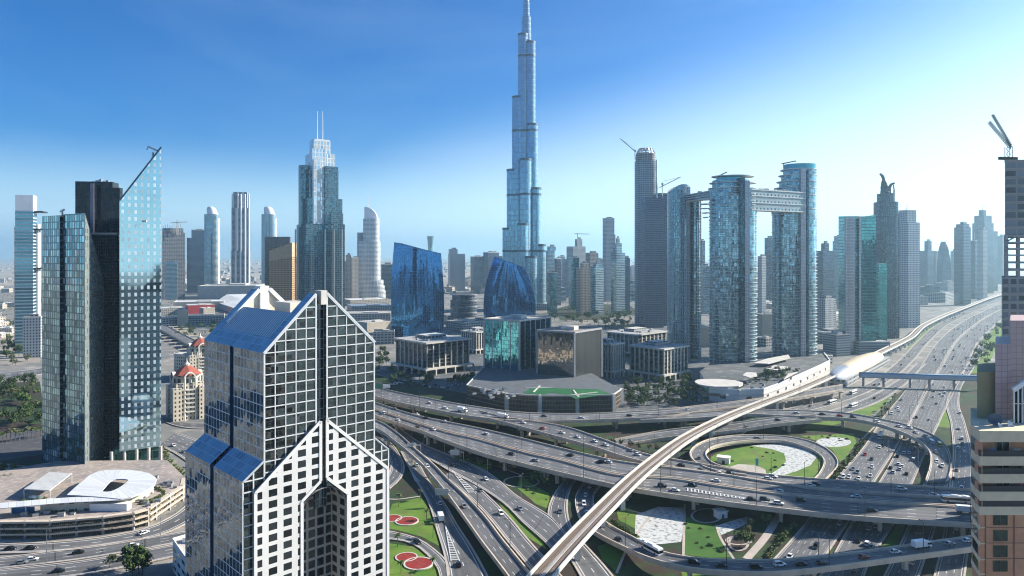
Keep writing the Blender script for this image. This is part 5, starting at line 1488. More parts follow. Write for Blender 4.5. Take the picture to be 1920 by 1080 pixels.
# ------------------------------------------------------------------ tall tower still being built, and its dark neighbours
def tall_site():
    d = 1250.0; k = d / F
    root = building("very tall round-topped concrete tower under construction, with dark lower blocks", 1190, 1232, d, "unfinished_tower", "tower")
    c = (X(1211, d + 20), d + 20)
    g = facade("unfinished_glass", (0.26, 0.28, 0.31), (0.10, 0.13, 0.16), 3.2, 3.8, .7, .7, gm=.5, gr=.2, vary=.6)
    dk = facade("unfinished_dark", (0.12, 0.13, 0.17), (0.06, 0.08, 0.12), 3.2, 3.8, .8, .62, gm=.5, gr=.2, vary=.6)
    MB().prism(ell(c, 21*k, 18, 26, 0, .8), 0, Z(300, d), smooth=True).build("shaft", [g, CONCG], root)
    MB().prism(ell(c, 19*k, 16, 26, 0, .9), Z(300, d), Z(286, d), smooth=True).build("bare_storeys", [GRAW, CONCG], root)
    cg = MB()
    for i in range(14):
        a = 2*math.pi*i/14; p = (c[0] + 18*k*math.cos(a), c[1] + 15*math.sin(a)); q = (c[0] + 13*k*math.cos(a), c[1] + 11*math.sin(a))
        cg.tube((*p, Z(286, d)), (*q, Z(276, d)), .7, n=4); cg.tube((*q, Z(276, d)), (c[0], c[1], Z(275, d)), .6, n=4)
    for i in range(14):
        a, b = 2*math.pi*i/14, 2*math.pi*(i+1)/14
        for f, y in ((18, 286), (15.5, 281), (13, 276)):
            cg.tube((c[0] + f*k*math.cos(a), c[1] + f*.83*math.sin(a), Z(y, d)), (c[0] + f*k*math.cos(b), c[1] + f*.83*math.sin(b), Z(y, d)), .6, n=4)
    cg.build("crown_cage", STEEL, root)
    h = MB(); h.tube((X(1231, d), d - 2, 0), (X(1231, d), d - 2, Z(300, d)), 1.6, n=4); h.build("hoist_mast", STEEL, root)
    def shoulder(pl, pr, y, dy, cut):
        P_ = rect((X((pl+pr)/2, d), d + dy), (pr-pl)*k, 26, .15)
        MB().loft([(P_, 0), (P_, Z(y + cut, d)), (grow(P_, -5), Z(y, d))], 0, 1).build("lower_block", [dk, ROOFD], root)
    shoulder(1199, 1235, 374, -22, 30); shoulder(1228, 1254, 362, 10, 30)
    def crane(name, label, px, y0, y1, jib, dd=d, cw=None):
        x = X(px, dd); t = thing(name, label, "crane", (x, dd, Z(y0, dd)))
        m = MB(); m.tube((x, dd, Z(y0, dd)), (x, dd, Z(y1, dd)), 1.0, n=4); m.build("mast", STEEL, t)
        m = MB(); (ax, ay), (bx, by) = jib
        m.beam((X(ax, dd), dd, Z(ay, dd)), (X(bx, dd), dd, Z(by, dd)), 1.2, 1.4)
        m.tube((x, dd, Z(y1 - 6, dd)), (X((ax+bx)/2 if abs(bx - px) < 4 else bx, dd), dd, Z(by, dd)), .25, n=4); m.build("jib", STEEL, t)
        m = MB(); m.box((x, dd), 3, 3, Z(y1, dd) - 1, Z(y1, dd) + 3); m.build("cab", PALE, t)
    crane("tower_crane", "slanting crane jib at the left of the round-topped unfinished tower's crown", 1191, 300, 284, ((1191, 284), (1163, 260)))
    crane("tower_crane", "pale crane with a long raised jib above the dark block right of the unfinished tower", 1242, 372, 346, ((1236, 352), (1276, 332)))
tall_site()

# ------------------------------------------------------------------ towers beyond the linked trio, along the highway
def green_tower():
    d = 900.0
    root = building("bright teal-green glass tower with a pale folded side, first beside the highway", 1588, 1640, d)
    tg = facade("teal_green_glass", (0.12, 0.28, 0.29), (0.07, 0.30, 0.31), 2.0, 4.0, .92, .8, gm=.92, gr=.06, vary=.3)
    k = d / F
    A = [Vector((X(p, d), d + q)) for p, q in ((1588, 6), (1603, 0), (1613, 4), (1641, -2))]
    zt = [Z(y, d) for y in (409, 406, 407, 403)]
    names = ("pale_side", "glass_fold", "green_front"); mats = (LILAC, facade("teal_fold", (.06,.2,.22), (.03,.24,.27), 2, 4, .9, .8, gm=.9, gr=.08), tg)
    for i in range(3):
        m = MB(); m.wall(A[i], A[i+1], 0, zt[i], 0, 0, None, zt[i+1]); m.build(names[i], mats[i], root)
    m = MB(); Bk = [A[3] + Vector((-2, 26)), A[0] + Vector((4, 26))]
    m.wall(A[3], Bk[0], 0, zt[3]); m.wall(Bk[0], Bk[1], 0, zt[3]); m.wall(Bk[1], A[0], 0, zt[0]); m.build("rear_wall", tg, root)
    m = MB(); m.face([(*a, z) for a, z in zip(A, zt)] + [(*Bk[0], zt[3]), (*Bk[1], zt[0])]); m.build("roof", ROOFG, root)
    for px, y in ((1588.5, 408), (1614, 408)):
        m = MB(); m.box((X(px, d), d + 3), 2.4, 3, 0, Z(y, d)); m.build("edge_fin", LILAC, root)
    blk(root, "side_block", 1640, 1662, 494, d + 60, [tg, ROOFG], .2, .8)
    blk(root, "base_block", 1560, 1600, 622, d + 10, [GLOWG, ROOFG], .2, .8)
    blk(root, "car_park", 1600, 1665, 640, d - 6, [facade("parking_louvre", (.3,.33,.34), (.1,.13,.14), 60, 3, 1, .5, gm=.2, gr=.5), ROOFG], .1, .4)
green_tower()
def horn_tower():
    d = 1060.0; k = d / F
    root = building("dark slate tower crowned by two curved horns, behind the teal-green tower", 1641, 1682, d)
    g = facade("slate_tower", (0.10, 0.13, 0.17), (0.04, 0.075, 0.11), 3.0, 3.8, .7, .8, gm=.8, gr=.1, vary=.4)
    c = (X(1661, d + 12), d + 12)
    MB().prism(ell(c, 19*k, 15, 20, 0, .6), 0, Z(378, d)).build("shaft", [g, ROOFD], root)
    MB().prism(ell(c, 14*k, 12, 20, 0, .7), Z(378, d), Z(362, d)).build("setback", [g, ROOFD], root)
    MB().loft([(ell(c, 8*k, 8, 16), Z(362, d)), (ell(c, 2.5*k, 3, 16), Z(348, d))]).build("crown_core", [g, ROOFD], root)
    def horn(pts, w):
        m = MB()
        for i in range(len(pts) - 1):
            (a, b), (e, f) = pts[i], pts[i+1]
            m.beam((X(a, d + 10), d + 10, Z(b, d)), (X(e, d + 10), d + 10, Z(f, d)), w*(1 - i/len(pts)*.75), w*1.6*(1 - i/len(pts)*.7))
        m.build("horn", plain("slate_metal", (.05,.065,.085), .4, .5), root)
    horn([(1654, 364), (1655.5, 350), (1657, 340), (1656.5, 333), (1654, 328), (1650, 324.5)], 3.6)
    horn([(1668, 364), (1667, 354), (1668.5, 348), (1671.5, 344), (1677, 342)], 3.0)
    horn([(1654, 362), (1652, 350), (1654, 338)], 1.4); horn([(1676, 366), (1676.5, 355), (1675, 345)], 1.4)
    horn([(1657, 338), (1661, 345), (1664, 352), (1666, 360)], 2.4)
    f = MB(); f.box((X(1681, d + 6), d + 6), 2.2, 12, 0, Z(400, d)); f.build("edge_fin", g, root)
horn_tower()
def grey_tower():
    d = 1215.0
    root = stack_tower("light grey square tower with a mast and notched top, right of the horned tower", d, [(1683, 1722, 417), (1685, 1716, 396)], [facade("light_grey_grid", (.40,.42,.45), (.14,.18,.22), 3.4, 3.8, .6, .55, gm=.5, gr=.15), ROOFG], .35, .9, cap=dict(parapet=1, mast=15))
    pass
grey_tower()
# hazy far towers along the highway
FARS = [
 ("twin-pitched pale tower group far up the highway, left member", 1726, 1750, 2300, [(1726, 1750, 470), (1734, 1746, 452)]),
 ("hazy slab beside a leaf-shaped tower far up the highway", 1742, 1764, 2400, [(1742, 1764, 474)]),
 ("dark slim tower with a flat cap, nearest in the far hazy row", 1791, 1818, 1750, [(1791, 1818, 426), (1794, 1816, 420)]),
 ("narrow hazy slab just left of the dark slim far tower", 1783, 1795, 2500, [(1783, 1795, 470)]),
 ("hazy stepped tower with a spiked crown, tallest of the far row", 1826, 1860, 2300, [(1826, 1860, 418), (1829, 1857, 404), (1836, 1848, 394)]),
 ("hazy narrow tower in front of the spiked-crown one", 1820, 1834, 2000, [(1820, 1834, 452)]),
 ("hazy slab with a pale stripe right of the narrow far tower", 1834, 1850, 1950, [(1834, 1850, 430)]),
 ("hazy blunt tower right of the spiked-crown one", 1850, 1869, 2450, [(1850, 1869, 434)]),
 ("faintest hazy tower at the far end of the row", 1870, 1886, 3000, [(1870, 1886, 442)]),
 ("hazy low slab at the foot of the far row", 1756, 1792, 2100, [(1756, 1792, 530)]),
 ("hazy broad low block left of the far row", 1722, 1760, 1900, [(1722, 1760, 538)]),
]
for lab, a, b, d, tiers in FARS:
    stack_tower(lab, d, tiers, [GGREY if "slab" in lab else GDARK, ROOFG], .4, .9, cap=dict(plant=6) if "spiked" not in lab else dict(parapet=1, mast=26))
def leaf_tower():
    d = 2350.0; k = d / F
    root = building("hazy leaf-shaped tower with a curved back far up the highway", 1760, 1781, d)
    m = MB(); P_ = rect((X(1770, d), d), 20*k, 24, .2)
    secs = []
    for i in range(9):
        t = i / 8; z = Z(560, d) + (Z(453, d) - Z(560, d)) * t
        sc = math.sqrt(max(0.02, 1 - t**3))
        q = [(X(1770, d) + (p[0] - X(1770, d)) * sc - (1 - sc) * 6*k*.3, p[1]) for p in P_]; secs.append((q, z))
    m.loft(secs).build("shaft", [GDARK, ROOFG], root)
    blk(root, "base", 1758, 1783, 545, d, [GLOWG, ROOFG], .2, .8)
leaf_tower()
# mid towers seen between the others: (label, depth, tiers, style)
MIDS = [
 ("grey-blue slab tower with a stepped right half, right of the wide blue tower", 2450, [(840, 872, 476), (841, 858, 467)], GGREY),
 ("pair of wide blue-grey slabs, left half, behind the curved blue tower", 2300, [(882, 905, 482)], GDARK),
 ("pair of wide blue-grey slabs, right half, touching the tallest tower", 2350, [(903, 942, 480), (906, 936, 474)], GDARK),
 ("beige housing tower with a stepped top just right of the twin-masted skyscraper", 1900, [(645, 662, 490), (648, 658, 478)], GBEIGE),
 ("narrow beige housing tower left of the sail-crowned tower", 1850, [(658, 672, 484)], GBEIGE),
 ("dark small slab right of the sail-crowned tower's base", 2000, [(714, 736, 496)], GDARK),
 ("pale glass tower immediately right of the tallest tower's base", 1900, [(1022, 1040, 470), (1026, 1042, 462)], GBAND),
 ("blue-green slab tower in the dense cluster, second from the tallest tower", 1750, [(1040, 1052, 486)], GDARK),
 ("teal low tower at the front of the dense cluster", 1500, [(1026, 1045, 512)], GT),
 ("broad stepped grey tower topping the dense cluster, under a crane", 2100, [(1054, 1108, 486), (1062, 1098, 462), (1078, 1092, 448)], GGREY),
 ("slim teal tower in the middle of the dense cluster", 1620, [(1066, 1086, 484)], GT),
 ("cream-edged stepped tower in the dense cluster catching the sun", 1520, [(1080, 1108, 502), (1088, 1104, 495)], GBEIGE),
 ("blue-grey tower at the right front of the dense cluster", 1480, [(1107, 1132, 500), (1112, 1128, 494)], GBAND),
 ("tall pale twin-slab tower with vertical dark strip right of the dense cluster", 1900, [(1130, 1154, 440), (1130, 1152, 410)], GGREY),
 ("stepped blue tower with a small dome in front of the pale twin-slab tower", 1500, [(1146, 1172, 474), (1150, 1166, 456), (1155, 1162, 448)], GBAND),
 ("plain dark slab right of the stepped dome tower", 1560, [(1168, 1181, 484)], GDARK),
 ("small hazy block between the plain dark slab and the unfinished tower", 2500, [(1180, 1192, 500)], GGREY),
 ("slab seen through the gap between the two tallest linked towers", 1500, [(1421, 1436, 482)], GGREY),
 ("darker tower in the gap between the two tallest linked towers", 1700, [(1434, 1450, 446)], GDARK),
 ("narrow dark tower between the ribbed tower and the disc-crowned tower", 1700, [(1312, 1322, 452)], GDARK),
 ("low pale tower between the ribbed tower and the disc-crowned tower", 1500, [(1313, 1330, 500)], GBAND),
 ("blue glass tower with two heads right of the terraced linked tower", 1500, [(1527, 1562, 470), (1540, 1554, 456)], GDARK),
 ("pale narrow tower with rounded top left of the teal-green tower", 1800, [(1562, 1582, 452), (1564, 1580, 444)], GBAND),
 ("grey tower tucked against the teal-green tower's left edge", 1600, [(1574, 1590, 474)], GGREY),
 ("unfinished stub tower with bare floors in the dense cluster", 2000, [(1098, 1122, 474)], GRAW),
 ("hazy pale tower far behind the dense cluster", 2800, [(1112, 1130, 486)], GGREY),
 ("thin grey tower left of the dense cluster's crane tower", 2300, [(1046, 1060, 482)], GBAND),
 ("wide office slab at the foot of the terraced linked tower", 1150, [(1524, 1566, 560)], GGREY),
 ("low grey car park block right of the terraced linked tower", 1000, [(1523, 1580, 625)], GLOWG),
]
for i, (lab, d, tiers, st) in enumerate(MIDS):
    stack_tower(lab, d, tiers, [st, ROOFG], .25 + .35 * ((i * 7) % 5) / 5, .85, cap=dict(parapet=1, plant=4 + i % 3) if i % 3 else dict(plant=5))
def twisted():
    d = 3600.0; root = building("small teal tower pinched at the waist, far behind the wide blue tower", 800, 813, d); c = (X(807, d), d); k = d / F
    MB().loft([(ell(c, r*k, r*k, 18), Z(y, d)) for r, y in ((6, 505), (5.2, 485), (4.6, 468), (5.2, 455), (6.4, 443))], smooth=True).build("shaft", [GT, ROOFG], root)
    MB().prism(ell(c, 5*k, 5*k, 18), 0, Z(505, d)).build("base", [GT, ROOFG], root)
twisted()
def cluster_crane():
    d = 2100.0; x = X(1083, d)
    t = thing("tower_crane", "pale hammerhead crane over the stepped grey tower in the dense cluster", "crane", (x, d, Z(448, d)))
    MB().tube((x, d, Z(470, d)), (x, d, Z(437, d)), 1.4, n=4).build("mast", STEEL, t)
    MB().beam((X(1077, d), d, Z(438, d)), (X(1105, d), d, Z(439, d)), 1.6, 1.8).build("jib", STEEL, t)
cluster_crane()
# ------------------------------------------------------------------ metro viaduct, station, footbridge
def viaduct():
    z = 10.0
    Lf = [(960,1110),(987,1080),(1050,1013),(1108,955),(1163,903),(1217,858),(1281,814),(1342,782),(1412,752),(1495,724),(1545,704),(1595,683),(1640,660),(1700,630),(1724,610),(1757,594),(1800,577),(1877,550),(1960,528)]
    Rt = [(1022,1110),(1046,1080),(1100,1016),(1154,957),(1208,900),(1254,861),(1300,827),(1379,787),(1454,758),(1500,738),(1567,707),(1612,687),(1652,666),(1712,636),(1734,615),(1765,598),(1808,580),(1882,552),(1965,530)]
    A = [G(a, b, z) for a, b in Lf]; B = [G(a, b, z) for a, b in Rt]
    # even the width along the line
    C = [(a + b) / 2 for a, b in zip(A, B)]
    C = spline(C, 5.0)
    w = 8.8
    root = thing("metro_viaduct", "pale railway viaduct with two tracks sweeping diagonally over the interchange", "viaduct", (C[len(C)//3].x, C[len(C)//3].y, 0))
    T = []
    for i in range(len(C)):
        t = (C[min(i+1, len(C)-1)] - C[max(i-1, 0)]).normalized(); T.append(Vector((t.y, -t.x, 0)))
    prof = [(-w/2 + 1.5, -2.0), (-w/2, -0.6), (-w/2, 1.25), (-w/2 + .55, 1.25), (-w/2 + .55, 0.0), (w/2 - .55, 0.0), (w/2 - .55, 1.25), (w/2, 1.25), (w/2, -0.6), (w/2 - 1.5, -2.0)]
    def sweep(prof, name, mat, closed=True, i0=0, parent=root, zoff=0):
        m = MB(); n = len(prof); s = 0
        for i in range(i0, len(C) - 1):
            L = (C[i+1] - C[i]).length
            for k in range(n if closed else n - 1):
                p, q = prof[k], prof[(k+1) % n]
                m.face([C[i] + T[i]*p[0] + Vector((0,0,p[1])), C[i] + T[i]*q[0] + Vector((0,0,q[1])), C[i+1] + T[i+1]*q[0] + Vector((0,0,q[1])), C[i+1] + T[i+1]*p[0] + Vector((0,0,p[1]))],
                       [(p[0], s), (q[0], s), (q[0], s + L), (p[0], s + L)])
            s += L
        return m.build(name, mat, parent)
    sweep(prof, "girder", plain("viaduct_concrete", (0.55, 0.52, 0.47), .8, 0, .15, .25))
    rust = plain("track_bed", (0.16, 0.115, 0.085), .9, 0, .3, .5); rail = plain("rail_steel", (0.30, 0.24, 0.19), .4, .6)
    slabm = plain("track_slab", (0.33, 0.31, 0.29), .85, 0, .2)
    for o in (-2.2, 2.2):
        sweep([(o - 1.25, .02), (o - 1.25, .22), (o + 1.25, .22), (o + 1.25, .02)], "track", rust)
        for r in (-.72, .72): sweep([(o + r - .07, .22), (o + r - .07, .42), (o + r + .07, .42), (o + r + .07, .22)], "rail", rail)
    sweep([(-.5, .02), (-.5, .3), (.5, .3), (.5, .02)], "walkway", slabm)
    acc = 0; nxt = 24
    for i in range(len(C) - 1):
        acc += (C[i+1] - C[i]).length
        if acc >= nxt:
            nxt += 31
            if C[i].y > 1500: break
            m = MB(); p = C[i]
            m.loft([(rect((p.x, p.y), 2.1, 2.1), -.2), (rect((p.x, p.y), 2.1, 2.1), 5.8), (rect((p.x, p.y), 6.0, 2.4, math.atan2(T[i].y, T[i].x)), 8.0)])
            m.build("pier", plain("viaduct_pier_white", (0.66, 0.64, 0.60), .7, 0, .1), root)
    return C
VC = viaduct()
def station():
    a, b = G(1560, 706, 10), G(1650, 662, 10)
    t = (b - a).normalized(); s = Vector((t.y, -t.x, 0)); c = (a + b) / 2; L = (b - a).length / 2
    root = thing("metro_station", "golden shell-roofed metro station straddling the viaduct", "station", (c.x, c.y, 0))
    gold = plain("gold_shell", (0.60, 0.49, 0.32), .55, .12, .1, .05)
    silver = facade("silver_ribs", (0.42, 0.43, 0.44), (0.50, 0.50, 0.50), 1.6, 900, .7, 1, gm=.6, gr=.3, vary=.05)
    def shell(u0, u1, k, mat, name, n=16, bulge=1.0, zb=7.0):
        m = MB(); rows = []
        for i in range(n + 1):
            u = u0 + (u1 - u0) * i / n
            r = math.sqrt(max(0, 1 - u*u)) ** .8
            row = []
            for j in range(17):
                th = math.pi * j / 16
                row.append(c + t*(u*L) + s*(math.cos(th) * 11.5 * r * k) + Vector((0, 0, zb - c.z + math.sin(th) * (9.5 * r * k * bulge))))
            rows.append(row)
        for i in range(n):
            for j in range(16):
                m.face([rows[i][j], rows[i+1][j], rows[i+1][j+1], rows[i][j+1]], [(i*3, j), (i*3+3, j), (i*3+3, j+1), (i*3, j+1)], 0, True)
        m.build(name, mat, root)
    shell(-.62, 1.0, 1.0, gold, "gold_roof"); shell(-1.0, -.58, 1.1, silver, "silver_cuff", 10)
    base = MB()
    q = [c - t*L*.95 - s*11, c + t*L*.95 - s*11, c + t*L*.95 + s*11, c - t*L*.95 + s*11]
    base.prism([(p.x, p.y) for p in q][::-1] if (q[1]-q[0]).cross(q[2]-q[1]).z < 0 else [(p.x, p.y) for p in q], 0, 7.2)
    base.build("concourse", [GLOWG, CONCG], root)
    return c, t, s
SC, ST, SS = station()
def footbridge():
    A, B = G(1612, 703, 11), G(1840, 710, 11)
    t = (B - A).normalized(); s = Vector((t.y, -t.x, 0))
    root = thing("footbridge", "straight enclosed silver footbridge crossing the highway from the gold station", "footbridge", ((A.x + B.x)/2, (A.y + B.y)/2, 0))
    prof = [(-2.6, -2.2), (2.6, -2.2), (2.8, 1.0), (1.6, 2.6), (-1.6, 2.6), (-2.8, 1.0)]
    m = MB()
    L = (B - A).length
    for (a, h), (b, k) in zip(prof, prof[1:] + prof[:1]):
        m.face([A + s*a + Vector((0,0,h)), A + s*b + Vector((0,0,k)), B + s*b + Vector((0,0,k)), B + s*a + Vector((0,0,h))], [(0, h), (0, k), (L, k), (L, h)])
    m.build("tube", facade("bridge_cladding", (0.42, 0.46, 0.50), (0.22, 0.29, 0.35), 60, 4.6, 1, .3, gm=.7, gr=.15), root)
    for f in (.03, .2, .42, .58, .78, .985):
        p = A + (B - A) * f; m = MB(); m.box((p.x, p.y), 1.4, 1.8, 0, 8.9); m.build("pier", CONCG, root)
footbridge()
def linked_podium():
    z = 13.0
    pix = [(1330, 757), (1385, 762), (1432, 760), (1462, 748), (1498, 730), (1532, 713), (1556, 700), (1545, 684), (1440, 690), (1330, 706), (1312, 722)]
    P_ = [G(a, b) for a, b in pix]; poly = [(p.x, p.y) for p in P_]
    root = thing("curved_podium", "curved white podium with planted terraces at the foot of the linked towers", "podium", (P_[2].x, P_[2].y + 20, 0))
    wm = facade("podium_white_wall", (0.68, 0.66, 0.62), (0.10, 0.11, 0.12), 22, 13, .22, .2, gm=.3, gr=.3, vary=.1)
    MB().prism(poly, 0, z).build("wall", [wm, PLAZA], root)
    for k in (4.5, 9.0):
        m = MB()
        for p, q in list(zip(P_, P_[1:]))[:6]: m.beam((p.x, p.y, k), (q.x, q.y, k), .8, .7)
        m.build("ledge", PALE, root)
    m = MB()
    for p, q in list(zip(P_, P_[1:]))[:7]: m.beam((p.x, p.y, z + .5), (q.x, q.y, z + .5), .8, 1.3)
    m.build("parapet", WHITE, root)
    # pavilion
    r2 = thing("curved_pavilion", "wedge-shaped pavilion with an overhanging white roof and glass walls in front of the disc-crowned tower", "pavilion", (G(1345, 757).x, G(1345, 757).y, 0))
    q = [G(a, b) for a, b in ((1308, 749), (1310, 752), (1316, 755), (1325, 757), (1340, 759), (1362, 759), (1380, 758), (1387, 755), (1388, 751), (1384, 748), (1350, 745), (1322, 745), (1312, 746))]
    pl = [(p.x, p.y) for p in q]; zt = 14.5
    MB().prism(grow(pl, -2.5), 0, zt).build("glazing", [GT, ROOFG], r2)
    MB().prism(pl, 0, 3).build("base", [CONCG, CONCG], r2); MB().prism(pl, 7, 9.2, 0, 0, True).build("bronze_band", plain("bronze_band", (.2, .15, .12), .5, .2), r2)
    MB().prism(grow(pl, 2.5), zt, zt + 1.2, 0, 0, True).build("roof", PALE, r2)
    for i, (pp, zz, lab) in enumerate((([(1412, 682), (1440, 683), (1482, 672), (1478, 666), (1440, 673)], 16, "long wavy white canopy between the two tallest linked towers"),
                          ([(1436, 693), (1462, 696), (1478, 689), (1452, 686)], 17, "flat square white canopy on the podium terrace"),
                          ([(1392, 705), (1405, 709), (1420, 706), (1418, 700), (1400, 699)], 19, "round white canopy at the foot of the disc-crowned tower"),
                          ([(1470, 712), (1490, 701), (1496, 698), (1478, 702)], 17, "narrow white canopy along the podium's edge"))):
        q = [G(a, b, zz) for a, b in pp]; pl = [(p.x, p.y) for p in q]
        A = sum(pl[i][0]*pl[(i+1) % len(pl)][1] - pl[(i+1) % len(pl)][0]*pl[i][1] for i in range(len(pl)))
        if A < 0: pl.reverse()
        t = thing("canopy", lab, "canopy", (q[0].x, q[0].y, z))
        MB().prism(pl, zz, zz + .7, 0, 0, True).build("roof", PALE, t)
        cc = (sum(p[0] for p in pl)/len(pl), sum(p[1] for p in pl)/len(pl))
        MB().tube((*cc, z), (*cc, zz), .8).build("post", PALE, t)
linked_podium()

# ------------------------------------------------------------------ right edge: balcony tower close by, unfinished tower behind it
def balcony_tower():
    d = 135.0
    X0, XC, X1 = X(1820, 141), X(1837, d), X(1990, d)
    root = thing("balcony_tower", "orange apartment tower with cream balcony bands and a roof terrace, cut by the right edge", "apartment block", (XC + 6, d + 5, 0))
    cream = plain("cream_render_wall", (0.68, 0.56, 0.38), .8, 0, .12, .6); orange = plain("orange_render_wall", (0.56, 0.28, 0.16), .8, 0, .14, .6)
    gl = plain("dark_window_glass", (0.03, 0.06, 0.06), .06, .6, .4, .8); rl = facade("railing_grille", (.012,.012,.014), (.04,.04,.045), .14, 4, .55, 1, gm=0, gr=.6, vary=.1)
    y3 = 12.0
    def foot(off=0.0): return [(X0 + off, 141), (XC + off*.4, d + off), (X1, d + off), (X1, d + y3 + 8), (X(1820, d + y3 + 8) + off, d + y3 + 8)]
    zt = Z(806, d)
    lines = [(808, 829), (856, 873), (889, 906), (922, 939), (950, 966)]
    zf = [(Z(b, d), Z(a, d)) for a, b in lines]
    # body behind the balconies and the plain lower body
    MB().prism(foot(2.2), zf[-1][0], zt - 1.2).build("balcony_wall", [orange, PAVE], root)
    low = MB(); low.prism(foot(.25), 0, zf[-1][0]); low.build("lower_wall", [orange, orange], root)
    for i, (z0, z1) in enumerate(zf):
        m = MB(); m.prism(foot(0), z0, z1, 0, 0, True); m.build("balcony_band", cream, root)
    for i in range(4):
        z0 = zf[i+1][1]; z1 = zf[i][0]
        f = foot(0.12)
        r = MB(); r.wall(f[0], f[1], z0, z0 + 1.05); r.wall(f[1], f[2], z0, z0 + 1.05); r.beam((*f[0], z0 + 1.05), (*f[1], z0 + 1.05), .09, .09, 0); r.beam((*f[1], z0 + 1.05), (*f[2], z0 + 1.05), .09, .09, 0)
        o = r.build("railing", rl, root)
        g = foot(2.12)
        w = MB(); xa, xb = X(1868, d + 2), X(1893, d + 2); w.wall((xa, g[1][1]), (xb, g[1][1]), z0 + .02, z1 - .05); o = w.build("balcony_door", gl, root)
        fr = MB(); 
        for xx in (xa, (xa + xb)/2, xb): fr.box((xx, g[1][1] - .04), .1, .1, z0, z1 - .05)
        fr.build("frame", PALE, o)
        w = MB(); a_, b_ = Vector(foot(2.0)[0]), Vector(foot(2.0)[1]); p, q = a_ + (b_ - a_)*.1, a_ + (b_ - a_)*.8
        w.wall(tuple(p), tuple(q), z0, z1 - .05); w.build("balcony_door", gl, root)
        pt = MB(); pt.box((X(1842, d), d + 1.1), .2, 2.0, z0, z1); pt.build("partition", orange, root)
    # clutter on balconies
    for lab, px, i, col, kd in (("blue and white laundry rack on the top balcony", 1862, 0, (.25,.3,.5), 0), ("pale folding airer at the right end of the top balcony", 1908, 0, (.6,.6,.58), 0), ("dark round grill on the second balcony", 1913, 1, (.03,.03,.03), 1), ("magenta cushion seat on the third balcony", 1912, 2, (.35,.05,.16), 1)):
        z0 = zf[i+1][1] + .3; x = X(px, d + .6); m = MB()
        if kd == 0:
            for k in range(5): m.beam((x - .7, d + .5 + k*.12, z0 + .9), (x + .7, d + .5 + k*.12, z0 + .95), .03, .03)
            m.face([(x - .6, d + .7, z0 + .3), (x + .5, d + .7, z0 + .3), (x + .5, d + .7, z0 + .95), (x - .6, d + .7, z0 + .95)])
            for sx in (-.7, .7): m.beam((x + sx, d + .5, z0 - .3), (x + sx, d + 1, z0 + .95), .05, .05)
        else:
            m.prism(rect((x, d + .8), 1.2, .8), z0 - .3, z0 + .4); m.prism(rect((x, d + 1.15), 1.2, .2), z0 + .4, z0 + .95)
        tag(m.build("laundry_rack" if kd == 0 else ("grill" if i == 1 else "seat"), plain("clutter%d" % px, col, .7), None, (x, d + .8, z0 - .3)), lab, "rack" if kd == 0 else ("grill" if i == 1 else "seat"))
    # windows of the lower storeys
    for y0, y1 in ((965.5, 985), (995, 1015), (1024, 1045), (1052.5, 1072)):
        m = MB(); xa, xb = X(1864, d), X(1890, d); y_ = d + .2
        m.wall((xa, y_), (xb, y_), Z(y1, d), Z(y0, d)); o = m.build("window", gl, root)
        f = MB(); xm = (xa + xb)/2
        for a, b in (((xa, Z(y1, d)), (xa, Z(y0, d))), ((xm, Z(y1, d)), (xm, Z(y0, d))), ((xb, Z(y1, d)), (xb, Z(y0, d))), ((xa, Z(y0, d)), (xb, Z(y0, d))), ((xa, Z(y1, d)), (xb, Z(y1, d)))):
            f.beam((a[0], y_ - .02, a[1]), (b[0], y_ - .02, b[1]), .09, .09)
        f.build("frame", plain("bronze_frame", (.12,.09,.06), .5, .3), o)
        a_, b_ = Vector(foot(.2)[0]), Vector(foot(.2)[1]); p, q = a_ + (b_ - a_)*.12 - Vector((.03, .03)), a_ + (b_ - a_)*.78 - Vector((.03, .03))
        m = MB(); m.wall(tuple(p), tuple(q), Z(y1, d), Z(y0, d)); m.build("corner_window", gl, root)
        m = MB(); m.beam((*foot(.2)[0], Z(y1 + 5, d)), (*foot(.2)[1], Z(y1 + 5, d)), .2, 1.0); m.beam((*foot(.2)[1], Z(y1 + 5, d)), (X(1850, d), d + .2, Z(y1 + 5, d)), .1, .25); m.build("string_course", cream, root)
    m = MB()
    for px in (1849, 1903):
        m.box((X(px, d), d + .18), .16, .1, 0, zf[-1][0])
    for y in (990, 1019, 1048): m.beam((X(1849, d), d + .2, Z(y, d)), (X(1990, d), d + .2, Z(y, d)), .08, .1)
    m.build("panel_joint", plain("joint_brown", (.25,.12,.07), .8), root)
    # roof terrace and the walls behind it
    te = MB(); te.prism(foot(.5), zt - 1.2, zt - .9); te.build("terrace", PAVE, root)
    olive = plain("olive_render", (0.36, 0.31, 0.17), .8, 0, .1, .4)
    tile = facade("mauve_tile", (0.22, 0.15, 0.16), (0.46, 0.33, 0.33), 1.25, 1.25, .94, .94, gm=0, gr=.5, vary=.06, tilt=0)
    tile2 = facade("rose_tile", (0.25, 0.17, 0.16), (0.52, 0.36, 0.33), 1.25, 1.25, .94, .94, gm=0, gr=.5, vary=.06, tilt=0)
    m = MB(); m.prism([(X(1832, 146), 146), (X(1868, 146), 146), (X(1868, 158), 158), (X(1833, 158), 158)], zt - 1, Z(697, 146)); m.build("stair_block", [olive, olive], root)
    m = MB(); m.prism([(X(1866, 144.5), 144.5), (X(1895, 144.5), 144.5), (X(1895, 158), 158), (X(1867, 158), 158)], zt - 1, Z(645, 144.5)); m.build("tiled_block", [tile, tile], root)
    m = MB(); m.prism([(X(1894, 146), 146), (X(1990, 146), 146), (X(1990, 160), 160), (X(1895, 160), 160)], zt - 1, Z(601, 146)); m.build("rose_block", [tile2, tile2], root)
    # slanting white-framed atrium glazing
    a = MB(); fr = MB(); n = 6
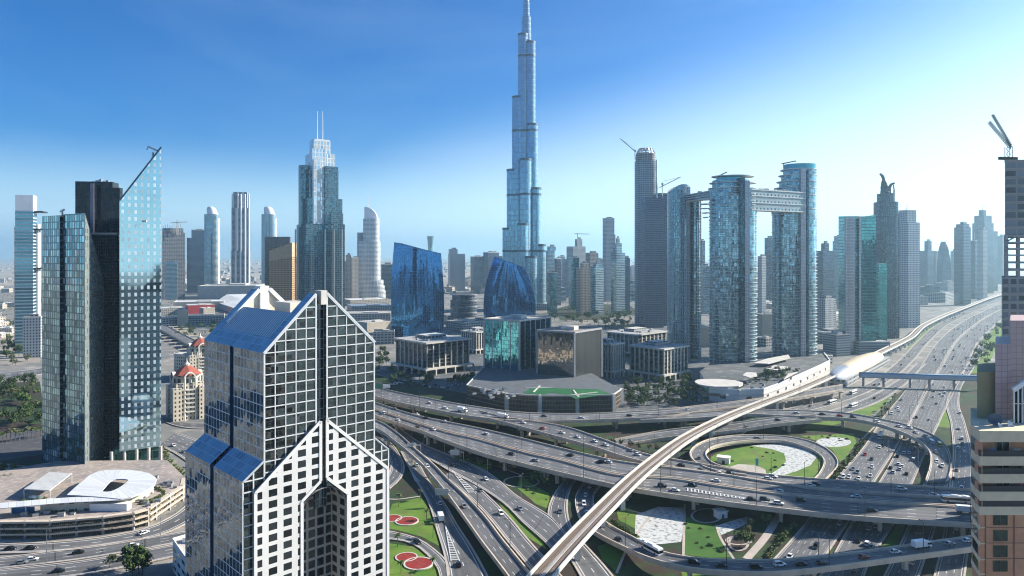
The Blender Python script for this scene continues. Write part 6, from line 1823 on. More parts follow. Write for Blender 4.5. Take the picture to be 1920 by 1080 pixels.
    for i in range(n + 1):
        x = X(1901 + i*8, 141); yb, ytop = 141.0, 141.0
        z1 = Z(730 - i*5.2, 141)
        fr.beam((x, yb, zt - .9), (x, yb, z1), .16, .3)
    fr.beam((X(1899, 141), 140.9, Z(731, 141)), (X(1955, 141), 140.9, Z(694, 141)), .5, .9)
    fr.beam((X(1899, 141), 141, Z(757, 141)), (X(1955, 141), 141, Z(757, 141)), .12, .12)
    fr.build("atrium_frame", WHITE, root)
    a.face([(X(1901, 141), 141.3, zt - .9), (X(1955, 141), 141.3, zt - .9), (X(1955, 141), 141.3, Z(695, 141)), (X(1901, 141), 141.3, Z(730, 141))]); a.build("atrium_glazing", gl, root)
    # dishes and small plant standing on the terrace
    def dish(label, px, y, dd, r, az):
        x, z0 = X(px, dd), zt - .9
        t = thing("satellite_dish", label, "satellite dish", (x, dd, z0))
        MB().tube((x, dd, z0), (x, dd, z0 + r*1.2), .05, n=6).build("post", STEEL, t)
        nrm = Vector((math.sin(az), -math.cos(az)*.85, .55)).normalized(); c = Vector((x, dd, z0 + r*1.4))
        ax = nrm.cross(Vector((0, 0, 1))).normalized(); ay = ax.cross(nrm)
        m = MB(); R_ = [[c + (ax*math.cos(2*math.pi*j/14) + ay*math.sin(2*math.pi*j/14))*r*f + nrm*(f*f*r*.28) for j in range(14)] for f in (.05, .5, .8, 1.0)]
        for q in range(3):
            for j in range(14): m.face([R_[q][j], R_[q][(j+1) % 14], R_[q+1][(j+1) % 14], R_[q+1][j]], None, 0, True)
        m.build("bowl", WHITE if r < 1 else plain("mesh_grey", (.16,.17,.18), .5, .3), t)
        MB().beam(c, c + nrm*r*.8, .05, .05).build("feed_arm", STEEL, t)
    dish("large dark mesh satellite dish on the roof terrace", 1866, 790, 139.5, 1.25, -.6)
    dish("small white satellite dish beside the large dark one", 1874, 795, 138.2, .62, .5)
    dish("upper of two white satellite dishes at the right of the terrace", 1893, 790, 140.5, .55, .2)
    dish("lower of two white satellite dishes at the right of the terrace", 1895, 797, 138.4, .55, -.2)
balcony_tower()
def site_tower():
    d = 300.0
    root = thing("unfinished_tower", "grey concrete tower under construction with open floors and a crane, at the right edge", "tower", (X(1905, d), d + 15, 0))
    raw = facade("site_frame", (0.30, 0.30, 0.31), (0.085, 0.09, 0.10), 3.4, 3.5, .72, .6, gm=.1, gr=.5, vary=.9)
    net = facade("site_net", (0.26, 0.28, 0.31), (0.12, 0.14, 0.17), 5.0, 3.5, .86, .75, gm=.1, gr=.6, vary=.7)
    x0, x1 = X(1886, d), X(1990, d)
    low = [(X(1878, d), d), (x1, d), (x1, d + 26), (X(1878, d + 26), d + 26)]; 
    MB().prism(low, 0, Z(520, d)).build("lower_shaft", [raw, CONCG], root)
    MB().prism([(X(1884, d), d), (x1, d), (x1, d + 26), (X(1884, d + 26), d + 26)], Z(440, d), Z(300, d), 0, 1, True).build("upper_shaft", [net, CONCG], root)
    for y in (508, 494, 480, 468, 456, 444):
        MB().prism([(X(1883, d), d - .5), (x1, d - .5), (x1, d + 26), (X(1883, d + 26), d + 26)], Z(y, d), Z(y, d) + .7, 0, 0, True).build("open_floor", CONCG, root)
    for px in (1884, 1906, 1928):
        for yy in (1, 24):
            m = MB(); m.box((X(px, d + yy) + .6, d + yy), 1.1, 1.1, Z(521, d), Z(440, d)); m.build("column", CONCG, root)
    m = MB(); m.beam((X(1884, d), d, Z(455, d)), (X(1906, d), d, Z(443, d)), .5, .5); m.build("brace", CONCG, root)
    b = MB(); r_ = random.Random(8)
    z = 4
    while z < Z(300, d):
        if not (Z(521, d) < z < Z(440, d)): b.beam((X(1880 if z < Z(520, d) else 1883.5, d), d - .5, z), (x1, d - .5, z), .9, .35)
        z += 3.5
    b.build("slab_banding", CONCG, root)
    t = thing("tower_crane", "luffing crane with two dark lattice jibs on top of the unfinished tower at right", "crane", (X(1916, d), d + 8, Z(300, d)))
    cx, cz = X(1916, d), Z(300, d)
    def lattice(p, q, w, name):
        m = MB(); p, q = Vector(p), Vector(q); ax = (q - p).normalized(); u = Vector((0, 1, 0)); v = ax.cross(u).normalized()
        cs = [u*w/2 + v*w/2, u*-w/2 + v*w/2, u*-w/2 - v*w/2, u*w/2 - v*w/2]
        n = max(3, int((q - p).length / (w*1.3)))
        for k in cs: m.tube(p + k, q + k, .13, n=4)
        for i in range(n):
            a, b_ = p + (q - p)*(i/n), p + (q - p)*((i+1)/n)
            for k in range(4): m.tube(a + cs[k], b_ + cs[(k+1) % 4], .09, n=4)
        m.build(name, BLACKM, t)
    lattice((cx, d + 8, cz), (cx, d + 8, Z(270, d)), 2.0, "mast")
    lattice((cx + 1, d + 8, Z(272, d)), (X(1878, d), d + 8, Z(222, d)), .9, "jib"); lattice((cx + 1, d + 8, Z(268, d)), (X(1885, d), d + 8, Z(208, d)), .7, "jib")
    m = MB(); m.beam((X(1892, d), d + 6, Z(293, d)), (X(1925, d), d + 6, Z(294, d)), 1.6, 1.2); m.build("deck", BLACKM, t)
site_tower()

# ------------------------------------------------------------------ unseen towers beyond the frame's right edge, placed to cast shadows on the highway
for lab, x, y, w, h in (("unseen grey tower outside the right edge, placed to cast shadow on the highway", 395, 420, 44, 150), ("unseen slab further up, outside the right edge, placed to cast shadow on the highway", 520, 520, 40, 150)):
    t = thing("tower", lab, "tower", (x, y, 0)); MB().prism(rect((x, y), w, w, .3), 0, h).build("shaft", [GGREY, ROOFG], t); MB().prism(rect((x, y), w*.4, w*.4, .3), h, h + 5).build("plant_room", [GLOWG, ROOFG], t)

# unseen towers added behind the viewpoint for the glass fronts to mirror
for i, (x, y, w, h) in enumerate(((-420, -180, 46, 150), (-330, -330, 50, 190), (-250, -210, 40, 110), (-180, -420, 60, 170), (-90, -260, 44, 120), (-560, -300, 60, 120), (-700, -120, 50, 160), (60, -330, 50, 200), (190, -240, 46, 130), (330, -300, 60, 180), (480, -160, 50, 140), (-900, -350, 80, 140), (640, -320, 70, 170))):
    t = thing("tower", "unseen tower added behind the viewpoint for the mirror-glass fronts to reflect", "tower", (x, y, 0), "towers added behind the viewpoint")
    MB().prism(rect((x, y), w, w*.8, .1 + .2*(i % 4)), 0, h * .6).build("shaft", [(GDARK, GGREY, GBROWN)[i % 3], ROOFG], t); MB().prism(rect((x, y), w*.4, w*.3, .2), h * .6, h * .6 + 5).build("plant_room", [GLOWG, ROOFG], t)
# ------------------------------------------------------------------ shopping mall roofs and the low city
def low_block(label, pxl, pxr, ytop, ybase, mats, rot=.3, ratio=.8, name="low_building", cat="building", group=None, plant=True, d=None):
    d = D(ybase) if d is None else d
    c, w, dp = fit(pxl, pxr, d, rot, ratio); c = (X((pxl + pxr) / 2, d + dp*.4), d + dp*.4); zt = Z(ytop, d)
    root = thing(name, label, cat, (c[0], c[1], 0), group)
    MB().prism(rect(c, w, dp, rot), 0, zt).build("wall", mats, root)
    m = MB(); p = rect(c, w*.99, dp*.99, rot)
    for i in range(4): m.beam((*p[i], zt + .4), (*p[(i+1) % 4], zt + .4), .6, 1.0)
    m.build("parapet", PALE, root)
    if plant:
        m = MB(); m.prism(rect((c[0] + w*.1, c[1]), w*.3, dp*.3, rot), zt, zt + max(2.0, zt*.12)); m.build("plant_room", [PALE, PALE], root)
    return root
WR = plain("white_roof_sheet", (0.62, 0.62, 0.60), .6, 0, .2, .03)
BEIGE = plain("beige_wall", (0.44, 0.38, 0.30), .8, 0, .15, .1); RED = plain("red_panel", (0.45, 0.05, 0.05), .6)
MALL = [
 ("long grey stone wall block behind the mall roofs", 376, 500, 536, 560, [CONCG, ROOFG]),
 ("wide white-roofed mall hall left of the blue-roofed gable", 330, 420, 566, 580, [BEIGE, WR]),
 ("mall hall with a red panelled front", 350, 400, 572, 590, [RED, WR]),
 ("small beige mall block right of the red-fronted hall", 375, 402, 578, 592, [BEIGE, WR]),
 ("square beige tower block at the mall's corner", 333, 352, 582, 612, [BEIGE, PALE]),
 ("dark low mall entrance block", 352, 420, 592, 606, [GLOWG, ROOFD]),
 ("flat mall roof at the left end beside the pointed tower", 300, 345, 578, 590, [GLOW, WR]),
 ("low mall wing with pale roof in front of the dark entrance", 300, 336, 596, 612, [GLOWG, ROOFG]),
 ("mall roof deck right of the gabled tower, nearest", 640, 735, 588, 606, [GLOWG, ROOFG]),
 ("mall roof with blue-grey panels right of the gabled tower", 650, 735, 574, 586, [GLOWG, plain("blue_grey_roof", (.26,.33,.38), .5, .2)]),
 ("white ribbed mall roof at the foot of the sail-crowned tower", 640, 730, 562, 572, [GLOW, WR]),
 ("tan stone mall wing beside the gabled tower's right slope", 668, 736, 604, 622, [BEIGE, ROOFG]),
 ("dark service block at the foot of the wide blue tower", 700, 740, 622, 645, [GLOWG, ROOFD]),
 ("mall roof between the two blue towers, left", 832, 880, 592, 606, [GLOWG, WR]),
 ("mall roof between the two blue towers, right", 872, 915, 598, 612, [GLOW, ROOFG]),
 ("dark flat block in front of the rounded low building", 835, 912, 604, 622, [GLOWG, ROOFD]),
 ("beige block behind the ribbed linked tower's foot", 1295, 1330, 614, 650, [BEIGE, ROOFG]),
 ("pale block in the gap between the two tallest linked towers", 1418, 1450, 590, 640, [BEIGE, WR]),
 ("teal-roofed shed in the gap between the two tallest linked towers", 1416, 1452, 634, 650, [GLOWG, TEALG]),
 ("white-roofed hall right of the terraced linked tower", 1524, 1590, 588, 602, [GLOWG, WR]),
 ("tan unfinished block right of the terraced linked tower", 1526, 1566, 550, 572, [GRAW, ROOFG]),
 ("grey louvred car park at the teal-green tower's foot", 1545, 1592, 628, 668, [facade("parking_louvre", (0,0,0), (0,0,0)), ROOFG]),
 ("flat white shed in front of the louvred car park", 1522, 1560, 668, 684, [GLOWG, WR]),
 ("low pale block left of the highway past the grey square tower", 1722, 1790, 548, 566, [GLOWG, ROOFG]),
 ("small brown block at the grey square tower's foot", 1712, 1738, 556, 572, [GLOW, ROOFG]),
]
for i, (lab, a, b, yt, yb, m) in enumerate(MALL): low_block(lab, a, b, yt, yb, m, .15 + .2*(i % 4), .7 if i % 3 else 1.0)
def fold_roof():
    d = D(575); root = building("white faceted mall roof folded like paper, behind the gabled tower's left roof", 404, 500, d, "folded_roof", "mall")
    m = MB(); z = 12
    pts = {k: G(a, b, zz) for k, (a, b, zz) in dict(a=(404,566,14), b=(425,552,26), c=(470,551,26), e=(500,556,22), f=(500,572,12), g=(440,578,12), h=(455,562,20)).items()}
    for t in ("abh", "bch", "ceh", "efh", "fgh", "gah"): m.face([pts[k] for k in t])
    m.build("folded_sheet", WR, root)
    b = MB(); q = [pts[k] for k in "agfecb"]; b.prism([(p.x, p.y) for p in q], 0, 11.8); b.build("hall", [BEIGE, WR], root)
fold_roof()
# scattered low city, each block its own
ZONES = [ # (n, px range, base-row range, height range, mats, label)
 (16, (-60, 30), (560, 640), (6, 14), [GLOW, WR], "low beige building on the sandy plain at the far left"),
 (26, (310, 560), (503, 540), (8, 24), [GGREY, ROOFG], "low grey building on the plain behind the left-hand towers"),
 (28, (820, 945), (512, 552), (10, 20), [GBEIGE, BEIGE], "low tan old-town house between the two blue towers"),
 (18, (640, 740), (520, 556), (10, 22), [GBEIGE, BEIGE], "low tan house around the sail-crowned tower"),
 (40, (1010, 1260), (515, 572), (10, 50), [GBAND, ROOFG], "small pale block in the dense cluster right of the tallest tower"),
 (22, (1520, 1600), (520, 580), (8, 26), [GGREY, ROOFG], "small grey block left of the teal-green tower"),
 (20, (1715, 1830), (515, 552), (8, 26), [GGREY, ROOFG], "small hazy block beside the far highway"),
 (18, (1420, 1450), (500, 580), (8, 22), [GLOW, WR], "small beige block seen between the two tallest linked towers"),
 (40, (-100, 900), (487, 500), (8, 20), [GLOW, WR], "tiny building on the far desert plain"),
 (22, (1000, 1800), (490, 512), (15, 60), [GGREY, ROOFG], "tiny hazy tower on the far right horizon"),
]
r5 = random.Random(21)
for n, (xa, xb), (ya, yb), (ha, hb), mats, lab in ZONES:
    src = []
    for k in range(3):
        t = thing("low_building", lab, "building", (0, 0, 0), lab.replace("low ", "").replace("small ", "")[:50])
        w, dp = 1.0 + .5*k, 1.0
        m = MB(); s = 10
        m.prism(rect((0, 0), 20 + 9*k, 17, 0), 0, 10); m.build("wall", mats, t)
        m = MB(); m.prism(rect((3, 1), 8, 6, 0), 10, 12.2); m.build("plant_room", [mats[1]], t)
        src.append(t)
    for i in range(n):
        py = ya + (yb - ya) * r5.random() ** .8; px = r5.uniform(xa, xb); g = G(px, py); h = r5.uniform(ha, hb)
        o = clone(src[i % 3], (g.x, g.y, 0), r5.uniform(-.6, .6)); s = r5.uniform(.7, 1.5) * (1.0 if py > 502 else 1.6)
        o.scale = (s, s, h / 10)
    for t in src: drop(t)

# the far districts that read as one mass
def far_city():
    r = random.Random(77); m = MB()
    for i in range(2300):
        py = 489 + 62 * r.random() ** 1.9
        px = r.uniform(-60, 1840)
        if py > 520 and (1180 < px < 1330 or 1590 < px < 1720 or px > 1730): continue
        g = G(px, py); s = r.uniform(8, 26) * (1 + max(0, (510 - py)) / 16); h = r.choice([4, 6, 7, 9, 12, 16]) * r.uniform(.7, 1.3) * (1.5 if px > 1000 else 1)
        m.prism(rect((g.x, g.y), s, s * r.uniform(.5, 1.2), r.uniform(0, 1.5)), 0, h, r.randrange(3), 3 + r.randrange(2))
    o = m.build("far_city", [GLOW, GGREY, GBEIGE, WR, ROOFG]); o["kind"] = "stuff"
    tr = MB()
    for i in range(2600):
        py = 520 + 110 * r.random(); px = r.choice([r.uniform(300, 740), r.uniform(1020, 1240), r.uniform(1530, 1590), r.uniform(-50, 70)])
        g = G(px, py); c = Vector((g.x, g.y, 0)); s = r.uniform(2, 4.5)
        for k in range(3):
            a = Vector((r.uniform(-s, s), r.uniform(-s, s), r.uniform(1, s*1.5)))
            tr.face([c + a + Vector((r.uniform(-s, s)*.6, r.uniform(-s, s)*.6, r.uniform(-s, s)*.5)) for _ in range(3)])
    o = tr.build("far_tree_cover", LEAF_DRY); o["kind"] = "stuff"
far_city()
# ------------------------------------------------------------------ vegetation
BARK = plain("bark", (0.11, 0.08, 0.055), .9)
def leafmat(name, a, b_): return two_tone(name, a, b_, 0.55, detail=4, soft=.2)
LEAFS = [leafmat("leaf_green", (0.05, 0.095, 0.022), (0.11, 0.155, 0.04)), leafmat("leaf_dark", (0.03, 0.06, 0.02), (0.07, 0.105, 0.03)), leafmat("leaf_dusty", (0.09, 0.105, 0.04), (0.15, 0.155, 0.065))]
def tree_proto(seed, hgt, rad, n, mat):
    r = random.Random(seed)
    t = thing("broadleaf_tree", "tree", "tree", (0, 0, 0))
    m = MB(); m.tube((0, 0, -.2), (r.uniform(-.2, .2), 0, hgt*.45), .22, .12, 6)
    for k in range(4):
        a = k*1.6 + r.random(); m.tube((0, 0, hgt*.36), (math.cos(a)*rad*.55, math.sin(a)*rad*.55, hgt*.66), .1, .04, 4)
    m.build("trunk", BARK, t)
    cl = []
    for k in range(9):
        a = r.uniform(0, 6.28); q = r.uniform(.2, .75)*rad
        cl.append((Vector((math.cos(a)*q, math.sin(a)*q, hgt*r.uniform(.5, .9))), rad*r.uniform(.32, .52)))
    m = MB()
    for i in range(n):
        c, s = cl[i % 9]
        v = Vector((r.gauss(0, 1), r.gauss(0, 1), r.gauss(0, .8))).normalized() * s * r.uniform(.55, 1.05)
        p = c + v; nn = (v.normalized() + Vector((r.uniform(-.7, .7), r.uniform(-.7, .7), r.uniform(-.3, .7)))).normalized()
        ax = nn.cross(Vector((r.random(), r.random(), r.random()))).normalized(); ay = nn.cross(ax); z = r.uniform(.28, .55)*rad*.3
        m.face([p + ax*z, p + ay*z*.8, p - ax*z, p - ay*z*.8])
    m.build("crown", mat, t)
    return t
def palm_proto(seed, hgt):
    r = random.Random(seed); t = thing("palm_tree", "palm", "palm tree", (0, 0, 0))
    MB().tube((0, 0, -.2), (.15, .1, hgt), .24, .17, 6).build("trunk", BARK, t)
    m = MB(); top = Vector((.15, .1, hgt))
    for k in range(22):
        a = k*2.399; e = r.uniform(-.25, 1.1); L = r.uniform(2.0, 2.8)
        d = Vector((math.cos(a)*math.cos(e), math.sin(a)*math.cos(e), math.sin(e))); s = Vector((-math.sin(a), math.cos(a), 0))
        p = top
        for q in range(4):
            w0, w1 = (.16, .5, .55, .35)[q], (.5, .55, .35, .04)[q]
            d2 = (d + Vector((0, 0, -.32*q))).normalized(); n_ = p + d2*L/4
            m.face([p - s*w0, p + s*w0, n_ + s*w1, n_ - s*w1]); p = n_
    m.build("crown", LEAFS[2] if seed % 2 else LEAFS[0], t)
    return t
def shrub_proto(seed, mat):
    r = random.Random(seed); t = thing("shrub", "shrub", "shrub", (0, 0, 0)); m = MB()
    for i in range(90):
        v = Vector((r.gauss(0, 1), r.gauss(0, 1), abs(r.gauss(0, .8)))).normalized() * r.uniform(.6, 1.3); v.z *= .9
        ax = Vector((r.uniform(-1, 1), r.uniform(-1, 1), r.uniform(-1, 1))).normalized(); ay = v.normalized().cross(ax).normalized(); z = r.uniform(.2, .42)
        m.face([v + ax*z, v + ay*z, v - ax*z, v - ay*z])
    m.build("foliage", mat, t); MB().tube((0, 0, -.1), (0, 0, .7), .07, n=5).build("stem", BARK, t)
    return t
TP = [tree_proto(1, 8, 3.6, 330, LEAFS[0]), tree_proto(2, 7, 3.2, 300, LEAFS[1]), tree_proto(3, 6, 3.0, 260, LEAFS[2]), tree_proto(4, 9.5, 4.2, 360, LEAFS[1])]
PP = [palm_proto(5, 7.5), palm_proto(6, 6.2)]
SP = [shrub_proto(7, LEAFS[0]), shrub_proto(8, LEAFS[2])]
r6 = random.Random(33)
def inside(p, poly):
    c = False; n = len(poly)
    for i in range(n):
        (x0, y0), (x1, y1) = poly[i], poly[(i + 1) % n]
        if (y0 > p[1]) != (y1 > p[1]) and p[0] < (x1 - x0) * (p[1] - y0) / (y1 - y0) + x0: c = not c
    return c
def plant(protos, label, cat, group, pts, z=0.0, s0=.8, s1=1.25):
    for px, py in pts:
        g = G(px, py, z); o = clone(r6.choice(protos), (g.x, g.y, z), r6.uniform(0, 6.28), None, r6.uniform(s0, s1))
        o["label"], o["category"], o["group"] = label, cat, group
def scat(poly, n, hits=None):
    out = []; xs = [p[0] for p in poly]; ys = [p[1] for p in poly]
    while len(out) < n:
        p = (r6.uniform(min(xs), max(xs)), r6.uniform(min(ys), max(ys)))
        if inside(p, poly): out.append(p)
    return out
def along(pts, n, jit=.6):
    out = []; L = [math.hypot(b[0]-a[0], b[1]-a[1]) for a, b in zip(pts, pts[1:])]; T = sum(L)
    for i in range(n):
        s = T * i / max(1, n - 1); k = 0
        while k < len(L) - 1 and s > L[k]: s -= L[k]; k += 1
        f = s / L[k]; out.append((pts[k][0] + (pts[k+1][0] - pts[k][0])*f + r6.uniform(-jit, jit), pts[k][1] + (pts[k+1][1] - pts[k][1])*f + r6.uniform(-jit, jit)*.4))
    return out
T_, C_ = "tree", "palm tree"
plant(TP, "bushy green tree in the dense garden at the left edge", T_, "trees of the left-edge garden", scat([(-5, 716), (72, 722), (84, 805), (60, 812), (-5, 800)], 48), 0, .9, 1.5)
plant(PP, "palm in the row behind the sandy lot at the left edge", C_, "palms behind the sandy lot", along([(-4, 832), (40, 826), (84, 818)], 12), 0, .9, 1.1)
plant(TP, "round tree in the small walled garden beside the slatted pergola", T_, "trees beside the pergola", scat([(-5, 885), (30, 880), (60, 895), (40, 918), (5, 935), (-5, 935)], 20), 0, .6, .9)
plant(PP, "palm in the avenue strip right of the pointed tower", C_, "palms by the pointed tower", along([(306, 858), (318, 878), (332, 893), (344, 902)], 12) + along([(310, 868), (328, 896)], 6), 0, .6, .85)
plant(SP, "shrub around the looped canopy on the podium roof", "shrub", "shrubs on the podium roof", along([(292, 915), (304, 920), (308, 927), (290, 936), (268, 945)], 20, 2) + along([(85, 962), (190, 953)], 10, 2) + along([(45, 940), (85, 934)], 4), 8, .7, 1.2)
plant(TP, "dark tree below the street at the bottom left", T_, "trees below the street", scat([(190, 1078), (215, 1050), (262, 1052), (275, 1085)], 6), 0, .8, 1.2)
plant(TP, "street tree around the brown-glazed office block", T_, "trees round the brown-glazed block", scat([(735, 702), (790, 712), (870, 712), (905, 702), (905, 720), (800, 726), (735, 722)], 30) + scat([(708, 655), (735, 650), (738, 690), (706, 700)], 14), 0, .8, 1.2)
plant(TP, "street tree between the finned office blocks and the rear flyover", T_, "trees in front of the finned office blocks", scat([(1165, 715), (1300, 712), (1318, 740), (1290, 762), (1180, 764)], 70) + along([(1160, 760), (1320, 758)], 10), 0, .7, 1.1)
plant(TP, "dense park tree in front of the high cluster, right of the tallest tower", T_, "park trees right of the tallest tower", scat([(1025, 592), (1060, 600), (1180, 585), (1200, 600), (1180, 625), (1130, 612), (1040, 606)], 46), 0, 1.0, 1.7)
plant(SP, "bush on the bank between the loop and the highway", "shrub", "bushes between the loop and the highway", along([(1560, 898), (1580, 880), (1602, 850), (1620, 828)], 26, 4), 0, 1.1, 2.0)
plant(SP, "bush along the highway's left wall below the big flyover", "shrub", "bushes below the big flyover", along([(1436, 1046), (1462, 1012), (1490, 985)], 20, 4), 0, 1.0, 1.8)
plant(TP, "tree in the green strip right of the distant highway", T_, "trees of the right-hand highway strip", scat([(1815, 698), (1838, 650), (1872, 608), (1885, 606), (1850, 690)], 30), 0, .8, 1.4)
plant(TP, "tree on the terraces of the curved white podium", T_, "trees on the white podium", scat([(1392, 714), (1432, 720), (1475, 712), (1500, 700), (1440, 696)], 34), 13, .6, .9)
plant(TP, "tree along the roads behind the red-roofed towers", T_, "trees behind the red-roofed towers", scat([(306, 622), (345, 612), (405, 612), (410, 628), (352, 640)], 18) + scat([(392, 700), (412, 715), (408, 745), (392, 740)], 6), 0, .9, 1.4)
plant(TP, "scrubby tree on the sandy ground at the far left", T_, "scrub at the far left", scat([(-5, 575), (28, 570), (30, 640), (70, 680), (-5, 690)], 24), 0, .9, 1.6)
plant(SP, "low hedge bush in the striped planting under the viaduct", "shrub", "hedge rows under the viaduct", sum([along([(1150 + 6*k, 978 + 5*k), (1180 + 5*k, 1000 + 2.5*k)], 8, .5) for k in range(4)], []), 0, .8, 1.1)
plant(PP, "palm between the half-circle ramp and the highway", C_, "palms by the half-circle ramp", scat([(1652, 780), (1672, 750), (1682, 745), (1665, 782)], 12), 0, .6, .9)
plant(SP, "low shrub dotted over the interchange lawns", "shrub", "shrubs on the interchange lawns", scat([(1400, 836), (1500, 834), (1530, 858), (1450, 892), (1340, 890)], 10) + scat([(1500, 818), (1600, 813), (1600, 830), (1540, 826)], 10) + scat([(842, 864), (900, 870), (925, 876), (870, 880)], 8) + scat([(976, 892), (1025, 926), (1028, 950), (980, 915)], 10) + scat([(1285, 975), (1345, 990), (1368, 1040), (1285, 1040)], 9), .1, .5, 1.0)
plant(PP, "palm on the lawn beside the red flower beds", C_, "palms by the red flower beds", [(748, 950), (788, 938), (800, 975), (812, 1008), (745, 1025), (812, 1068), (752, 1075)], .1, .6, .8)
plant(TP, "small tree in the dark planting between the lower ramps", T_, "trees between the lower ramps", scat([(1400, 985), (1440, 985), (1395, 1040), (1380, 1040)], 8) + along([(860, 868), (960, 884)], 6, 2) + along([(1120, 830), (1230, 848)], 8, 3) + along([(1000, 905), (1030, 915)], 4), .1, .55, .8)
for t in TP + PP + SP: drop(t)
def units(n, poly, z, label, group, seed):
    r = random.Random(seed)
    for px, py in scat(poly, n):
        g = G(px, py, z); t = thing("rooftop_unit", label, "rooftop unit", (g.x, g.y, z), group)
        MB().prism(rect((g.x, g.y), r.uniform(1.5, 4), r.uniform(1.2, 3), r.uniform(0, .8)), z, z + r.uniform(.8, 2.2)).build("casing", [CONCG, STEEL], t)
units(22, [(885, 742), (960, 752), (975, 735), (905, 725)], 14, "grey ventilation unit on the dark podium roof left of the green roof garden", "units on the office podium roof", 3)
units(14, [(1345, 745), (1400, 735), (1440, 728), (1420, 712)], 13, "grey ventilation unit on the curved white podium's terrace", "units on the curved podium", 4)

# ------------------------------------------------------------------ lamp posts, signs, small things of the interchange
def lamp_proto(h, mat, double=False):
    t = thing("lamp_post", "lamp", "lamp post", (0, 0, 0))
    MB().tube((0, 0, 0), (0, 0, h), .17, .09, 6).build("pole", mat, t)
    for s in ((1, -1) if double else (1,)):
        MB().beam((0, 0, h - .1), (s*2.0, 0, h + .25), .1, .1).build("arm", mat, t)
        m = MB(); m.box((s*2.2, 0), .9, .35, h + .15, h + .38); m.build("lamp_head", mat, t)
    return t
LD, LS = lamp_proto(12, DARK), lamp_proto(12, STEEL, True)
def lamps(key, label, group, step, side, proto, start=10, lo=0, hi=99999, off=.0):
    R = ROADS[key]; nxt = start
    for i in range(len(R["C"]) - 1):
        if R["s"][i] < nxt: continue
        nxt += step
        p = R["A"][i] if side < 0 else R["B"][i] if side > 0 else R["C"][i]
        c = R["C"][i]
        if not lo < c.y < hi: continue
        d = c - p if side else (R["A"][i] - c); o = clone(proto, (p.x, p.y, p.z + (.9 if side and R["C"][i].z > 3 else .1)), math.atan2(d.y, d.x))
        o["label"], o["category"], o["group"] = label, "lamp post", group
lamps("lower", "dark lamp post on the near parapet of the big straight flyover", "lamp posts on the big flyover's near edge", 46, 1, LD, 30)
lamps("upper", "dark lamp post on the divider between the big flyover's carriageways", "lamp posts on the big flyover's divider", 52, -1, LD, 40)
lamps("rear", "dark lamp post on the rear flyover", "lamp posts on the rear flyover", 50, 1, LD, 60)
lamps("merge", "dark lamp post on the merging ramp's near parapet", "lamp posts on the merging ramp", 55, 1, LD, 20)
lamps("bottom", "dark lamp post on the S-curved bottom flyover", "lamp posts on the bottom flyover", 42, -1, LD, 120)
lamps("ramp", "dark lamp post on the broad diving ramp", "lamp posts on the diving ramp", 45, -1, LD, 40)
lamps("curve", "lamp post on the half-circle ramp", "lamp posts on the half-circle ramp", 60, 1, LD, 150)
lamps("hwl", "double-armed lamp post on the highway median", "lamp posts on the highway median", 60, 1, LS, 60, 250, 1500)
lamps("hwr", "lamp post on the highway's right edge", "lamp posts on the highway's right edge", 75, 1, LS, 60, 300, 1300)
lamps("diag", "slim lamp post beside the diagonal slip road", "lamp posts by the diagonal slip road", 45, -1, LS, 30)
lamps("loop", "lamp post on the round loop ramp", "lamp posts on the loop ramp", 48, 1, LD, 30)
lamps("street", "slim lamp post on the street below the parking podium", "lamp posts on the podium street", 40, 1, LS, 30)
for t in (LD, LS): drop(t)
def gantry(label, px, py, w, panel, mat):
    g = G(px, py, .3); t = thing("sign_gantry", label, "road sign", tuple(g))
    MB().tube((g.x + w/2, g.y, .2), (g.x + w/2, g.y, 7.5), .22).build("post", STEEL, t)
    MB().beam((g.x + w/2, g.y, 7.4), (g.x - w/2, g.y, 7.4), .35, .5).build("beam", STEEL, t)
    m = MB(); m.box((g.x - w*.1, g.y - .3), panel, .25, 5.6, 8.8); m.build("panel", mat, t)
backm = facade("sign_back", (0.5, 0.52, 0.53), (0.42, 0.44, 0.46), 1.2, .8, .85, .85, gm=.4, gr=.4, vary=.08)
gantry("sign gantry with a grey panel back, the upper-left one over the curved slip road", 775, 856, 9, 5.5, backm)
gantry("sign gantry with a grey panel back, on the broad diagonal road further right", 855, 870, 9, 5.0, backm)
gantry("sign gantry with a grey panel back, beside the red flower beds", 832, 948, 9, 6.5, backm)
def green_sign():
    g = G(718, 735, 8); t = thing("road_sign", "green and white road sign panels on the rear flyover beside the gabled tower", "road sign", tuple(g))
    m = MB(); m.box((g.x - 4, g.y), 6, .3, 11, 15.5); m.build("green_panel", plain("sign_green", (0.01, 0.20, 0.12), .4), t)
    m = MB(); m.box((g.x + 3, g.y), 6, .3, 11.5, 14.5); m.build("white_panel", WHITE, t)
    MB().tube((g.x, g.y + .2, 8), (g.x, g.y + .2, 15), .25).build("post", STEEL, t)
green_sign()
def hut(label, px, py, w, d, h, rot):
    g = G(px, py); t = thing("service_hut", label, "hut", tuple(g))
    MB().prism(rect((g.x, g.y), w, d, rot), 0, h).build("wall", WHITE, t)
    MB().prism(rect((g.x, g.y), w + .8, d + .8, rot), h, h + .35, 0, 0, True).build("roof", WHITE, t)
    m = MB(); q = rect((g.x, g.y), w + .06, d + .06, rot); a, b = Vector(q[0]), Vector(q[1]); m.wall(tuple(a + (b-a)*.4), tuple(a + (b-a)*.62), 0, 2.1); m.build("door", DARK, t)
hut("white service hut in the dark planting below the big flyover", 1351, 970, 5, 4, 3.4, .3)
hut("white tent-like hut inside the loop lawn", 1357, 868, 7, 5, 3.6, -.4)
hut("small white hut under the merging ramp near the diagonal roads", 1021, 894, 4, 4, 3, .4)
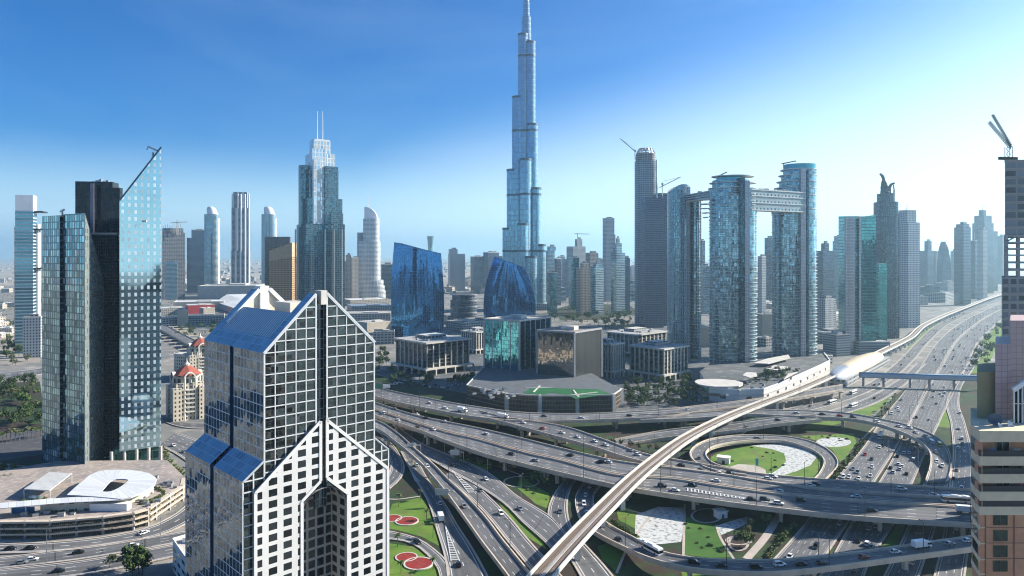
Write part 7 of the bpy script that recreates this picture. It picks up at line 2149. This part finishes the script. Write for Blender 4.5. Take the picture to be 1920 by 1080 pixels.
def banner():
    g = G(1417, 888); t = thing("banner_pole", "pole with a cyan banner at the loop's near edge", "banner", tuple(g))
    MB().tube((g.x, g.y, 0), (g.x, g.y, 9), .12).build("pole", STEEL, t); m = MB(); m.box((g.x + .8, g.y), 1.4, .12, 4.5, 8.6); m.build("flag", plain("cyan_cloth", (0.05, 0.40, 0.50), .7), t)
banner()
PAINT = plain("road_paint", (0.62, 0.62, 0.60), .7, 0, .1)
def gore(a, l, r_, n, z):
    A, L, R_ = G(*a, z), G(*l, z), G(*r_, z); m = MB(); up = Vector((0, 0, .05))
    for i in range(n):
        f0, f1 = (i + .15) / n, (i + .5) / n
        m.face([A + (L - A)*f0 + up, A + (R_ - A)*f0 + up, A + (R_ - A)*f1 + up, A + (L - A)*f1 + up])
    for E_ in (L, R_): m.beam(A + up, E_ + up, .3, .04)
    struct(m.build("chevron_marking", PAINT))
gore((835, 985), (846, 1052), (862, 1052), 22, .75); gore((772, 888), (779, 903), (788, 903), 10, .75); gore((1470, 946), (1285, 914), (1285, 920), 26, 8.25)
gore((846, 880), (880, 925), (896, 925), 14, .75)

# ------------------------------------------------------------------ vehicles
def paint(name, c, met=.2): return plain("paint_" + name, c, .28, met, .05)
PC = dict(white=paint("white", (.78, .78, .77), 0), silver=paint("silver", (.45, .46, .47), .6), grey=paint("grey", (.17, .18, .19), .5), black=paint("black", (.018, .019, .022), .3), blue=paint("blue", (.03, .07, .18), .4), red=paint("red", (.36, .03, .025), .1), yellow=paint("yellow", (.62, .42, .05), 0), brown=paint("brown", (.18, .12, .08), .4))
CG = plain("car_glass", (.012, .016, .02), .05, .5, .2); TYRE = plain("tyre_rubber", (.02, .02, .02), .9); LAMPW = plain("headlamp_glass", (.7, .7, .68), .2); LAMPR = plain("tail_lamp", (.4, .02, .02), .3)
def car_proto(kind, L=4.7, Wd=1.85, Hh=1.45, parts=True):
    """nose points along +x"""
    t = thing(kind, kind, "car", (0, 0, 0)); h = L/2
    body = PC["white"]; m = MB()
    if kind in ("saloon_car", "suv"):
        bl = .82 if kind == "saloon_car" else 1.0
        secs = [(-h, .38, bl*.92, .80), (-h + .25, .3, bl, .95), (-h*.4, .28, bl, 1), (h*.35, .28, bl*.98, 1), (h - .35, .3, bl*.82, .95), (h, .38, bl*.66, .78)]
        for a, b in zip(secs, secs[1:]):
            pa = [(a[0], -Wd/2*a[3], a[1]), (a[0], -Wd/2*a[3], a[2]), (a[0], Wd/2*a[3], a[2]), (a[0], Wd/2*a[3], a[1])]
            pb = [(b[0], -Wd/2*b[3], b[1]), (b[0], -Wd/2*b[3], b[2]), (b[0], Wd/2*b[3], b[2]), (b[0], Wd/2*b[3], b[1])]
            for k in range(4): m.face([pa[k], pa[(k+1) % 4], pb[(k+1) % 4], pb[k]], None, 0, True)
        for q in (secs[0], secs[-1]): m.face([(q[0], -Wd/2*q[3], q[1]), (q[0], Wd/2*q[3], q[1]), (q[0], Wd/2*q[3], q[2]), (q[0], -Wd/2*q[3], q[2])])
        r0, r1 = (-h*.52, h*.12) if kind == "saloon_car" else (-h*.82, h*.15)
        b0, b1 = (-h*.82, h*.46) if kind == "saloon_car" else (-h*.95, h*.48)
        rw, bw = Wd*.36, Wd*.45
        rt = [(r0, -rw, Hh), (r1, -rw, Hh), (r1, rw, Hh), (r0, rw, Hh)]; bt = [(b0, -bw, bl), (b1, -bw, bl*.97), (b1, bw, bl*.97), (b0, bw, bl)]
        m.face([(p[0], p[1], p[2] + .03) for p in rt]);
        for p in (0, 1, 2, 3): m.beam(bt[p], rt[p], .09, .09)
        for p in range(4): m.beam(rt[p], rt[(p+1) % 4], .08, .08)
        m.build("body", body, t)
        g = MB()
        for k in range(4): g.face([bt[k], bt[(k+1) % 4], rt[(k+1) % 4], rt[k]])
        g.build("window_band", CG, t)
    elif kind == "van":
        t["category"] = "van"
        m.loft([(rect((0, 0), L, Wd), .35), (rect((0, 0), L*1.0, Wd), 1.05), (rect((-L*.06, 0), L*.84, Wd*.9), Hh)], 0, 0); m.build("body", body, t)
        g = MB(); g.loft([(rect((0, 0), L*1.005, Wd*1.005), 1.06), (rect((-L*.045, 0), L*.88, Wd*.93), Hh*.86)], 0, 0, cap=False); g.build("window_band", CG, t)
    elif kind == "bus":
        t["category"] = "bus"
        m.loft([(rect((0, 0), L, Wd), .4), (rect((0, 0), L, Wd), Hh - .25), (rect((0, 0), L*.97, Wd*.9), Hh)], 0, 0)
        m.box((L*.05, 0), 3.2, 1.6, Hh + .01, Hh + .3); m.box((-L*.3, 0), 1.6, 1.5, Hh + .01, Hh + .25); m.build("body", body, t)
        g = MB(); g.loft([(rect((.02, 0), L*1.004, Wd*1.012), 1.25), (rect((.02, 0), L*1.004, Wd*1.012), 2.35)], 0, 0, cap=False); g.build("window_band", CG, t)
    elif kind == "truck":
        t["category"] = "truck"
        m.box((-L*.14, 0), L*.7, Wd, .9, Hh); m.build("cargo_box", body, t)
        m = MB(); m.loft([(rect((L*.38, 0), L*.22, Wd*.95), .5), (rect((L*.38, 0), L*.22, Wd*.95), 1.5), (rect((L*.36, 0), L*.17, Wd*.9), 2.5)], 0, 0); m.build("cab", body, t)
        g = MB(); g.loft([(rect((L*.381, 0), L*.225, Wd*.97), 1.52), (rect((L*.365, 0), L*.185, Wd*.93), 2.3)], 0, 0, cap=False); g.build("window_band", CG, t)
        m = MB(); m.box((0, 0), L*.96, Wd*.5, .5, .85); m.build("chassis", DARK, t)
    R_ = .33 if kind in ("saloon_car", "suv", "van") else .5
    for sx in (-.31, .31):
        for sy in (-1, 1):
            w = MB(); w.tube((sx*L, sy*(Wd/2 - .22), R_), (sx*L, sy*(Wd/2 + .01), R_), R_, n=10); w.build("wheel", TYRE, t)
    for sy in (-1, 1):
        w = MB(); zz = .62 if kind in ("saloon_car", "suv") else .8
        w.box((h - .02, sy*Wd*.31), .12, .36, zz, zz + .16); w.build("headlight", LAMPW, t)
        w = MB(); w.box((-h + .02, sy*Wd*.33), .1, .3, zz + .08, zz + .26); w.build("tail_light", LAMPR, t)
    return t
CP = dict(car=car_proto("saloon_car"), suv=car_proto("suv", 4.8, 1.95, 1.75), van=car_proto("van", 5.3, 2.0, 2.2), bus=car_proto("bus", 12, 2.55, 3.2), truck=car_proto("truck", 8.5, 2.4, 3.3))
def small_proto(kind, src):
    """far away: body and window band only"""
    t = src.copy(); COL.objects.link(t)
    for ch in src.children:
        if ch.name.split(".")[0] in ("body", "window_band"):
            c = ch.copy(); COL.objects.link(c); c.parent = t
    return t
CS = dict(car=small_proto("car", CP["car"]), suv=small_proto("suv", CP["suv"]))
KN = dict(car=("saloon car", "car"), suv=("tall estate car", "car"), van=("van", "van"), bus=("bus", "bus"), truck=("box truck", "truck"))
RN = dict(rear="the rear flyover", merge="the merging ramp", upper="the big flyover's middle carriageway", lower="the big flyover's near carriageway", bottom="the S-curved bottom flyover", curve="the half-circle ramp", low="the climbing ramp behind the loop", hwl="the highway's left carriageway", hwr="the highway's right carriageway", service="the right-hand service road", slip="the slip road by the balcony tower", left="the left slip road", garden="the garden road", wedge="the slip road beside the wedge wall", diag="the diagonal slip road", street="the podium street", street2="the shaded street", bypass="the road hugging the podium", avenue="the avenue right of the pointed tower", frontage="the metro-side service road", feeder="the feeder road", loop="the round loop ramp", twin="the curving twin slip road", ramp="the broad diving ramp")
placed = []
def project(p): return (960 + F * p.x / p.y, YH + F * (H - p.z) / p.y)
def put(key, px, py, kind="car", col="white", flip=False, small=False):
    R = ROADS[key]; best = None
    for i, c in enumerate(R["C"][:-1]):
        if c.y < 30: continue
        q = project(c); dd = (q[0] - px)**2 + (q[1] - py)**2
        if best is None or dd < best[0]: best = (dd, i)
    i = best[1]; C = R["C"]; z = C[i].z
    g = G(px, py + .6, z)
    t = C[i+1] - C[i]; n_ = Vector((t.y, -t.x, 0)).normalized(); hw = (R["A"][i] - R["B"][i]).length / 2
    off = (g - C[i]).dot(n_); lim = hw - 1.9
    if abs(off) > lim: g = g - n_ * (off - math.copysign(max(lim, 0), off))
    ang = math.atan2(t.y, t.x) + (math.pi if flip else 0)
    src = (CS if small and kind in CS else CP)[kind]
    o = clone(src, (g.x, g.y, z + .03), ang, None if col == "white" else {PC["white"]: PC[col]})
    placed.append((key, kind, col, px, py, o, g.y))
CARS = dict(
 rear="806,756 835,766,suv 867,771,truck 911,775,car,silver 943,783,truck 1020,781,car,grey 1090,784 1180,780,car,black 1290,768",
 merge="981,793 1054,812 1083,820 1115,828 1136,835 1184,845,car,silver 1196,853 1018,804,car,red 1278,873,car,black 1315,882,car,grey 1350,889 1370,889,suv,black 1440,898 1449,894,suv 1520,911 1529,908,car,black 1691,918,suv 1752,929",
 upper="714,776,suv 740,767,car,silver 784,777 798,784,car,black 834,791 911,814 1069,854,car,black 1126,867,suv,black 1140,867 1342,902 1460,922 1605,932 1792,941,bus 1815,950,car,black",
 lower="746,788 784,801,car,brown 813,806 959,852,car,black 1004,864,car,silver 1242,912,suv,black 1266,920 1299,911,suv,black 1409,937,car,black 1434,938,suv,black 1460,945,suv 1502,939,suv,black 1635,958,car,black 1812,961,truck",
 bottom="1106,914 1098,930 1095,946,suv 1101,963 1160,1013,car,black 1220,1033,bus 1302,1056,suv,black 1353,1062,car,black 1418,1065,suv,black 1462,1060,suv 1502,1060,suv,black 1541,1057,car,black 1620,1046,car,red 1679,1036 1728,1027,truck 1781,1021,car,silver 1815,1015",
 curve="1493,775 1542,777,car,black 1575,780,car,red 1600,783,suv,black 1644,791,suv 1686,800 1706,803,suv 1718,812 1736,818,car,silver 1747,830,van 1762,835,van,yellow 1755,848,car,silver 1757,866 1767,874",
 low="1458,788,car,black 1505,784,car,grey 1400,801,car,silver", hwl="1672,776,suv 1651,820,bus 1649,839 1622,853,car,red 1634,862,car,black 1635,876 1592,895 1610,898 1632,893 1670,800,car,grey 1530,1026,suv,black 1574,983 1560,1000,car,black 1660,800 1684,765 1690,750,car,silver 1600,880,car,silver",
 hwr="1699,781,suv,black 1732,764 1756,757,car,grey 1750,745 1743,787 1683,856,suv,black 1670,878,car,black 1675,886,suv 1692,875 1626,1021,suv 1630,992 1643,988 1720,815,car,silver 1705,850 1660,930,car,grey 1610,1015,car,black 1590,1045",
 service="1798,804 1804,823,suv 1805,832,car,silver 1796,841 1809,849 1793,882,car,brown 1788,898,car,black 1800,775 1803,915", slip="1710,1055,van 1745,930 1725,1000,car,grey", left="825,945 826,974,truck 783,873 860,1060,car,black",
 garden="781,1018,car,black", wedge="939,964,suv 900,920,car,grey", diag="911,899 850,873,car,black 975,955,car,silver", street="147,1037,car,black 60,1050 250,1024 40,1056,car,silver", street2="230,1050,car,black 110,1072,car,black", bypass="57,1029,car,black 270,1000 20,1030,car,black",
 avenue="325,836 368,858 359,874,suv 385,880,car,black 345,848,car,silver", loop="1420,822,car,silver 1310,860,car,grey", twin="1050,960,car,grey 1068,1010", ramp="870,950,car,silver 800,875", frontage="1560,756,bus 1520,762,car,silver 1600,738,bus 1640,722,car,black 1660,715 1690,684,car,silver", feeder="1600,762,bus 1640,747,car,black 1680,728 1700,706,car,grey")
FL = {"lower", "frontage", "hwl", "curve"}
for key, s in CARS.items():
    for it in s.split():
        a = it.split(","); put(key, float(a[0]), float(a[1]), a[2] if len(a) > 2 else "car", a[3] if len(a) > 3 else "white", key in ("upper", "hwl", "left"))
r8 = random.Random(5); far = []
for key, n, lo, hi in (("hwl", 80, 560, 2600), ("hwr", 66, 560, 2600), ("frontage", 22, 650, 2200), ("service", 10, 420, 900), ("hwl", 14, 240, 540), ("hwr", 14, 240, 540)):
    R = ROADS[key]; idx = [i for i, c in enumerate(R["C"][:-1]) if lo < c.y < hi]
    lanes = 6 if key.startswith("hw") else 3
    for _ in range(n):
        i = r8.choice(idx); f = (r8.randrange(lanes) + .5) / lanes; p = R["A"][i] + (R["B"][i] - R["A"][i]) * (.06 + .88*f); t = R["C"][i+1] - R["C"][i]
        p = p + t * r8.random(); col = r8.choice(["white"]*7 + ["silver", "grey", "black", "silver", "silver"]); kd = r8.choice(["car", "car", "suv"])
        if any((p - q).length < 7 for q in far): continue
        far.append(p)
        near = lo < 400
        o = clone((CP if near else CS)[kd], (p.x, p.y, p.z + .03), math.atan2(t.y, t.x) + (math.pi if key == "hwl" else 0), None if col == "white" else {PC["white"]: PC[col]})
        if near: q = project(p); placed.append((key, kd, col, q[0], q[1], o, p.y))
        else:
            dark = col in ("black", "grey")
            o["label"] = f"{'dark' if dark else 'pale'} {'estate' if kd == 'suv' else 'saloon'} car in the distant traffic on {RN[key]}"; o["category"] = "car"; o["group"] = f"distant {'dark' if dark else 'pale'} {'estate' if kd == 'suv' else 'saloon'} cars on {RN[key]}"
ORD = "first second third fourth fifth sixth seventh eighth ninth tenth eleventh twelfth thirteenth fourteenth fifteenth sixteenth seventeenth eighteenth nineteenth twentieth".split()
from collections import defaultdict
gr = defaultdict(list)
for p in placed: gr[(p[0], p[1], p[2])].append(p)
for (key, kd, col), L in gr.items():
    vert = key in ("hwl", "hwr", "service", "slip", "left", "curve")
    L.sort(key=lambda p: -p[4] if vert else p[3])
    for i, p in enumerate(L):
        o = p[5]; nm, ct = KN[kd]
        o["label"] = f"{col} {nm} on {RN[key]}" + (f", {ORD[i]} such {'from the bottom' if vert else 'from the left'}" if len(L) > 1 else "")
        o["category"] = ct; o["group"] = f"vehicles on {RN[key]}"
# parked cars in the office quarter
for _ in range(42):
    px, py = r8.choice(scat([(1165, 735), (1300, 728), (1310, 750), (1180, 756)], 1) + scat([(720, 715), (860, 722), (850, 730), (730, 722)], 1)); g = G(px, py)
    col = r8.choice(["white", "white", "silver", "grey", "black"]); o = clone(CS["car"], (g.x, g.y, .2), r8.choice([.3, .3, 1.87]), None if col == "white" else {PC["white"]: PC[col]})
    w = "dark" if col in ("grey", "black") else "pale"; side = "finned office blocks" if px > 1000 else "brown-glazed office block"
    o["label"] = f"{w} car parked among the trees in front of the {side}"; o["category"] = "car"; o["group"] = f"{w} cars parked by the {side}"
for t in list(CP.values()) + list(CS.values()): drop(t)
# ------------------------------------------------------------------ air
def haze():
    m = bpy.data.materials.new("haze_air"); m.use_nodes = True
    n, l = m.node_tree.nodes, m.node_tree.links
    n.remove(n["Principled BSDF"])
    v = n.new("ShaderNodeVolumePrincipled")
    v.inputs["Color"].default_value = (0.60, 0.88, 1.0, 1)
    v.inputs["Density"].default_value = HAZE_DENSITY
    v.inputs["Anisotropy"].default_value = HAZE_G
    l.new(v.outputs[0], n["Material Output"].inputs["Volume"])
    b = MB()
    b.prism([(-30000, -5000), (30000, -5000), (30000, 48000), (-30000, 48000)], -1.0, 905.0, 0, 0, True)
    o = b.build("haze", m); o["kind"] = "stuff"
haze()
